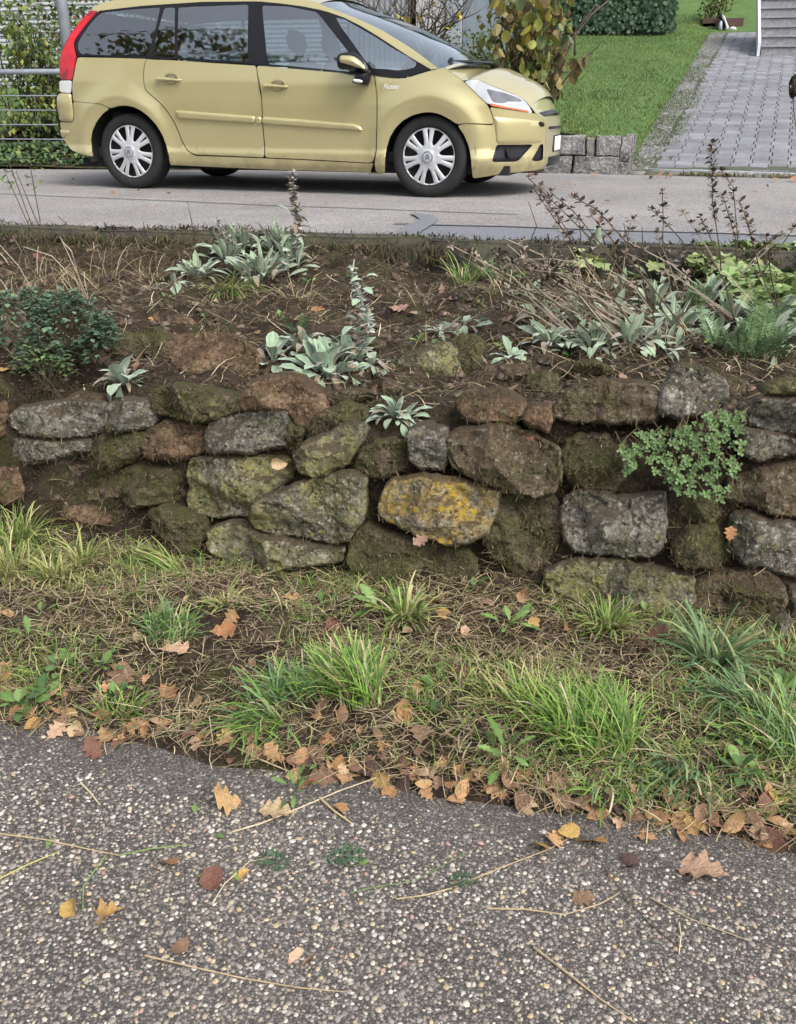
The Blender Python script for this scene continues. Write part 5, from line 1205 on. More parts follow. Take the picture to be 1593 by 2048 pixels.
S = [([(1445, 590), (1440, 500), (1424, 400), (1422, 285)], 15, True), ([(1385, 570), (1365, 480), (1330, 440), (1303, 415)], 4, True), ([(1330, 560), (1326, 470), (1327, 440), (1325, 380)], 2, True), ([(1570, 660), (1520, 540), (1490, 430), (1475, 400)], 6, True), ([(1480, 580), (1470, 470), (1445, 390)], 7, True), ([(1450, 590), (1520, 500), (1600, 450)], 0, False), ([(1440, 600), (1500, 530), (1560, 470), (1600, 420)], 0, False), ([(1500, 590), (1540, 520), (1580, 460), (1600, 420)], 2, True), ([(1450, 560), (1420, 470), (1400, 430)], 4, True), ([(1560, 640), (1540, 540), (1530, 470)], 4, True), ([(1470, 570), (1475, 470), (1465, 370), (1440, 340)], 5, True), ([(1490, 560), (1510, 500), (1560, 465)], 5, True)]
stalks((1450, 600), 'upright dark brown stalks with crowded seed heads at the right', S)
S = [([(180, 610), (160, 540), (135, 470)], 0, False), ([(170, 600), (150, 500), (140, 480)], 0, False), ([(230, 560), (195, 500), (130, 430)], 0, True), ([(300, 530), (297, 470), (297, 440)], 0, True), ([(393, 500), (388, 440), (384, 400)], 0, True), ([(85, 520), (60, 440), (20, 335)], 0, True), ([(110, 520), (75, 430), (45, 340)], 0, True), ([(150, 560), (110, 510), (60, 490)], 0, False), ([(30, 560), (50, 500), (40, 470)], 0, False), ([(70, 590), (45, 530), (0, 470)], 0, False)]
stalks((180, 600), 'few bare thin stalks at the left end of the bank', S)
random.seed(5)
# small sapling leaves at the left edge, on the two long bare shoots
b = on_bank(85, 520); r = thing('sapling', 'thin leafy shoots standing before the road at the left edge', 'sapling', tuple(b))
sl_ = [leaf_mesh('leaf', .5, GREEN, .2, .4, 4, tint=t, peak=.5) for t in ((.15, .20, .05), (.11, .17, .05))]
m = MB(); A1 = at_y(18, 325, b[1]); A2 = at_y(60, 330, b[1]); m.tube([b, at_y(60, 440, b[1]), A1], .003, 4, (.07, .05, .035)); m.tube([b, at_y(80, 440, b[1]), A2], .003, 4, (.07, .05, .035)); m.build('stem', DEAD, r)
for k in range(60):
    x = random.uniform(0, 88); y = random.uniform(285, 375); q = at_y(x, y, b[1] + random.uniform(-.1, .1)) - b; link('leaf', random.choice(sl_), r, leaf_M(q, random.uniform(0, 6.3), random.uniform(-.6, .3), noisy(0, .5), random.uniform(.025, .05)))
# ---- withered head hanging into the right edge
b = on_bank(1600, 560); r = thing('withered_flower', 'dark withered flower head on a thin stalk at the right edge before the driveway', 'dead flower', tuple(b))
m = MB(); P = [b, at_y(1612, 400, b[1]), at_y(1588, 215, b[1]), at_y(1586, 184, b[1])]; m.tube(P, [.004, .003, .002, .002], 5, (.06, .05, .04)); m.build('stem', DEAD, r)
m = MB(); c = at_y(1592, 168, b[1])
for k in range(140):
    a = random.uniform(0, 6.283); e = random.uniform(-1.3, 1.3); d = np.array([math.cos(a) * math.cos(e), math.sin(a) * math.cos(e), math.sin(e)]); q = c + d * [.026, .026, .045]; s = np.cross(d, [.2, .3, 1]); s /= np.linalg.norm(s); l = random.uniform(.012, .03)
    m.add([q, q + (s + d * .3) * l * .5, q + s * .2 * l - [0, 0, l], q - (s - d * .3) * l * .5], [(0, 1, 2, 3)], np.array((.045, .035, .022)) * random.uniform(.5, 1.8))
m.build('flower_head', DEAD, r)
# ================================================================== GRASS
TG = [(.14, .26, .045), (.19, .32, .055), (.105, .20, .05), (.28, .37, .11)]
TY = [(.38, .39, .14), (.28, .33, .10), (.46, .41, .21), (.19, .27, .08)]
TB = [(.11, .20, .09), (.155, .255, .115), (.085, .155, .07), (.25, .31, .14)]
TD = [(.42, .34, .20), (.31, .24, .13), (.55, .47, .31), (.19, .14, .085), (.11, .08, .05)]
def tuft(px, py, label, n, L, rad, pal, az=None, el=(.6, 1.5), droop=(.5, 1.9), w=.0045, name='grass_tuft', cat='grass tuft'):
    b = on_bank(px, py); r = thing(name, label, cat, tuple(b), 'grass tufts of the verge')
    a = rng.uniform(0, 6.283, n); rr = rad * np.sqrt(rng.random(n)); B = np.stack([b[0] + rr * np.cos(a), b[1] + rr * np.sin(a) * .8, 0 * a], 1); B[:, 2] = Hgt(B[:, 0], B[:, 1]) - .005
    out = a + rng.normal(0, .8, n) if az is None else rng.normal(az[0], az[1], n)
    e = rng.uniform(*el, n); l = L * rng.uniform(.4, 1.1, n); c = pick(pal, n); dry = rng.random(n) < .12; c[dry] = pick(TD, dry.sum())
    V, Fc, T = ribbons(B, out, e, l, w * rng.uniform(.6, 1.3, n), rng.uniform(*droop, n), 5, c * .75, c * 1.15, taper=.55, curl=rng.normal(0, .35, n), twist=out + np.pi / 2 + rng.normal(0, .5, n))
    build('blades', V, Fc, BLADE, r, True, T, kind='stuff')
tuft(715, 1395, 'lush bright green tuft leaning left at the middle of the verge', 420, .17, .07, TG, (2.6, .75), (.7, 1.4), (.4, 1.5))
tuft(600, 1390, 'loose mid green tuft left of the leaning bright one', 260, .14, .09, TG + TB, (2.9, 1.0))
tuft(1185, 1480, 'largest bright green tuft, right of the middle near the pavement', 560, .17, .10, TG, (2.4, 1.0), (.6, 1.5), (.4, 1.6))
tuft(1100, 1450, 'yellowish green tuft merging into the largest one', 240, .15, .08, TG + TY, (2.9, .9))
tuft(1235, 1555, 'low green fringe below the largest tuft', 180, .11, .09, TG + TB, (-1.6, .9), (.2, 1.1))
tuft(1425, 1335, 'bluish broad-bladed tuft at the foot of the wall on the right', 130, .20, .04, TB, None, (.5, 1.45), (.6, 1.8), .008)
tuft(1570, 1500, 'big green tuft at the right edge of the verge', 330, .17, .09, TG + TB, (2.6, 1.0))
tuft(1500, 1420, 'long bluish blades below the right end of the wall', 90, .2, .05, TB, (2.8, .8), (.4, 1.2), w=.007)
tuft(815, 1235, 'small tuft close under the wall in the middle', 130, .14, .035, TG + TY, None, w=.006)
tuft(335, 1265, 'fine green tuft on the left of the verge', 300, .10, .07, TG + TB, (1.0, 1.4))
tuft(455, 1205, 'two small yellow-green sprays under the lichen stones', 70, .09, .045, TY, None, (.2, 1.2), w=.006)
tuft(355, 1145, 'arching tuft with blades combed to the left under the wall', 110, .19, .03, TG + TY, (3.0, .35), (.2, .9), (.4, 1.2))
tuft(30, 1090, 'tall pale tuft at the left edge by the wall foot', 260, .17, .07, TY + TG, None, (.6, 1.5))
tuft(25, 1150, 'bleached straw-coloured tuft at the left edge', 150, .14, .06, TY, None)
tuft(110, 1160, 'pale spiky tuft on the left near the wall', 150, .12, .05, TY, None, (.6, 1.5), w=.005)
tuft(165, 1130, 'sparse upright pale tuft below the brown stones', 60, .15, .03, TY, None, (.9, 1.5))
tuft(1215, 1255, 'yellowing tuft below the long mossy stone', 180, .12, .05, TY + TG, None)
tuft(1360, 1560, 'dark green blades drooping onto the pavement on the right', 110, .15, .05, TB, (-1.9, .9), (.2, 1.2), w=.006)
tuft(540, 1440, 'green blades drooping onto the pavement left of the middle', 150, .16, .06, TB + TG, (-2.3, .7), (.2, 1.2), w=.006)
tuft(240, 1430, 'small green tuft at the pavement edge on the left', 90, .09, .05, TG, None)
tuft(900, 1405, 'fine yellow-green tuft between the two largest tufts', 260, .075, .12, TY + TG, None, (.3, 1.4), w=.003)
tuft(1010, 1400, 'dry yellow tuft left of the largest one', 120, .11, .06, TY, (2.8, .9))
tuft(930, 570, 'thin green tuft at the foot of the kerb', 60, .20, .05, TG, None, (.9, 1.5)); tuft(990, 560, 'short dark green tuft at the foot of the kerb', 90, .14, .08, TB, None, (.8, 1.5))
tuft(455, 585, 'bright grass fan below the silvery plants', 90, .22, .05, TG + TY, (-.6, .9), (.3, 1.2))
TDD = TD[:3] + [(.24, .2, .11)]
for x, y, lab, n, L in [(95, 565, 'withered straw tuft at the kerb foot on the left', 70, .22), (160, 600, 'withered straw tuft behind the dark cushion', 60, .24), (30, 600, 'withered straw tuft at the left edge of the bank', 60, .2), (205, 560, 'thin bleached grass below the left kerb', 40, .24), (300, 560, 'flattened dry grass under the kerb on the left', 60, .18), (600, 600, 'dry grass below the flower spike plant', 50, .2), (1010, 600, 'flattened dry grass left of the stalk bundle', 70, .2), (1090, 640, 'dry grass under the stalk bundle', 60, .2), (860, 610, 'scant dry grass in the middle of the bank', 40, .16), (1180, 600, 'tangled dry grass amid the stalk bundle', 80, .22), (1560, 590, 'dry grass at the right edge of the bank', 40, .2)]:
    tuft(x, y, lab, n, L, .09, TDD, None, (.1, 1.3), (.2, 1.9), .0035, 'dry_grass_tuft', 'dry grass')
# weeds with round or pointed leaves in the verge
wl = [leaf_mesh('leaf', .62, GREEN, .2, .5, 5, .03, tint=t, mid=np.array(t) * 1.25, stem=.3, peak=.55) for t in ((.10, .18, .05), (.15, .23, .07), (.075, .14, .05))]
wj = [leaf_mesh('leaf', .34, GREEN, .2, .6, 9, .05, lobes=4.5, lobe_amp=.3, tint=t, mid=np.array(t) * 1.3, stem=.2, peak=.6) for t in ((.11, .19, .05), (.14, .22, .07))]
WD = [(950, 1185, 'round-leaved weed under the dark stone in the middle', wl, 9, .05), (45, 1420, 'pale broad-leaved weed at the pavement edge far left', wl, 12, .055), (90, 1400, 'broad-leaved weed at the pavement edge on the left', wl, 12, .05), (130, 1340, 'dull green weed patch on the left verge', wl, 14, .045), (200, 1340, 'small-leaved weed among straw on the left', wl, 14, .04), (60, 1285, 'light green weed in the straw at the left edge', wj, 10, .06), (230, 1400, 'green sprig near the pavement on the left', wl, 9, .04), (85, 1240, 'round grey-green weed at the far left', wl, 6, .05), (1460, 1490, 'light green leafy weed beside the right-hand tuft', wj, 14, .075), (1480, 1555, 'low leafy weed near the pavement on the right', wl, 14, .05), (1560, 1390, 'dark broad-leaved weed at the right edge', wl, 14, .06), (1010, 1520, 'dark jagged-leaved weed with a bare stem by the pavement', wj, 8, .08), (1020, 1260, 'flat jagged weed under the wall right of the middle', wj, 9, .08), (1290, 1235, 'small round-leaved weed at the foot of the long stone', wl, 5, .04), (645, 1225, 'small dark weed beside an oak leaf', wj, 6, .05), (760, 1225, 'long-leaved green weed in the middle under the wall', wj, 8, .09), (590, 1590, 'feathery dark weed growing over the pavement edge', wj, 12, .05), (870, 1385, 'single pale dock leaf beside an orange leaf', wl, 3, .06), (340, 1240, 'ferny weed next to the fine green tuft', wj, 10, .05), (1570, 1330, 'grey-green weed beneath the wall at the right edge', wl, 7, .05)]
for x, y, lab, ms, n, L in WD: lambs_ear(x, y, lab, n, L, 60, 0, .05, ms, name='verge_weed', up=.02)
for x, y, lab, n, L in [(700, 560, 'seedling by the bare concrete face', 5, .03), (410, 640, 'seedling on the soil under the bright grass fan', 4, .03), (840, 690, 'pale weed on top of the mossy lichen boulder', 9, .04), (960, 615, 'seedling right of the flattened silvery plant', 6, .035), (620, 570, 'leafy weed right of the tall bushy silvery plant', 10, .05), (1050, 560, 'green weed by the mossy kerb', 9, .05), (870, 700, 'small weed on the mossy boulder', 6, .03), (330, 600, 'seedling left of the upper silvery plants', 5, .03), (1010, 700, 'bluish weed on bare soil left of the stalks', 8, .05), (560, 640, 'seedling above the reddish boulder', 5, .03), (1140, 720, 'green weed at the wall top under the stalks', 8, .04), (1420, 690, 'green weed between silvery plants', 8, .05)]: lambs_ear(x, y, lab, n, L, 60, 5, .02, wl, name='bank_weed', up=.01)
# ---- uncountable litter: straw, short grass, rootlets
def scatter(n, x0, x1, y0, y1, fx=6, fy=6, thr=-.1, seed=0):
    X = rng.uniform(x0, x1, n); Y = rng.uniform(y0, y1, n); f = fbm(np.stack([X * fx, Y * fy, np.full(n, seed)], 1), 3); k = f + rng.normal(0, .15, n) > thr
    X = X[k]; Y = Y[k]; return np.stack([X, Y, Hgt(X, Y)], 1)
def stuff(name, B, az, el, L, w, droop, seg, c, tip, m, **kw):
    V, Fc, T = ribbons(B, az, el, L, w, droop, seg, c, tip, **kw); props(build(name, V, Fc, m, None, True, T), kind='stuff')
def U(a, b, n): return rng.uniform(a, b, n)
B = scatter(42000, -3.4, 2.2, 1.76, 2.80, 2.5, 3.5, -.3, 1); B[:, 2] += U(0, .022, len(B)); n = len(B)
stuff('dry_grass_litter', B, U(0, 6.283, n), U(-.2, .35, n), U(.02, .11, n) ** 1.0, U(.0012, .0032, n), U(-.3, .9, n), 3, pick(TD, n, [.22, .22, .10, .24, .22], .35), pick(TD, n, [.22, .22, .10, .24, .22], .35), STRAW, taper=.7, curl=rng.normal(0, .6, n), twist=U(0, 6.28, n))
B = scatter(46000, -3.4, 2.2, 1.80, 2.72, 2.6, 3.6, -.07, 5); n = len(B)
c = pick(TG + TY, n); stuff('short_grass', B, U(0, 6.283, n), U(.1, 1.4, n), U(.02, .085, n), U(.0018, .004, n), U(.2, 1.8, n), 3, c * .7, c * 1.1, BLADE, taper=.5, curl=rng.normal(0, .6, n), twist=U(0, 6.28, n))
B = scatter(38000, -4.0, 2.2, 2.98, 5.26, 2, 3, -.25, 9); B[:, 2] += U(0, .02, len(B)); n = len(B)
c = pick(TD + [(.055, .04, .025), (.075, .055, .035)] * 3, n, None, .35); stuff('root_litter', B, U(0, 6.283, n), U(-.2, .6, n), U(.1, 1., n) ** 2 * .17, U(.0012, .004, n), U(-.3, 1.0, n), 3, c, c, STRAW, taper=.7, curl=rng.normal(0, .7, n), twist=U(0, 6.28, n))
n = 8000; X = U(-5, 2.6, n); B = np.stack([X, U(5.20, 5.40, n), np.full(n, ROADZ + .012) + .02 * fbm(np.stack([X * 6, X * 0, X * 0], 1), 2)], 1); f = fbm(np.stack([X * 1.5, 0 * X, 0 * X], 1), 3); B[:, 2] -= np.clip(5.25 - B[:, 1], 0, 1) * 1.0
g = (f + rng.normal(0, .15, n) > .0)[:, None] | ((X > -.9) & (rng.random(n) < .7))[:, None]; c = np.where(g, pick([(.075, .09, .02), (.11, .12, .03), (.055, .06, .02), (.09, .065, .036)], n), pick([(.04, .03, .02), (.07, .05, .03), (.16, .12, .07)], n))
stuff('kerb_moss', B, -np.pi / 2 + U(-1.6, 1.6, n), U(-.6, 1.2, n), U(.012, .05, n), U(.003, .009, n), U(0, 1.8, n), 2, c * .7, c * 1.15, STRAW, taper=.6, curl=rng.normal(0, .8, n))
n = 7000; X = U(-5, -.95, n); B = np.stack([X, U(5.16, 5.225, n), U(.62, .79, n)], 1); k = fbm(B * [2, 1, 6], 3) + np.where(X > -2.1, -.22, .12) + (B[:, 2] - .7) * 2 > 0; B = B[k]; n = len(B)
c = pick([(.05, .036, .022), (.075, .055, .03), (.12, .09, .05), (.05, .06, .018)], n); stuff('hanging_roots', B, -np.pi / 2 + U(-1.2, 1.2, n), U(-1.3, .2, n), U(.03, .11, n), U(.003, .008, n), U(0, 1.2, n), 3, c, c * .9, STRAW, taper=.6, curl=rng.normal(0, .5, n))

def crumbs(name, n, x0, x1, y0, y1, r0, r1, pal, seed):
    X = rng.uniform(x0, x1, n); Y = rng.uniform(y0, y1, n); k = fbm(np.stack([X * 3, Y * 3, 0 * X + seed], 1), 3) > -.15; X = X[k]; Y = Y[k]; n = len(X)
    r = r0 + (r1 - r0) * rng.random(n) ** 3; P = np.stack([X, Y, Hgt(X, Y)], 1); d = rng.normal(0, 1, (n, 7, 3)); base = np.array([[1, 0, 0], [-.5, .87, 0], [-.5, -.87, 0], [.5, .8, .5], [-1, 0, .5], [.5, -.8, .5], [0, 0, .95]])
    V = P[:, None] + (base[None] + d * .18) * r[:, None, None]; f = np.array([(0, 1, 3), (1, 4, 3), (1, 2, 4), (2, 5, 4), (2, 0, 5), (0, 3, 5), (3, 4, 6), (4, 5, 6), (5, 3, 6)])
    Fc = (f[None] + (np.arange(n) * 7)[:, None, None]).reshape(-1, 3); props(build(name, V.reshape(-1, 3), Fc, PEB, None, True, np.repeat(pick(pal, n, None, .3), 7, 0)), kind='stuff')
crumbs('soil_crumbs', 9000, -4, 2.2, 2.9, 5.2, .004, .022, [(.05, .034, .023), (.08, .056, .038), (.035, .025, .018), (.11, .08, .055), (.12, .07, .05)], 4)
crumbs('verge_crumbs', 5000, -2.6, 1.2, 1.72, 2.75, .002, .011, [(.05, .034, .023), (.035, .025, .018), (.09, .07, .05)], 8)
# ================================================================== FALLEN LEAVES AND TWIGS
def mat_fall():
    m, t, b = nodes_of('fallen_leaf'); oi = t.nodes.new('ShaderNodeObjectInfo'); v = objc(t)
    f = ramp(t, noise(t, 5, 6, .7, v), [(.3, (.62,) * 3), (.5, (.95,) * 3), (.75, (1.25,) * 3)]); c = mixc(t, 1., oi.outputs['Color'], f, 'MULTIPLY')
    s = ramp(t, noise(t, 11, 4, .6, v), [(.63, (0, 0, 0)), (.7, (1, 1, 1))]); c = mixc(t, mathn(t, 'MULTIPLY', s, .5), c, (.06, .03, .015))
    t.links.new(c, b.inputs['Base Color']); b.inputs['Roughness'].default_value = .6; b.inputs['Specular IOR Level'].default_value = .3; bump(t, b, noise(t, 14, 5, .6, v), .5, .02)
    tr = t.nodes.new('ShaderNodeBsdfTranslucent'); t.links.new(c, tr.inputs[0]); mx = t.nodes.new('ShaderNodeMixShader'); mx.inputs[0].default_value = .15
    t.links.new(b.outputs[0], mx.inputs[1]); t.links.new(tr.outputs[0], mx.inputs[2]); t.links.new(mx.outputs[0], t.nodes['Material Output'].inputs['Surface']); return m
FALL = mat_fall()
OAK = [leaf_mesh('oak_leaf', w, FALL, f, d, 22, .06, lobes=3.7, lobe_amp=.34, pw=.62, peak=.62, stem=.18, across=5, cup=c, twist=tw, jag=.08, seed=i) for i, (w, f, d, c, tw) in enumerate([(.66, .08, .5, .1, .1), (.60, .2, 1.0, .2, -.3), (.70, .05, -.5, -.12, .2), (.56, .35, .8, .3, .5), (.62, .12, -.9, -.2, -.4), (.72, .1, .2, .18, 0)])]
OVAL = [leaf_mesh('oval_leaf', w, FALL, f, d, 10, .04, pw=.8, peak=.48, stem=.2, across=5, cup=c, twist=tw, lobes=6, lobe_amp=.05, seed=i + 20) for i, (w, f, d, c, tw) in enumerate([(.60, .15, .4, .1, .2), (.52, .3, .9, .3, -.3), (.64, .1, -.6, -.2, .1), (.58, .35, -1.1, -.4, .4), (.5, .2, 1.3, .5, .3)])]
RND = [leaf_mesh('round_leaf', w, FALL, f, d, 10, .05, pw=.68, peak=.40, stem=.25, across=5, cup=c, lobes=5.5, lobe_amp=.09, jag=.06, twist=.4, seed=i + 40) for i, (w, f, d, c) in enumerate([(.74, .2, .6, .2), (.80, .3, -.9, -.3), (.70, .3, 1.1, .4)])]
KIND = {'k': OAK, 'o': OVAL, 'r': RND}
COLR = {'tan': (.45, .27, .135), 'pale': (.54, .37, .235), 'orange': (.39, .20, .09), 'brown': (.26, .155, .10), 'dark': (.095, .06, .05), 'red': (.22, .105, .075), 'yellow': (.48, .30, .105), 'pink': (.36, .23, .165)}
def ground_normal(p):
    e = .015
    if p[1] > 5.35 or p[1] < 1.74: return Vector((0, 0, 1))
    h = lambda a, b: float(Hgt(np.array([a]), np.array([b]))[0]); n = Vector((-(h(p[0] + e, p[1]) - h(p[0] - e, p[1])) / (2 * e), -(h(p[0], p[1] + e) - h(p[0], p[1] - e)) / (2 * e), 1)).normalized()
    return n if n.z > .5 else Vector((0, -.75, .65)).normalized()
def fallen(x, y, L, kind, col, rot=None, label=None, group=None, lift=.006, name=None, p=None, n=None, tilt=.38):
    if p is None: p = on_bank(x, y)
    if n is None: n = ground_normal(p)
    ppm = F / np.dot(p - _C, _FW); s = L / ppm * (1.08 if p[1] < 3 else 1.0)
    if rot is None: rot = random.uniform(0, 6.283)
    Mq = n.to_track_quat('Z', 'Y').to_matrix().to_4x4(); M = Matrix.Translation(Vector(p) + n * (lift + random.uniform(0, .008))) @ Mq @ Matrix.Rotation(rot, 4, 'Z') @ Euler((noisy(0, tilt), noisy(0, tilt), 0)).to_matrix().to_4x4() @ Matrix.Scale(s, 4) @ Matrix.Translation((-.5, 0, 0))
    me = random.choice(KIND[kind]); o = link('oak_leaf' if kind == 'k' else 'fallen_leaf', me, None, M)
    c = COLR[col]; f = random.uniform(.82, 1.15); o.color = (c[0] * f, c[1] * f * random.uniform(.93, 1.07), c[2] * f, 1)
    props(o, label, 'leaf', group or 'fallen autumn leaves'); return o
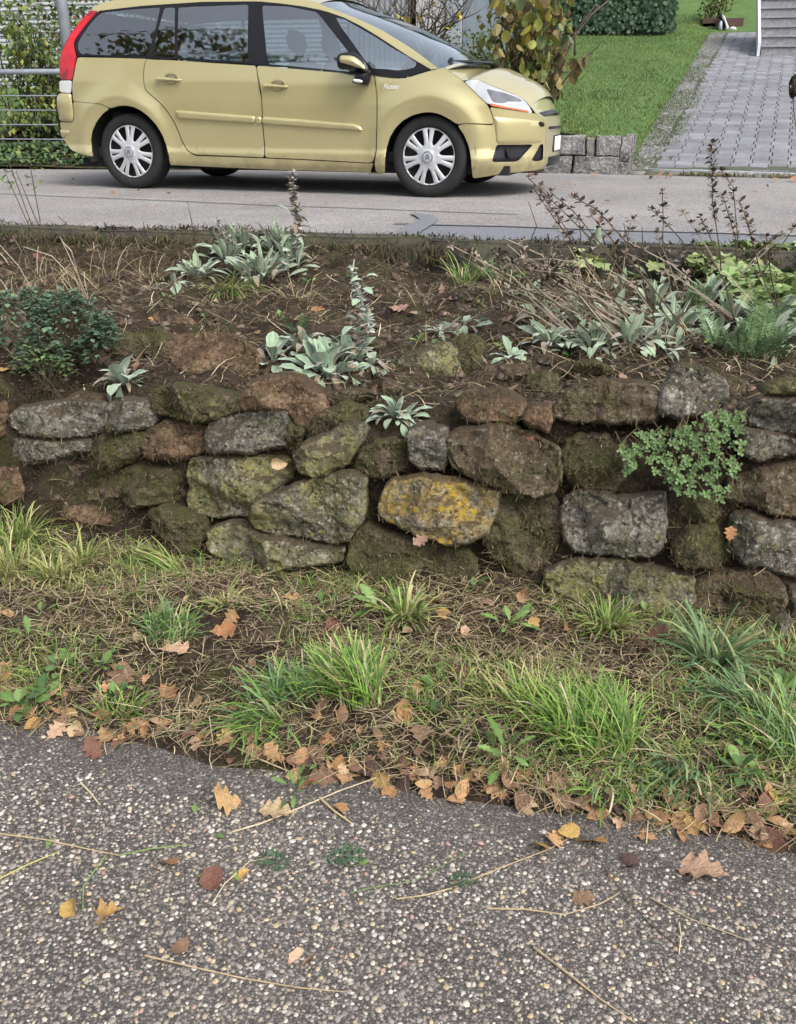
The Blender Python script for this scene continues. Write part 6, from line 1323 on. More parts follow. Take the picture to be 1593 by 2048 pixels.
FL = [  # x, y, length in photo pixels, kind, colour, ground rotation, label
 (454, 1612, 80, 'k', 'tan', .5, 'tan oak leaf lying flat on the pavement below the left of the middle tufts'),
 (555, 1628, 68, 'k', 'pale', .2, 'pale tan oak leaf on the pavement with its tip toward a long stalk'),
 (690, 1625, 46, 'o', 'orange', 3.1, 'small orange oval leaf on the pavement under the end of a bent stalk'),
 (334, 1736, 54, 'o', 'orange', 1.0, 'orange-brown pointed leaf alone on the pavement left of the copper leaf'),
 (429, 1771, 60, 'r', 'red', 2.6, 'curled copper leaf on the pavement beside yellow-green scraps'),
 (485, 1756, 34, 'o', 'yellow', .9, 'slim curled orange sliver next to the copper leaf'),
 (143, 1831, 50, 'r', 'yellow', 2.2, 'folded yellow leaf touching an oak leaf at the lower left'),
 (203, 1834, 78, 'k', 'yellow', .4, 'yellow-brown oak leaf at the lower left under green blades'),
 (359, 1909, 58, 'o', 'brown', 1.4, 'dull brown triangular leaf on the lower pavement'),
 (600, 1929, 64, 'r', 'pale', 1.3, 'tan leaf dotted with dark holes, lowest leaf on the pavement'),
 (1079, 1705, 42, 'r', 'yellow', 1.0, 'round golden leaf at the left of a row of yellow oak leaves'),
 (1110, 1685, 52, 'k', 'tan', 1.2, 'tan oak leaf overlapped by a round one on the pavement'),
 (1137, 1673, 46, 'r', 'yellow', .4, 'rounded golden tan leaf in the group of yellow leaves'),
 (1187, 1687, 72, 'k', 'yellow', -.6, 'long yellow oak leaf at the right of the yellow group'),
 (1288, 1673, 52, 'k', 'tan', -.2, 'jagged pale oak leaf crossed by a straw on the pavement'),
 (1252, 1733, 52, 'r', 'dark', .2, 'dark crumpled leaf on the pavement right of the yellow group'),
 (1403, 1748, 100, 'k', 'pale', -.25, 'long pale oak leaf curled upward on the right of the pavement'),
 (1170, 1800, 50, 'k', 'brown', .5, 'dark reddish crumpled scrap of leaf on the bare pavement'),
 (1044, 1620, 66, 'k', 'pale', 1.3, 'large pale oak leaf with a hole hanging over the pavement edge'),
 (1190, 1615, 66, 'k', 'tan', -1.0, 'tan oak leaf at the verge edge right of the pale holed one'),
 (1258, 1625, 60, 'k', 'brown', .7, 'light brown oak leaf below the largest tuft'),
 (1383, 1653, 42, 'k', 'yellow', -.9, 'small yellow oak leaf on the pavement edge on the right'),
 (1418, 1660, 54, 'o', 'tan', .1, 'broad tan leaf pierced by an upright straw'),
 (1471, 1655, 58, 'o', 'tan', .5, 'tan oval leaf lying over an orange one'),
 (1516, 1663, 36, 'k', 'pale', .3, 'small pale oak leaf before the reddish leaf'),
 (1544, 1687, 64, 'r', 'red', -.2, 'big reddish brown leaf at the right end of the pavement edge'),
 (1325, 1645, 38, 'k', 'tan', 1.5, 'little tan oak leaf beside a broken twig'),
 (1549, 1600, 52, 'o', 'yellow', 2.2, 'golden pointed leaf at the right edge above the reddish one'),
 (1534, 1620, 56, 'o', 'red', 1.9, 'reddish leaf beneath the golden pointed one'),
 (1477, 1617, 66, 'k', 'brown', 1.2, 'faded brown oak leaf among straw on the right'),
 (1112, 1575, 62, 'r', 'brown', .3, 'large rounded brown leaf under the left of the largest tuft'),
 (1279, 1608, 44, 'o', 'orange', 1.5, 'orange oval leaf standing on edge beside a twig'),
 (693, 1547, 66, 'k', 'tan', 1.2, 'large light tan oak leaf on top of the leaf pile in the middle'),
 (609, 1572, 46, 'o', 'orange', .1, 'orange leaf at the left of the middle leaf pile'),
 (648, 1555, 70, 'k', 'brown', .2, 'brown oak leaf under the light tan one in the middle pile'),
 (765, 1563, 44, 'r', 'yellow', .4, 'yellow-tan serrated leaf right of the middle pile'),
 (782, 1583, 38, 'r', 'orange', 1.1, 'orange leaf with a stalk on the pavement right of the middle pile'),
 (918, 1603, 46, 'o', 'tan', .0, 'tan leaf lying over a darker one at the verge edge'),
 (950, 1560, 52, 'k', 'tan', .9, 'tan leaf with yellow edge above the pavement'),
 (992, 1586, 50, 'k', 'tan', -.3, 'dusty tan leaf below a round brown one'),
 (1015, 1566, 52, 'r', 'brown', .4, 'round brown leaf left of the large pale oak leaf'),
 (74, 1449, 50, 'o', 'yellow', .0, 'ochre oval leaf at the pavement edge on the far left'),
 (149, 1472, 46, 'o', 'brown', .5, 'brown leaf on the pavement at the left'),
 (188, 1507, 54, 'k', 'red', -.5, 'dark red oak leaf on the pavement at the left'),
 (141, 1433, 44, 'o', 'tan', 1.5, 'upright tan leaf at the pavement edge on the left'),
 (192, 1437, 46, 'r', 'orange', .3, 'curled orange leaf at the pavement edge on the left'),
 (274, 1452, 40, 'k', 'orange', 1.2, 'ragged orange leaf under green blades on the left'),
 (245, 1475, 40, 'k', 'tan', .3, 'ragged tan leaf lying on straw at the pavement edge'),
 (336, 1392, 46, 'o', 'orange', .9, 'bright orange-pink oval leaf in the left verge'),
 (351, 1305, 64, 'k', 'pale', .4, 'pale tan oak leaf below the fine green tuft'),
 (278, 1282, 36, 'o', 'pale', -.2, 'small pale leaf at the left of the fine green tuft'),
 (102, 1303, 40, 'o', 'pink', 1.8, 'pinkish brown oval leaf among straw on the left'),
 (240, 1361, 66, 'k', 'brown', .4, 'dull brown oak leaf flat among weeds on the left'),
 (450, 1264, 54, 'k', 'orange', .2, 'orange-brown oak leaf with broad lobes below the yellow-green sprays'),
 (464, 1238, 36, 'k', 'tan', 1.0, 'small tan leaf above the orange-brown oak leaf'),
 (221, 1189, 40, 'r', 'red', .1, 'dark red leaf in the straw under the wall'),
 (371, 1208, 32, 'o', 'pale', 1.0, 'pale slim leaf between the sprays and the fine green tuft'),
 (144, 1127, 52, 'k', 'tan', .4, 'tan oak leaf close below the brown stones on the left'),
 (593, 1203, 60, 'k', 'tan', -1.1, 'large tan oak leaf near the wall foot, left of the small tuft'),
 (873, 1213, 40, 'o', 'tan', -1.2, 'tan leaf under the dark stone in the middle'),
 (892, 1231, 38, 'o', 'yellow', .3, 'curled ochre leaf under the dark stone in the middle'),
 (823, 1266, 46, 'o', 'pale', .1, 'light tan curled leaf below the small middle tuft'),
 (758, 1241, 36, 'r', 'dark', .3, 'dark round leaf left of the light curled one'),
 (672, 1252, 40, 'r', 'red', -.7, 'reddish brown leaf above the leaning bright tuft'),
 (551, 1396, 42, 'o', 'brown', 1.3, 'brown oval leaf caught in the loose mid green tuft'),
 (834, 1386, 34, 'o', 'orange', .6, 'orange leaf at the right foot of the leaning bright tuft'),
 (924, 1347, 40, 'r', 'red', .4, 'folded dark red leaf between the two largest tufts'),
 (938, 1268, 40, 'r', 'pale', .2, 'faded yellowish leaf in the straw below the wall'),
 (751, 1474, 36, 'o', 'brown', 1.3, 'brown leaf standing upright below the leaning tuft'),
 (840, 1475, 56, 'k', 'brown', .4, 'long reddish brown leaf above the pavement in the middle'),
 (973, 1210, 34, 'o', 'pink', .2, 'pinkish leaf beside the round-leaved weed'),
 (964, 1312, 36, 'r', 'pink', -.4, 'pinkish faded leaf in the straw right of the middle'),
 (1052, 1202, 36, 'r', 'tan', .2, 'tan leaf beneath the mossy stones right of the middle'),
 (1071, 1249, 30, 'r', 'yellow', .7, 'small golden leaf left of an orange oval'),
 (1136, 1258, 36, 'o', 'orange', .1, 'bright orange oval leaf below the long mossy stone'),
 (1305, 1276, 70, 'k', 'brown', .2, 'large brown oak leaf at the foot of the long mossy stone'),
 (1288, 1304, 66, 'k', 'pink', .5, 'faded brown oak leaf below the large one'),
 (1439, 1390, 34, 'k', 'tan', 1.2, 'tan leaf stub below the bluish tuft'),
 (1409, 1424, 42, 'o', 'brown', .0, 'two-coloured brown leaf on bare soil at the right'),
 (1335, 1528, 46, 'k', 'brown', .9, 'brown oak leaf between the largest tuft and the leafy weed'),
 (1410, 1520, 50, 'k', 'dark', .4, 'dark wet oak leaf under the light green weed'),
 (1520, 1545, 46, 'k', 'brown', .2, 'dull oak leaf half hidden by the right-hand tuft'),
 (20, 1390, 56, 'k', 'brown', 1.1, 'large brown leaf at the left edge of the verge'),
 (15, 1340, 50, 'k', 'tan', .4, 'torn tan leaf at the left edge of the verge'),
 (20, 1232, 36, 'o', 'tan', .5, 'tan leaf in the straw at the far left'),
 (505, 1332, 30, 'o', 'brown', .0, 'striped brown leaf scrap left of the loose tuft'),
 (312, 640, 48, 'k', 'tan', -.6, 'curled tan oak leaf on the soil above the wall at the left'),
 (742, 500, 40, 'r', 'brown', -.4, 'brown leaf clinging to the kerb edge in the middle'),
 (1030, 780, 34, 'o', 'tan', -.5, 'tan leaf on the wall top right of the perched silvery plant'),
 (800, 622, 44, 'k', 'pink', -.4, 'pale pinkish oak leaf on the soil in the middle of the bank'),
 (825, 632, 30, 'o', 'pink', -.2, 'small pink leaf end right of the pale pinkish one'),
 (635, 622, 34, 'k', 'orange', -.2, 'small orange oak leaf beside the pale flower spike'),
 (1365, 672, 36, 'r', 'red', 1.2, 'dark red leaf among silvery leaves behind the dry stalks'),
 (1470, 745, 34, 'r', 'dark', .4, 'dark purple leaf under the ferny plant'),
 (433, 610, 22, 'o', 'pale', 1.3, 'small pale leaf below the bright grass fan'),
 (313, 735, 24, 'o', 'tan', .3, 'small tan leaf beside the silvery plant under the dark cushion'),
 (10, 742, 28, 'o', 'yellow', -.9, 'yellow leaf at the left edge of the bank'),
 (1510, 548, 26, 'r', 'yellow', .6, 'yellow leaf in the pale green ground cover'),
 (1060, 684, 26, 'o', 'yellow', .0, 'small yellow leaf left of the dry stalks'),
 (300, 482, 40, 'r', 'brown', .3, 'brown leaf lying on the kerb moss at the left'),
 (262, 455, 30, 'k', 'tan', .2, 'tan leaf on the mossy kerb edge at the left'),
 (80, 515, 28, 'r', 'red', .1, 'dark red leaf at the foot of the kerb at the left'),
 (890, 585, 28, 'k', 'pale', .9, 'pale leaf below the thin green tuft at the kerb'),
 (1000, 575, 30, 'k', 'brown', 1.1, 'brown leaf right of the thin green tuft'),
 (520, 668, 24, 'o', 'brown', .1, 'small brown leaf above the reddish boulder'),
]
for x, y, L, k, c, rot, lab in FL: fallen(x, y, L, k, c, rot, lab)
WQ = WN
for x, y, L, k, c, lab in [(845, 1078, 34, 'k', 'pink', 'pinkish oak leaf stuck under the yellow lichen stone'), (1461, 1066, 30, 'k', 'orange', 'small orange leaf stuck on the wall at the right'), (561, 926, 32, 'r', 'pale', 'round tan leaf lodged above the left lichen block'), (1060, 873, 24, 'k', 'red', 'reddish leaf scrap on the broad brown stone'), (139, 1007, 16, 'o', 'pale', 'tiny pale leaf under the brown stones')]:
    fallen(x, y, L, k, c, None, lab, p=at_plane(x, y, WP0 + WN * .09, WN), n=Vector(WN), tilt=.3)
random.seed(21)
CN = {'tan': 'tan', 'pale': 'pale', 'orange': 'orange', 'brown': 'brown', 'dark': 'dark', 'red': 'reddish', 'yellow': 'yellow', 'pink': 'pinkish'}; KN = {'k': 'oak', 'o': 'oval', 'r': 'rounded'}
third = lambda x: 'left third' if x < 531 else 'middle third' if x < 1062 else 'right third'
G2 = 'small fallen leaves lying among the straw of the verge'
for k in range(130):
    x = random.uniform(0, 1593); y0 = 1440 + (x / 1593) * 235; y = y0 - abs(random.gauss(0, 55)) + 12
    if y < 1180: continue
    kd = random.choice('kkoor'); co = random.choice(['brown', 'brown', 'pale', 'red', 'tan', 'tan', 'orange'])
    fallen(x, y, random.uniform(22, 46), kd, co, None, f"small {CN[co]} {KN[kd]} leaf in the {third(x)} of the verge, {'close to the pavement' if y > y0 - 60 else 'halfway to the wall'}", G2)
G6 = 'leaves gathered along the pavement edge'
for k in range(62):
    x = random.choice([random.uniform(840, 1593), random.uniform(840, 1593), random.uniform(560, 860), random.uniform(0, 560)]); y = 1440 + (x / 1593) * 250 + random.gauss(-20, 22) - (abs(random.gauss(0, 70)) if k % 3 == 0 else 0)
    kd = random.choice('kkkor'); co = random.choice(['tan', 'tan', 'pale', 'brown', 'brown', 'orange', 'dark'])
    fallen(x, y, random.uniform(28, 54), kd, co, None, f"{CN[co]} {KN[kd]} leaf in the drift along the {third(x)} of the pavement edge", G6)
G3 = 'dead leaves scattered over the bank above the wall'
for k in range(34):
    x = random.uniform(0, 1593); y = random.uniform(520, 760); kd = random.choice('kkor'); co = random.choice(['brown', 'brown', 'dark', 'red', 'pink'])
    fallen(x, y, random.uniform(14, 28), kd, co, None, f"small {CN[co]} {KN[kd]} leaf on the soil, {third(x)} of the bank, {'toward the kerb' if y < 640 else 'toward the wall'}", G3)
G4 = 'tiny leaves on the road surface'
for x, y, c in [(150, 375, 'yellow'), (145, 360, 'dark'), (225, 385, 'brown'), (277, 385, 'dark'), (300, 415, 'pink'), (550, 378, 'brown'), (640, 392, 'brown'), (338, 388, 'dark'), (1140, 367, 'yellow'), (1152, 372, 'yellow'), (1215, 402, 'brown'), (1330, 399, 'brown'), (1535, 371, 'red'), (1510, 385, 'brown'), (1070, 352, 'red'), (905, 357, 'brown'), (1190, 350, 'orange'), (1260, 352, 'orange'), (1300, 352, 'brown'), (1320, 352, 'brown')]:
    p = at_z(x, y, ROADZ + .01); fallen(x, y, random.uniform(9, 16), random.choice('ko'), c, None, f"tiny {CN[c]} leaf on the road {'behind the car' if x < 200 else 'in front of the car nose' if x > 1060 else 'on the near side of the car'}", G4, p=p, n=Vector((0, 0, 1)))
G5 = 'brown leaves gathered in the gutter before the drain'
for k in range(22):
    x = random.choice([random.uniform(1545, 1610), random.uniform(1545, 1610), random.uniform(1290, 1345)]); y = random.uniform(349, 358) + (x - 1300) * .012; p = at_z(x, y, ROADZ + .02); fallen(x, y, random.uniform(10, 17), random.choice('kor'), random.choice(['brown', 'orange', 'tan']), None, 'brown leaf in the heap of leaves before the drain', G5, p=p, n=Vector((0, -.2, 1)).normalized())
p = at_z(1569, 333, DZ0 + .03); fallen(1569, 333, 24, 'r', 'orange', None, 'single orange leaf lying behind the drain on the driveway', p=p, n=Vector((0, -.4, 1)).normalized())
# ---- twigs and straws on the pavement
def twig(pix, w, col, label, name='dry_stalk', cat='stalk', lift=.006):
    P = []
    for i, (x, y) in enumerate(pix): P.append(on_bank(x, y) + np.array([0, 0, lift + .004 * math.sin(i * 2.)]))
    Q = []                                                    # smooth
    for i in range(len(P) - 1):
        for j in range(4): Q.append(P[i] + (P[i + 1] - P[i]) * j / 4)
    Q.append(P[-1]); m = MB(); w *= .6; m.tube(Q, [w * (1 - .45 * i / len(Q)) for i in range(len(Q))], 6)
    o = build(name, m.v, m.f, DEAD, None, False, np.tile(np.array(col, float), (len(m.v), 1))); props(o, label, cat, 'dry stalks on the pavement')
ST = (.36, .28, .17); BRN = (.09, .06, .04); PALE = (.48, .40, .27); GRN = (.16, .24, .08)
twig([(0, 1672), (90, 1686), (200, 1706), (240, 1715)], .0035, ST, 'thick yellowish stalk entering from the left edge of the pavement')
twig([(240, 1715), (300, 1705), (380, 1692)], .003, GRN, 'green grass blade joined to the thick stalk on the left')
twig([(0, 1762), (60, 1735), (120, 1705)], .003, (.40, .36, .12), 'yellow blade at the left edge of the pavement')
twig([(212, 1715), (168, 1780), (166, 1825)], .003, GRN, 'green blade pointing at the yellow oak leaf')
twig([(162, 1570), (180, 1590), (200, 1612)], .0045, PALE, 'stubby broken stalk on the pavement left of the tan oak leaf')
twig([(290, 1916), (400, 1945), (490, 1960), (600, 1980), (690, 1992)], .003, ST, 'long bent straw along the bottom left of the pavement')
twig([(465, 1668), (520, 1655), (600, 1618), (680, 1585), (760, 1560), (860, 1545)], .0035, PALE, 'long pale stalk running up from the middle of the pavement into the leaf pile')
twig([(640, 1600), (668, 1628), (705, 1650)], .005, (.42, .33, .18), 'thick bent twig end under the small orange leaf')
twig([(475, 1500), (520, 1525), (590, 1550)], .0042, ST, 'peeled twig lying along the verge edge in the middle')
twig([(793, 1803), (850, 1798), (900, 1780), (1000, 1740), (1100, 1705), (1155, 1670)], .003, ST, 'long curved straw passing the yellow leaf group')
twig([(975, 1822), (1050, 1826), (1130, 1832), (1200, 1812), (1240, 1793)], .0032, ST, 'forked straw lying across the right of the pavement')
twig([(1068, 1900), (1130, 1950), (1200, 2000), (1270, 2050)], .0042, ST, 'thick straw running off the bottom right of the pavement')
twig([(1190, 1710), (1240, 1790), (1300, 1850), (1365, 1905)], .0026, BRN, 'thin dark twig slanting across the right of the pavement')
twig([(1300, 1800), (1380, 1845), (1500, 1885)], .0024, ST, 'thin straw to the right of the slanting twig')
twig([(1358, 1850), (1362, 1880), (1358, 1912)], .0028, PALE, 'short upright-looking straw at the right of the pavement')
twig([(425, 1812), (450, 1775), (500, 1725), (550, 1718)], .0026, PALE, 'slim straw crossing the copper leaf')
twig([(370, 1730), (373, 1800), (372, 1880)], .0016, BRN, 'hair-thin dark straw above the triangular brown leaf')
twig([(700, 1790), (760, 1780), (830, 1765), (930, 1710)], .0024, (.13, .19, .08), 'faded green stem on the middle of the pavement')
twig([(785, 1460), (800, 1520), (830, 1560)], .0022, BRN, 'dark twig poking out of the leaf pile')
twig([(1245, 1560), (1290, 1640), (1322, 1672)], .0062, BRN, 'dark twig with a broken pale end below the largest tuft', 'twig', 'twig')
twig([(870, 1500), (960, 1545), (1010, 1570)], .0045, BRN, 'dark twig under the leaves right of the middle', 'twig', 'twig')
twig([(1490, 1520), (1540, 1555), (1600, 1585)], .005, BRN, 'dark twig running toward the right edge', 'twig', 'twig')
twig([(1420, 1670), (1415, 1620), (1412, 1570)], .0022, PALE, 'pale straw sticking out at the right verge edge')
twig([(1293, 1690), (1297, 1640), (1300, 1580)], .0026, PALE, 'pale straw beside the dark twig')
twig([(1300, 1380), (1350, 1335), (1400, 1300)], .004, (.2, .17, .13), 'grey stick leaning under the bluish tuft', 'twig', 'twig', .03)
twig([(300, 1155), (345, 1180), (375, 1195)], .004, (.25, .22, .18), 'grey stick in the straw under the wall', 'twig', 'twig', .02)
# fallen pinnate green leaf and green scraps
pl_ = frond('pinnate_leaf', GREEN, (.05, .11, .05), 6, .34, 3)
for x, y, L, lab, rz_ in [(885, 1772, .075, 'small dark green pinnate leaf lying on the pavement', .4), (640, 1722, .10, 'dark green pinnate sprig on the pavement', .3), (590, 1740, .09, 'pale green pinnate sprig beside the dark one', 3.0)]:
    p = on_bank(x, y); o = link('pinnate_leaf', pl_, None, leaf_M(p + [0, 0, .006], rz_, 0, 0, L)); props(o, lab, 'leaf', 'green scraps on the pavement')
for x, y, lab in [(110, 1681, 'tiny lime green leaf on the thick stalk at the left'), (393, 1757, 'pale green leaf left of the copper leaf'), (470, 1745, 'light green leaf above the copper leaf'), (740, 1727, 'small yellow-green scrap right of the pinnate sprig'), (390, 1612, 'small green scrap left of the tan oak leaf'), (448, 1680, 'tiny green leaf below the tan oak leaf')]:
    p = on_bank(x, y); o = link('green_leaf', wl[1], None, leaf_M(p + [0, 0, .006], random.uniform(0, 6), .05, 0, .026)); props(o, lab, 'leaf', 'green scraps on the pavement')
# ================================================================== BEYOND THE ROAD
random.seed(31)
BARK = plain('bark', (.075, .058, .045), .9, var=.35, scale=14, bumpd=.01)
GALV = plain('galvanised_steel', (.33, .36, .40), .45, .55, var=.18, scale=7)
def hill(x, y): return float(lawn_z(np.array([x]), np.array([y]))[0])
def leafcloud(m, c, rad, n, size, tints, dens=.7, hang=.2, seed=0, freq=3., aspect=.38):
    c = np.array(c, float); rad = np.array(rad, float); k = 0; tries = 0
    while k < n and tries < n * 8:
        tries += 1
        d = np.array([random.gauss(0, 1), random.gauss(0, 1), random.gauss(0, 1)]); d /= np.linalg.norm(d); q = c + d * rad * random.random() ** .45
        if fbm(((q + seed) * freq)[None], 3)[0] + random.gauss(0, .1) < -.02 - dens * .15 + .1: continue
        az = random.uniform(0, 6.283); el = random.uniform(-1.2, .6) - hang; s = size * random.uniform(.6, 1.3)
        f = np.array([math.cos(az) * math.cos(el), math.sin(az) * math.cos(el), math.sin(el)]); u = np.array([-math.sin(az), math.cos(az), 0]); up = np.cross(f, u)
        t = np.array(random.choice(tints)) * random.uniform(.65, 1.3)
        m.add([q, q + f * s * .45 + u * s * aspect + up * s * .1, q + f * s, q + f * s * .45 - u * s * aspect + up * s * .1], [(0, 1, 2, 3)], t); k += 1
def branches(m, base, tips, r0, tint=(1, 1, 1), wob=.06):
    for t in tips:
        b = np.array(base, float) + [random.uniform(-.12, .12), random.uniform(-.1, .1), 0]; t = np.array(t, float); P = [b + (t - b) * s + np.array([random.uniform(-wob, wob), random.uniform(-wob, wob), 0]) * (s * (1.2 - s)) for s in np.linspace(0, 1, 6)]
        m.tube(P, [r0 * (1 - .8 * s) for s in np.linspace(0, 1, 6)], 5, tint)
def shrub(name, label, cat, base, clouds, nleaf, size, tints, nst, group=None, freq=3., hang=.2, r0=.015):
    r = thing(name, label, cat, tuple(base), group); m = MB(); s = MB()
    tot = sum(np.prod(c[1]) for c in clouds)
    for c, rad in clouds: leafcloud(m, c, rad, int(nleaf * np.prod(rad) / tot), size, tints, hang=hang, freq=freq, seed=random.random() * 9)
    tips = []
    for _ in range(nst):
        c, rad = random.choice(clouds); tips.append(np.array(c) + np.array(rad) * [random.uniform(-.8, .8), random.uniform(-.6, .6), random.uniform(-.3, .9)])
    branches(s, base, tips, r0); s.build('stems', BARK, r, True, kind='stuff'); m.build('foliage', GREEN, r, False, kind='stuff'); return r
def px_at(x, y, Y): return at_y(x, y, Y)
# ---- railing and lamp post at the left
RY = 10.25
rt = thing('railing', 'grey steel railing with a pipe handrail and four thin wires across the road', 'railing', (-7, RY, ROADZ))
rdir = lambda X: RY + (X + 7) * .09
def along(z0, x0=-11, x1=-2.2): return [(x, rdir(x), z0) for x in (x0, x1)]
zp = px_at(60, 143, rdir(-6.8))[2]; m = MB(); m.tube(along(zp), .03, 10); m.build('handrail', GALV, rt, True)
for yy in (191, 220, 249, 278):
    z = px_at(60, yy, rdir(-6.8))[2]; m = MB(); m.tube(along(z), .007, 5); m.build('wire', GALV, rt, True)
for x in (-9.6, -5.4, -2.3): m = MB(); m.box((x - .03, rdir(x) - .015, ROADZ), (x + .03, rdir(x) + .015, zp)); m.build('post', GALV, rt)
q = px_at(130, 55, 10.75); lp = thing('lamp_post', 'grey galvanised post rising behind the rear of the car', 'lamp post', (q[0], q[1], ROADZ)); m = MB(); m.tube([(q[0], q[1], ROADZ), (q[0], q[1], 3), (q[0], q[1], 6.5)], [.068, .06, .045], 16); m.build('pole', GALV, lp, True)
m = MB(); m.box((q[0] - .12, q[1] - .12, ROADZ - .02), (q[0] + .12, q[1] + .12, ROADZ + .03), .01); m.build('base_plate', GALV, lp)
m = MB(); m.tube([(q[0], q[1], 6.45), (q[0], q[1] - .5, 6.7), (q[0], q[1] - 1.1, 6.72)], .035, 8); m.build('arm', GALV, lp, True); m = MB(); m.box((q[0] - .12, q[1] - 1.7, 6.66), (q[0] + .12, q[1] - 1.05, 6.78), .03); m.build('lamp_head', GALV, lp)
# bank behind the railing
xs = np.linspace(-16, -1.0, 60); ys = np.array([0, .25, .5, .9, 1.4]); V = []
for x in xs:
    for d in ys: V.append((x, float(far_edge(x)) + d - .02, ROADZ + [.01, .10, .15, .22, .3][list(ys).index(d)] + .05 * float(fbm(np.array([[x * 2, d * 3, 0]]), 3)[0])))
struct('planted_strip', V, [(i * 5 + j, (i + 1) * 5 + j, (i + 1) * 5 + j + 1, i * 5 + j + 1) for i in range(59) for j in range(4)], SOIL, True)
def ivy_ground():
    n = 9000; X = U(-12, -4.4, n); d = U(0, .8, n) ** 1.2; Y = far_edge(X) + .03 + d; Z = ROADZ + .02 + .16 * np.minimum(1, d * 3) + .05 * fbm(np.stack([X * 3, Y * 3, 0 * X], 1), 3); m = MB()
    for x, y, z in zip(X, Y, Z):
        a = random.uniform(0, 6.283); s = random.uniform(.03, .065); t = np.array(random.choice([(.045, .085, .04), (.06, .11, .045), (.035, .07, .035), (.12, .16, .05)])) * random.uniform(.7, 1.3); ca, sa = math.cos(a) * s, math.sin(a) * s; h = random.uniform(0, .05); e = random.uniform(-.02, .04)
        m.add([(x, y, z + h), (x + ca * .5 - sa * .5, y + sa * .5 + ca * .5, z + h + e), (x + ca, y + sa, z + h - .01), (x + ca * .5 + sa * .5, y + sa * .5 - ca * .5, z + h + e)], [(0, 1, 2, 3)], t)
    props(m.build('ivy_ground_cover', GREEN), kind='stuff')
ivy_ground()
LG = [(.14, .20, .06), (.19, .25, .07), (.10, .16, .05), (.30, .31, .07), (.17, .22, .11)]
for x, Y, w, top, lab in [(25, 11.2, .55, -60, 'tall leafy shrub at the far left behind the railing'), (75, 11.5, .40, 20, 'shrub with thin upright shoots behind the railing'), (112, 11.3, .35, 110, 'low shrub beside the lamp post behind the railing'), (-70, 11.4, .8, -80, 'wide shrub beyond the left edge behind the railing')]:
    c = px_at(x, 150, Y); t = px_at(x, top, Y); b = (c[0], Y, ROADZ + .15)
    shrub('shrub', lab, 'shrub', b, [((c[0], Y, (t[2] + 1.3) / 2 + .15), (w, .45, max(.35, (t[2] - 1.3) / 2))), ((c[0] + .1, Y - .15, 1.35), (w * .9, .4, .4))], 950, .075, LG, 14, 'shrubs behind the railing', hang=.5)
c = px_at(215, 40, 12.6); shrub('shrub', 'bushy green shrub showing over the rear roof of the car', 'shrub', (c[0], 12.6, 1.0), [((c[0], 12.6, 2.1), (1.0, .5, .9)), ((c[0] - .6, 12.7, 2.6), (.7, .5, .7))], 2200, .08, LG[:3] + [(.20, .06, .03)], 10, 'shrubs behind the railing')
for x, Y, z0, w in [(400, 13.0, 1.6, 1.0), (520, 13.4, 1.5, .7)]:
    c = px_at(x, 120, Y); shrub('shrub', 'shrub seen through the rear side windows of the car' if x < 450 else 'shrub seen through the front of the cabin', 'shrub', (c[0], Y, 1.0), [((c[0], Y, 1.35), (w, .5, .42))], 800, .08, LG, 10)
# ---- grey shed with ribbed walls
SLAT = plain('white_slats', (.62, .64, .68), .55, .1, var=.06, scale=3); SHEET = plain('grey_sheet_steel', (.30, .32, .35), .5, .3, var=.2, scale=2.5); PANEL = plain('grey_concrete_panel', (.36, .36, .37), .85, var=.22, scale=2.2, bumpd=.004); BLUEG = plain('bluish_panel', (.17, .20, .24), .6, .2, var=.2, scale=2)
SY = 16.2
def sx(px): return float(px_at(px, 60, SY)[0])
shed = thing('shed', 'grey shed with white horizontal slats and a perforated steel corner post behind the car', 'shed', (sx(400), SY, 1.3)); Zb, Zt = 1.0, 4.6
x0, x1 = sx(-260), sx(696); V = []; p_ = .068; k = int((Zt - Zb) / p_)
for i in range(k + 1):
    z = Zb + i * p_
    for zz_, yy in ((z, SY), (z + p_ * .06, SY - .035), (z + p_ * .62, SY - .04), (z + p_ * .66, SY + .03)): V += [(x0, yy, zz_), (x1, yy, zz_)]
build('slatted_wall', V, [(2 * i, 2 * i + 1, 2 * i + 3, 2 * i + 2) for i in range(len(V) // 2 - 1)], SLAT, shed, False, kind='stuff')
x0, x1 = sx(698), sx(832); V = []; p_ = .085; k = int((x1 - x0) / p_)
for i in range(k):
    x = x0 + i * p_
    for xx, yy in ((x, SY), (x + p_ * .2, SY - .03), (x + p_ * .5, SY - .03), (x + p_ * .7, SY)): V += [(xx, yy, Zb), (xx, yy, Zt)]
build('ribbed_wall', V, [(2 * i, 2 * i + 1, 2 * i + 3, 2 * i + 2) for i in range(len(V) // 2 - 1)], SHEET, shed, False, kind='stuff')
m = MB(); m.box((sx(833), SY - .02, Zb), (sx(893), SY + .1, Zt)); m.build('plain_panel', PANEL, shed)
m = MB(); m.box((sx(894), SY - .08, Zb), (sx(925), SY + .1, Zt), .004); m.build('corner_post', SHEET, shed)
xm = (sx(894) + sx(925)) / 2
for i in range(34):
    for dx in (-.055, .06):
        m = MB(); z = 1.1 + i * .1; Mt = Matrix.Translation((xm + dx, SY - .081, z)) @ Matrix.Rotation(math.pi / 2, 4, 'X'); m.lathe([(.014, 0), (.012, .006), (0, .008)], 8, Mt); m.build('bolt', WELL, shed)
m = MB(); m.box((sx(926), SY, Zb), (sx(926) + .08, SY + 6, Zt)); m.build('side_wall', BLUEG, shed)
m = MB(); m.box((sx(-260), SY - .2, Zt), (sx(926) + .3, SY + 6.1, Zt + .12)); m.build('roof', SHEET, shed)
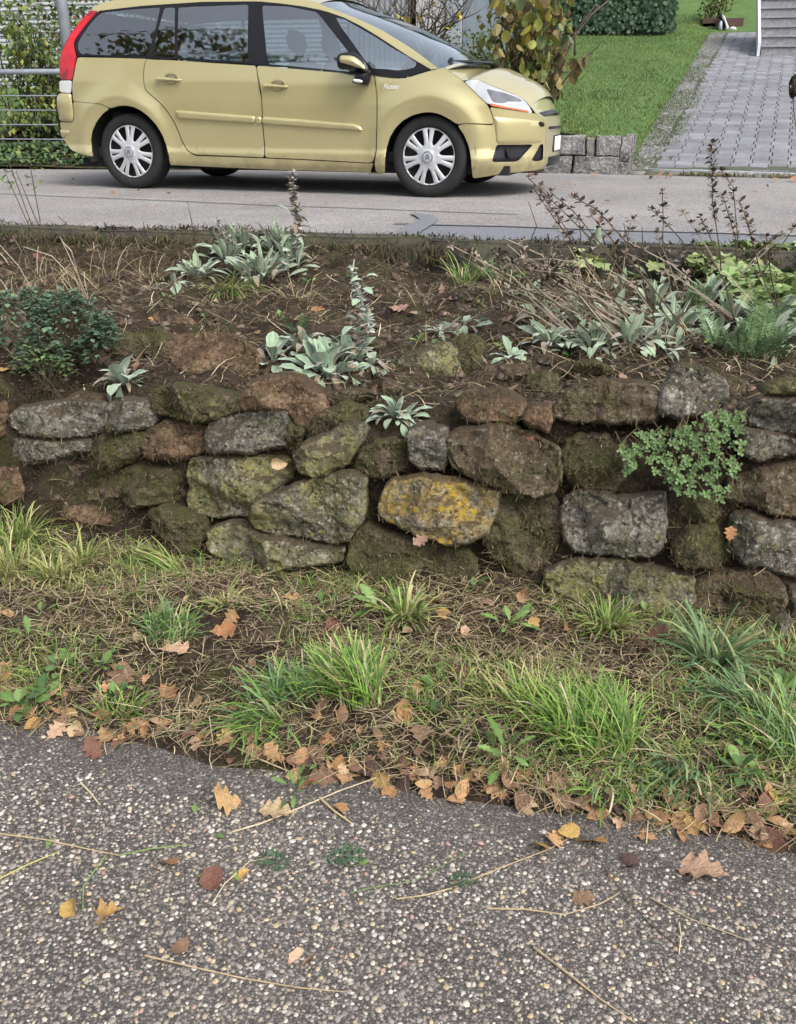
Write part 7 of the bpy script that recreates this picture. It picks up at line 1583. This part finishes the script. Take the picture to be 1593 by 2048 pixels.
m = MB(); m.box((sx(-260), SY + 5.9, Zb), (sx(926), SY + 6, Zt)); m.build('back_wall', PANEL, shed)
for i, (yy) in enumerate((10, 32, 55, 78)):
    pass
# ---- bare bush with few yellow leaves
bx = px_at(850, 140, 13.4); r = thing('bare_bush', 'nearly bare bush with a few yellow leaves behind the windscreen', 'bush', (bx[0], 13.4, hill(bx[0], 13.4)))
m = MB(); tips = []
for tx, ty in [(700, -10), (735, 10), (690, 40), (760, -20), (790, 20), (815, -15), (845, 10), (870, -20), (905, -10), (930, 15), (960, -20), (945, 30), (720, 60), (800, -25), (880, 30), (915, 50), (780, 60), (750, 35)]:
    t = px_at(tx, ty, 13.4 + random.uniform(-.3, .3)); tips.append(t)
    b = px_at(848 + random.uniform(-12, 12), 128, 13.4); P = [b + (t - b) * s + np.array([0, 0, .12 * math.sin(math.pi * s)]) + np.array([random.uniform(-.04, .04)] * 3) * s for s in np.linspace(0, 1, 7)]
    m.tube(P, [.016 * (1 - .75 * s) for s in np.linspace(0, 1, 7)], 5)
    for j in (2, 3, 4, 5):
        for _ in range(2):
            d = np.array([random.uniform(-.35, .35), random.uniform(-.2, .2), random.uniform(.05, .4)]); m.tube([P[j], P[j] + d * .5, P[j] + d + [0, 0, .03]], [.007, .005, .002], 4)
b = px_at(848, 128, 13.4); m.tube([(b[0], 13.4, r.location.z - .05), b], [.05, .035], 6); m.build('branches', BARK, r, True)
yl = [leaf_mesh('leaf', .6, GREEN, .2, .6, 4, tint=t) for t in ((.50, .36, .03), (.42, .33, .05), (.36, .28, .07))]
for lx, ly in [(745, 22), (752, 27), (762, 38), (795, 27), (803, 33), (811, 30), (860, 30), (870, 42), (888, 55), (872, 3), (868, 0), (922, 22), (918, 28), (825, 35), (780, 12), (838, 28), (700, 30), (905, 44), (945, 18)]:
    q = px_at(lx, ly, 13.3); link('leaf', random.choice(yl), r, leaf_M(q - base_of(r), random.uniform(0, 6.28), random.uniform(-1.2, 0), noisy(0, .6), random.uniform(.07, .11)))
c = px_at(905, 95, 13.9); shrub('shrub', 'grey-green feathery bush between the bare bush and the shed corner', 'shrub', (c[0], 13.9, hill(c[0], 13.9)), [((c[0], 13.9, c[2] - .1), (.42, .35, .42)), ((c[0] + .25, 13.9, c[2] - .35), (.45, .3, .35))], 1500, .05, [(.11, .14, .07), (.15, .17, .09), (.08, .11, .05)], 12)
# ---- big yellowing shrub right of the car: every leaf its own part
YX = 11.75; bx = px_at(1058, 255, YX); r = thing('yellowing_shrub', 'large shrub with hanging yellow-green and brown leaves in front of the lawn', 'shrub', (bx[0], YX, hill(bx[0], YX)))
m = MB()
for k in range(34):
    tx = random.gauss(1062, 55); ty = random.uniform(-40, 120); b = np.array([bx[0] + random.uniform(-.22, .22), YX + random.uniform(-.2, .2), r.location.z - .03]); t = px_at(tx, ty, YX + random.uniform(-.35, .35))
    P = [b + (t - b) * s + np.array([random.uniform(-.04, .04), 0, .05 * math.sin(3 * s)]) for s in np.linspace(0, 1, 7)]; m.tube(P, [.016 * (1 - .7 * s) for s in np.linspace(0, 1, 7)], 5)
for pts in [[(1085, 215), (1120, 140), (1150, 70), (1200, 10)], [(1095, 180), (1125, 110), (1145, 60)], [(1075, 160), (1110, 145), (1140, 143)], [(1088, 205), (1110, 190), (1115, 175)], [(1140, 75), (1170, 40), (1230, -10)], [(1150, 110), (1152, 60)]]:
    m.tube([px_at(x, y, YX - .2) for x, y in pts], [.014 * (1 - .2 * i) for i in range(len(pts))], 5)
m.build('stems', BARK, r, True)
m = MB()
for cxy, rd, nn_ in [((1050, 60), (.55, .45, .75), 500), ((1075, 150), (.38, .35, .45), 260), ((1010, 130), (.25, .3, .4), 160)]:
    c = px_at(*cxy, YX + .15); leafcloud(m, c, rd, nn_, .09, [(.20, .17, .04), (.15, .15, .045), (.11, .12, .04), (.13, .09, .04), (.26, .22, .05)], hang=.6)
m.build('inner_foliage', GREEN, r, kind='stuff')
def heart(name, tint, seed):
    rr = random.Random(seed); m = MB(); ring = []
    for i in range(14):
        a = 2 * math.pi * i / 14; w = .36 * (1 + .25 * math.cos(a)) ; x = .42 - .5 * math.cos(a) * (1.0 if abs(math.cos(a)) < .9 else 1.05); ring.append((x, .40 * math.sin(a) * (1.15 - .25 * x * 2 * .5), -.10 * abs(math.sin(a)) - .18 * x * x + rr.uniform(-.03, .03)))
    ct = np.array(tint); m.add([(.4, 0, 0)] + ring, [(0, i + 1, (i + 1) % 14 + 1) for i in range(14)], ct); m.tube([(-.08, 0, 0), (-.3, 0, .08)], .012, 3, ct * .7); return make_mesh(name, m.v, m.f, GREEN, False, np.array(m.t))
hm = [heart('leaf', t, i) for i, t in enumerate([(.25, .22, .04), (.33, .27, .05), (.20, .21, .05), (.15, .18, .06), (.22, .17, .06), (.15, .11, .045), (.11, .155, .06), (.34, .29, .13), (.18, .19, .045)])]
cnt = 0
while cnt < 290:
    x = random.gauss(1065, 58); y = random.uniform(-40, 205)
    w = 85 if y < 60 else 85 - (y - 60) * .30
    if abs(x - 1065) > w or y > 215 - abs(x - 1060) * .6: continue
    q = px_at(x, y, YX + random.uniform(-.5, .4)); link('leaf', random.choice(hm), r, leaf_M(q - base_of(r), random.uniform(0, 6.28), random.uniform(-1.5, -.5), noisy(0, .5), random.uniform(.075, .145))); cnt += 1
for x, y in [(1148, 118), (1165, 115), (1155, 130), (1148, 145), (1132, 122), (1120, 155), (1175, 105)]:
    q = px_at(x, y, YX - .2); link('leaf', hm[5 if x > 1140 else 4], r, leaf_M(q - base_of(r), random.uniform(0, 6.28), -1.2, 0, .13))
c = px_at(975, 105, 12.6); shrub('shrub', 'green weedy growth at the left foot of the yellowing shrub', 'shrub', (c[0], 12.6, hill(c[0], 12.6)), [((c[0], 12.6, c[2] - .05), (.38, .3, .32))], 700, .06, [(.14, .20, .06), (.2, .25, .09), (.10, .15, .05)], 8)
# ---- granite block wall holding the lawn
def mat_gran():
    m, t, b = nodes_of('granite'); v = pos(t); c = ramp(t, noise(t, 45, 6, .8, v), [(.32, (.045, .043, .043)), (.48, (.20, .195, .19)), (.62, (.42, .41, .40))])
    d = ramp(t, noise(t, 4, 5, .7, v), [(.4, (.55,) * 3), (.6, (1.1,) * 3)]); c = mixc(t, 1., c, d, 'MULTIPLY'); t.links.new(c, b.inputs['Base Color']); b.inputs['Roughness'].default_value = .85; bump(t, b, noise(t, 30, 7, .75, v), 1., .02); return m
GRAN = mat_gran(); GW = 10.93
gw = thing('granite_wall', 'low wall of rough granite blocks in two courses holding back the lawn', 'wall', (-1, GW, ROADZ)); gw['kind'] = 'thing'
def block(lo, hi, name='granite_block', mat=None):
    bm = bmesh.new(); bmesh.ops.create_cube(bm, size=1); bmesh.ops.bevel(bm, geom=list(bm.edges), offset=.03, segments=1, affect='EDGES'); bmesh.ops.subdivide_edges(bm, edges=list(bm.edges), cuts=4, use_grid_fill=True)
    V = np.array([v.co for v in bm.verts]) * (np.array(hi) - lo) + (np.array(hi) + lo) / 2; V += np.stack([fbm(V * 11 + 3, 3), fbm(V * 11 + 31, 3), fbm(V * 11 + 71, 3)], 1) * .028
    build(name, V, [[v.index for v in f.verts] for f in bm.faces], mat or GRAN, gw, False); bm.free()
gx_ = lambda px: float(px_at(px, 300, GW)[0]); zt = float(px_at(1130, 272, GW)[2]); zm = float(px_at(1130, 310, GW)[2])
for a, b_ in [(1098, 1169), (1192, 1240), (1010, 1094), (920, 1004), (830, 914), (740, 822)]: block([gx_(a), GW, zm + .005], [gx_(b_), GW + .28, zt])
block([gx_(1173), GW + .03, zm - .03], [gx_(1189), GW + .25, zt - .02], 'joint_stone', CONC)
for a, b_ in [(1060, 1146), (1150, 1240), (970, 1056), (880, 965), (790, 876)]: block([gx_(a), GW - .005, ROADZ - .05], [gx_(b_), GW + .3, zm - .008])
xe = gx_(1240)
for k in range(3):
    y0 = GW + .02 + .2 * k; block([xe + .01 + .02 * k, y0, zm - .05 + k * .03], [xe + .11 + .02 * k, y0 + .19, zt - .01 + k * .008])
    block([xe + .0 + .02 * k, y0, ROADZ - .1], [xe + .10 + .02 * k, y0 + .19, zm - .06 + k * .03])
m = MB(); m.box((gx_(700), GW + .1, ROADZ), (xe - .02, GW + .6, zt - .03)); build('earth_fill', m.v, m.f, SOIL, gw, False)
# ---- lawn blades at the front, moss and weeds along the gutter
n = 60000; X = U(-4.5, 1.6, n); Y = 11.0 + U(0, 1, n) ** 1.4 * 15; k = X < edge_x(Y) + .02; X = X[k]; Y = Y[k]; n = len(X); Z = lawn_z(X, Y); Z = np.where(Y < 11.25, np.maximum(Z, zt - .03), Z)
c = pick([(.075, .135, .035), (.10, .165, .045), (.13, .19, .055), (.19, .22, .08)], n) * (1 + .55 * fbm(np.stack([X * 1.1, Y * .8, 0 * X], 1), 3))[:, None]; stuff('lawn_grass', np.stack([X, Y, Z], 1), U(0, 6.28, n), U(.6, 1.5, n), U(.02, .06, n), U(.005, .010, n), U(.2, 1.5, n), 2, c * .75, c * 1.1, BLADE, taper=.6, twist=U(-.6, .6, n))
n = 5000; X = U(-4, 2, n); Y = far_edge(X) + U(0, .16, n) + np.where(X > -.2, .05, 0); kk = fbm(np.stack([X * 2, Y * 2, 0 * X], 1), 3) > -.05; X = X[kk]; Y = Y[kk]; n = len(X)
c = pick([(.10, .14, .03), (.13, .16, .04), (.2, .16, .08), (.08, .06, .03)], n); stuff('gutter_weeds', np.stack([X, Y, np.full(n, ROADZ)], 1), U(0, 6.28, n), U(.1, 1.4, n), U(.015, .06, n), U(.004, .01, n), U(.2, 1.5, n), 2, c * .7, c, BLADE, taper=.6)
n = 4500; wv = U(-.3, 9, n); uu = U(0, .5, n) ** 1.2; P = EL0[None] + DAX[None] * wv[:, None] + DRT[None] * uu[:, None]; P[:, 2] = drive_z(P[:, 1]) + .004; kk = fbm(P * 3, 3) > -.05; P = P[kk]; n = len(P)
c = pick([(.10, .16, .04), (.14, .19, .06), (.2, .2, .1)], n); stuff('margin_weeds', P, U(0, 6.28, n), U(.1, 1.3, n), U(.02, .05, n), U(.006, .012, n), U(.2, 1.5, n), 2, c * .7, c, BLADE, taper=.6)
# ---- slotted drain in front of the driveway
dr = thing('drain_channel', 'narrow pale slotted drain along the foot of the driveway', 'drain', tuple(at_z(1300, 338, DZ0)))
A_ = at_z(1297, 338, DZ0 + .004); B_ = at_z(1660, 351, DZ0 + .004); d = (B_ - A_); Ld = np.linalg.norm(d); d /= Ld; nn = np.array([-d[1], d[0], 0])
def bar(a, b, w, h, name, mat):
    m = MB(); P = [a - nn * w / 2, b - nn * w / 2, b + nn * w / 2, a + nn * w / 2]; m.add([p + [0, 0, -.05] for p in P] + [p + [0, 0, h] for p in P], [(3, 2, 1, 0), (4, 5, 6, 7), (0, 1, 5, 4), (1, 2, 6, 5), (2, 3, 7, 6), (3, 0, 4, 7)]); return m.build(name, mat, dr)
PALEC = plain('pale_metal', (.55, .57, .60), .45, .3, var=.1)
bar(A_, B_, .13, -.01, 'channel', WELL)
for s in (-.06, .06): bar(A_ + nn * s, B_ + nn * s, .022, .012, 'frame', PALEC)
m = MB(); k = int(Ld / .045)
for i in range(k):
    a = A_ + d * (i + .5) * Ld / k; P = [a - d * .011 - nn * .05, a + d * .011 - nn * .05, a + d * .011 + nn * .05, a - d * .011 + nn * .05]; m.add([p + [0, 0, .006] for p in P], [(0, 1, 2, 3)])
m.build('slots', PALEC, dr, kind='stuff')
# ---- ivy hedge, planter, bag and steps at the top of the drive
HYY = 23.5; hx0 = float(px_at(1120, 30, HYY)[0]); hx1 = float(px_at(1346, 30, HYY)[0]); hz0 = float(px_at(1260, 56, HYY)[2]); r = thing('ivy_hedge', 'tall dense hedge of dark ivy at the far edge of the lawn', 'hedge', ((hx0 + hx1) / 2, HYY, hz0))
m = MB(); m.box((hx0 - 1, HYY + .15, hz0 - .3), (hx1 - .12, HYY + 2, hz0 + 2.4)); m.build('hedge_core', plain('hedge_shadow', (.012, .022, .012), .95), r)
m = MB()
for k in range(7000):
    f = random.random()
    if f < .82: q = np.array([random.uniform(hx0 - 1, hx1), HYY + random.uniform(-.1, .15), hz0 + random.uniform(-.05, 2.5)])
    else: q = np.array([hx1 + random.uniform(-.12, .05), HYY + random.uniform(0, 2), hz0 + random.uniform(-.05, 2.5)])
    q[1] += .15 * fbm((q * 2.5)[None], 3)[0]; a = random.uniform(0, 6.283); s = random.uniform(.05, .11); t = np.array(random.choice([(.04, .075, .045), (.06, .105, .06), (.085, .14, .075), (.03, .06, .035)])) * random.uniform(.6, 1.5); u = np.array([math.cos(a), random.uniform(-.5, .1), math.sin(a)]) * s; w = np.array([-math.sin(a), random.uniform(-.3, .3), math.cos(a)]) * s * .5
    m.add([q, q + u * .5 + w, q + u, q + u * .5 - w], [(0, 1, 2, 3)], t)
m.build('foliage', GREEN, r, kind='stuff')
TOPB = plain('corten_box', (.075, .038, .03), .8, var=.25); PY_ = float(on_drive(1450, 62)[1]) + .25
def pz(x, y): return px_at(x, y, PY_)
def pbox(name, label, cat, x0, y0, x1, y1, mat, dep=.5, part='box', inset=True):
    a = pz(x0, y1); b = pz(x1, y0); r = thing(name, label, cat, (float(a[0]), PY_, float(a[2]))); m = MB()
    t = .03; lo = (a[0], PY_, a[2]); hi = (b[0], PY_ + dep, b[2]); m.box(lo, (hi[0], PY_ + t, hi[2])); m.box((lo[0], hi[1] - t, lo[2]), hi); m.box((lo[0], PY_ + t, lo[2]), (lo[0] + t, hi[1] - t, hi[2])); m.box((hi[0] - t, PY_ + t, lo[2]), (hi[0], hi[1] - t, hi[2])); m.box((lo[0] + t, PY_ + t, lo[2]), (hi[0] - t, hi[1] - t, hi[2] - .05)); m.build(part, mat, r); return r, a, b
r1, a, b = pbox('planter_box', 'long dark brown planter at the top of the driveway', 'planter', 1404, 35, 1489, 62, TOPB)
r2 = shrub('potted_shrub', 'bushy shrub growing behind the brown planter', 'shrub', ((a[0] + b[0]) / 2 - .2, PY_ + .25, float(b[2]) - .05), [((float(pz(1424, 8)[0]), PY_ + .25, float(pz(1424, 8)[2])), (.38, .3, .42)), ((float(pz(1450, -12)[0]), PY_ + .3, float(pz(1450, -12)[2])), (.35, .3, .4))], 900, .07, [(.13, .18, .06), (.18, .22, .07), (.10, .15, .05), (.2, .16, .07)], 10)
r3, _, _ = pbox('trough', 'low dark trough left of the brown planter', 'trough', 1403, 46, 1432, 56, TOPB, .3)
r4, _, _ = pbox('tray', 'flat black tray between the planter and the steps', 'tray', 1500, 53, 1522, 60, BLACK, .4)
def bagbit(name, label, cat, pts, mat, th=.18, dy=-.25):
    P = [px_at(x, y, PY_ + dy) for x, y in pts]; n = len(P); c = np.mean(P, 0); r = thing(name, label, cat, tuple(np.array(c) - [0, 0, .2])); V = [p for p in P] + [c + (p - c) * .7 + np.array([0, -.07, 0]) for p in P] + [p + np.array([0, th, 0]) for p in P]
    F_ = [(i, (i + 1) % n, n + (i + 1) % n, n + i) for i in range(n)] + [list(range(n, 2 * n))] + [(i, 2 * n + i, 2 * n + (i + 1) % n, (i + 1) % n) for i in range(n)]; build('cover', V, F_, mat, r, True)
WH = plain('white_sacking', (.62, .62, .62), .8, var=.25, scale=4, bumpd=.01)
bagbit('sack', 'pale blue-white sack leaning at the end of the driveway', 'sack', [(1437, 62), (1438, 48), (1443, 38), (1446, 40), (1446, 62)], plain('bluish_sack', (.45, .52, .6), .7, var=.2))
bagbit('sack', 'black folded sack standing beside the pale sack', 'sack', [(1447, 62), (1446, 42), (1437, 33), (1440, 28), (1446, 28), (1452, 44), (1455, 61)], BLACK)
bagbit('sack', 'upright white sack with a sharp top beside the planter', 'sack', [(1450, 62), (1449, 40), (1444, 26), (1450, 32), (1458, 52), (1457, 61)], WH)
bagbit('sack', 'round white sack lying in front of the planter', 'sack', [(1459, 62), (1460, 56), (1466, 52), (1472, 54), (1475, 60), (1473, 62)], WH)
# steps
s0 = on_drive(1519, 112); SX0 = float(s0[0]); SY0 = float(s0[1]); sz = float(s0[2]); st = thing('stone_steps', 'flight of grey granite steps with a white stringer at the top right', 'steps', (SX0, SY0, sz))
GST = plain('step_granite', (.21, .21, .225), .8, var=.3, scale=18, bumpd=.003)
rs = .178; tr_ = .27; xl = SX0 + .03
for i in range(8):
    z = sz + i * rs; y = SY0 + i * tr_
    m = MB(); m.box((xl, y + .03, z - .02), (xl + 2.6, y + tr_ + .3, z + rs - .035)); m.build('riser', GST, st)
    m = MB()
    for k in range(3): m.box((xl - .01 + k * .87, y, z + rs - .030), (xl - .01 + (k + 1) * .87 - .006, y + tr_ + .05, z + rs), .004)
    m.build('tread', GST, st)
m = MB(); p0 = np.array([xl - .05, SY0 - .05, sz]); p1 = p0 + [0, 8 * tr_, 8 * rs]; WST = plain('white_paint', (.55, .57, .62), .45, var=.1)
P = [p0 + [-.03, 0, 0], p0 + [.02, 0, 0], p0 + [.02, 0, .22], p0 + [-.03, 0, .22]]; Q = [p + (p1 - p0) for p in P]; m.add(P + Q, [(3, 2, 1, 0), (4, 5, 6, 7), (0, 1, 5, 4), (1, 2, 6, 5), (2, 3, 7, 6), (3, 0, 4, 7)]); m.build('stringer', WST, st)
# earth and lawn carry on up the slope beside the steps
struct('garden_terrace', [(xl + .02, SY0 + .35, sz - .3), (xl + 14, SY0 + .35, sz - .3), (xl + 14, SY0 + .35, sz + .15), (xl + .02, SY0 + .35, sz + .15)], [(0, 1, 2, 3)], CONC)
# ---- unseen hedge added behind the viewer, a dark band for the car's flank to reflect
r = thing('reflection_hedge', 'unseen green hedge added behind the viewer for the car flank to reflect', 'hedge', (-3, -4.2, 0)); m = MB(); m.box((-14, -4.9, -.1), (9, -4.25, 1.75)); m.build('hedge_core', plain('hedge_inside', (.02, .03, .015), .95), r)
m = MB()
for k in range(5000):
    q = np.array([random.uniform(-14, 9), -4.25 + random.uniform(-.05, .12), random.uniform(0, 1.85)]); a = random.uniform(0, 6.283); s_ = random.uniform(.07, .14); u = np.array([math.cos(a), .3, math.sin(a)]) * s_; w_ = np.array([-math.sin(a), .3, math.cos(a)]) * s_ * .5
    m.add([q, q + u * .5 + w_, q + u, q + u * .5 - w_], [(0, 1, 2, 3)], np.array((.07, .10, .035)) * random.uniform(.6, 1.4))
m.build('foliage', GREEN, r, kind='stuff')
# ---- the oak whose leaves lie about, left of the viewer (out of frame, mirrored in the car windows)
b = (-8.6, 2.0, .55); r = thing('oak_tree', 'broad oak standing on the bank to the left of the view', 'tree', b); m = MB(); m.tube([(-8.6, 2, .4), (-8.55, 2.05, 1.5), (-8.5, 2.2, 3.2), (-8.2, 2.3, 5.2)], [.24, .19, .15, .07], 10)
for tx, ty, tz in [(-7, 3.2, 5), (-10, 1.5, 5), (-8.5, 3.8, 5.6), (-7.2, 1.2, 6), (-9.2, 2.8, 6.6), (-7.6, 3.6, 4.2)]: m.tube([(-8.52, 2.15, 2.8), ((-8.52 + tx) / 2, (2.15 + ty) / 2, (2.8 + tz) / 2 + .2), (tx, ty, tz)], [.09, .06, .02], 6)
m.build('trunk', BARK, r, True); m = MB()
for c, rd in [((-7.6, 3.2, 4.9), (1.4, 1.2, 1.0)), ((-9.6, 1.7, 5.2), (1.4, 1.3, 1.1)), ((-8.4, 2.6, 6.4), (1.6, 1.5, 1.0)), ((-7.4, 1.2, 5.9), (1.2, 1.2, .9))]: leafcloud(m, c, rd, 1300, .13, [(.08, .10, .03), (.11, .12, .03), (.2, .13, .04)], freq=1.5)
m.build('crown', GREEN, r, kind='stuff')
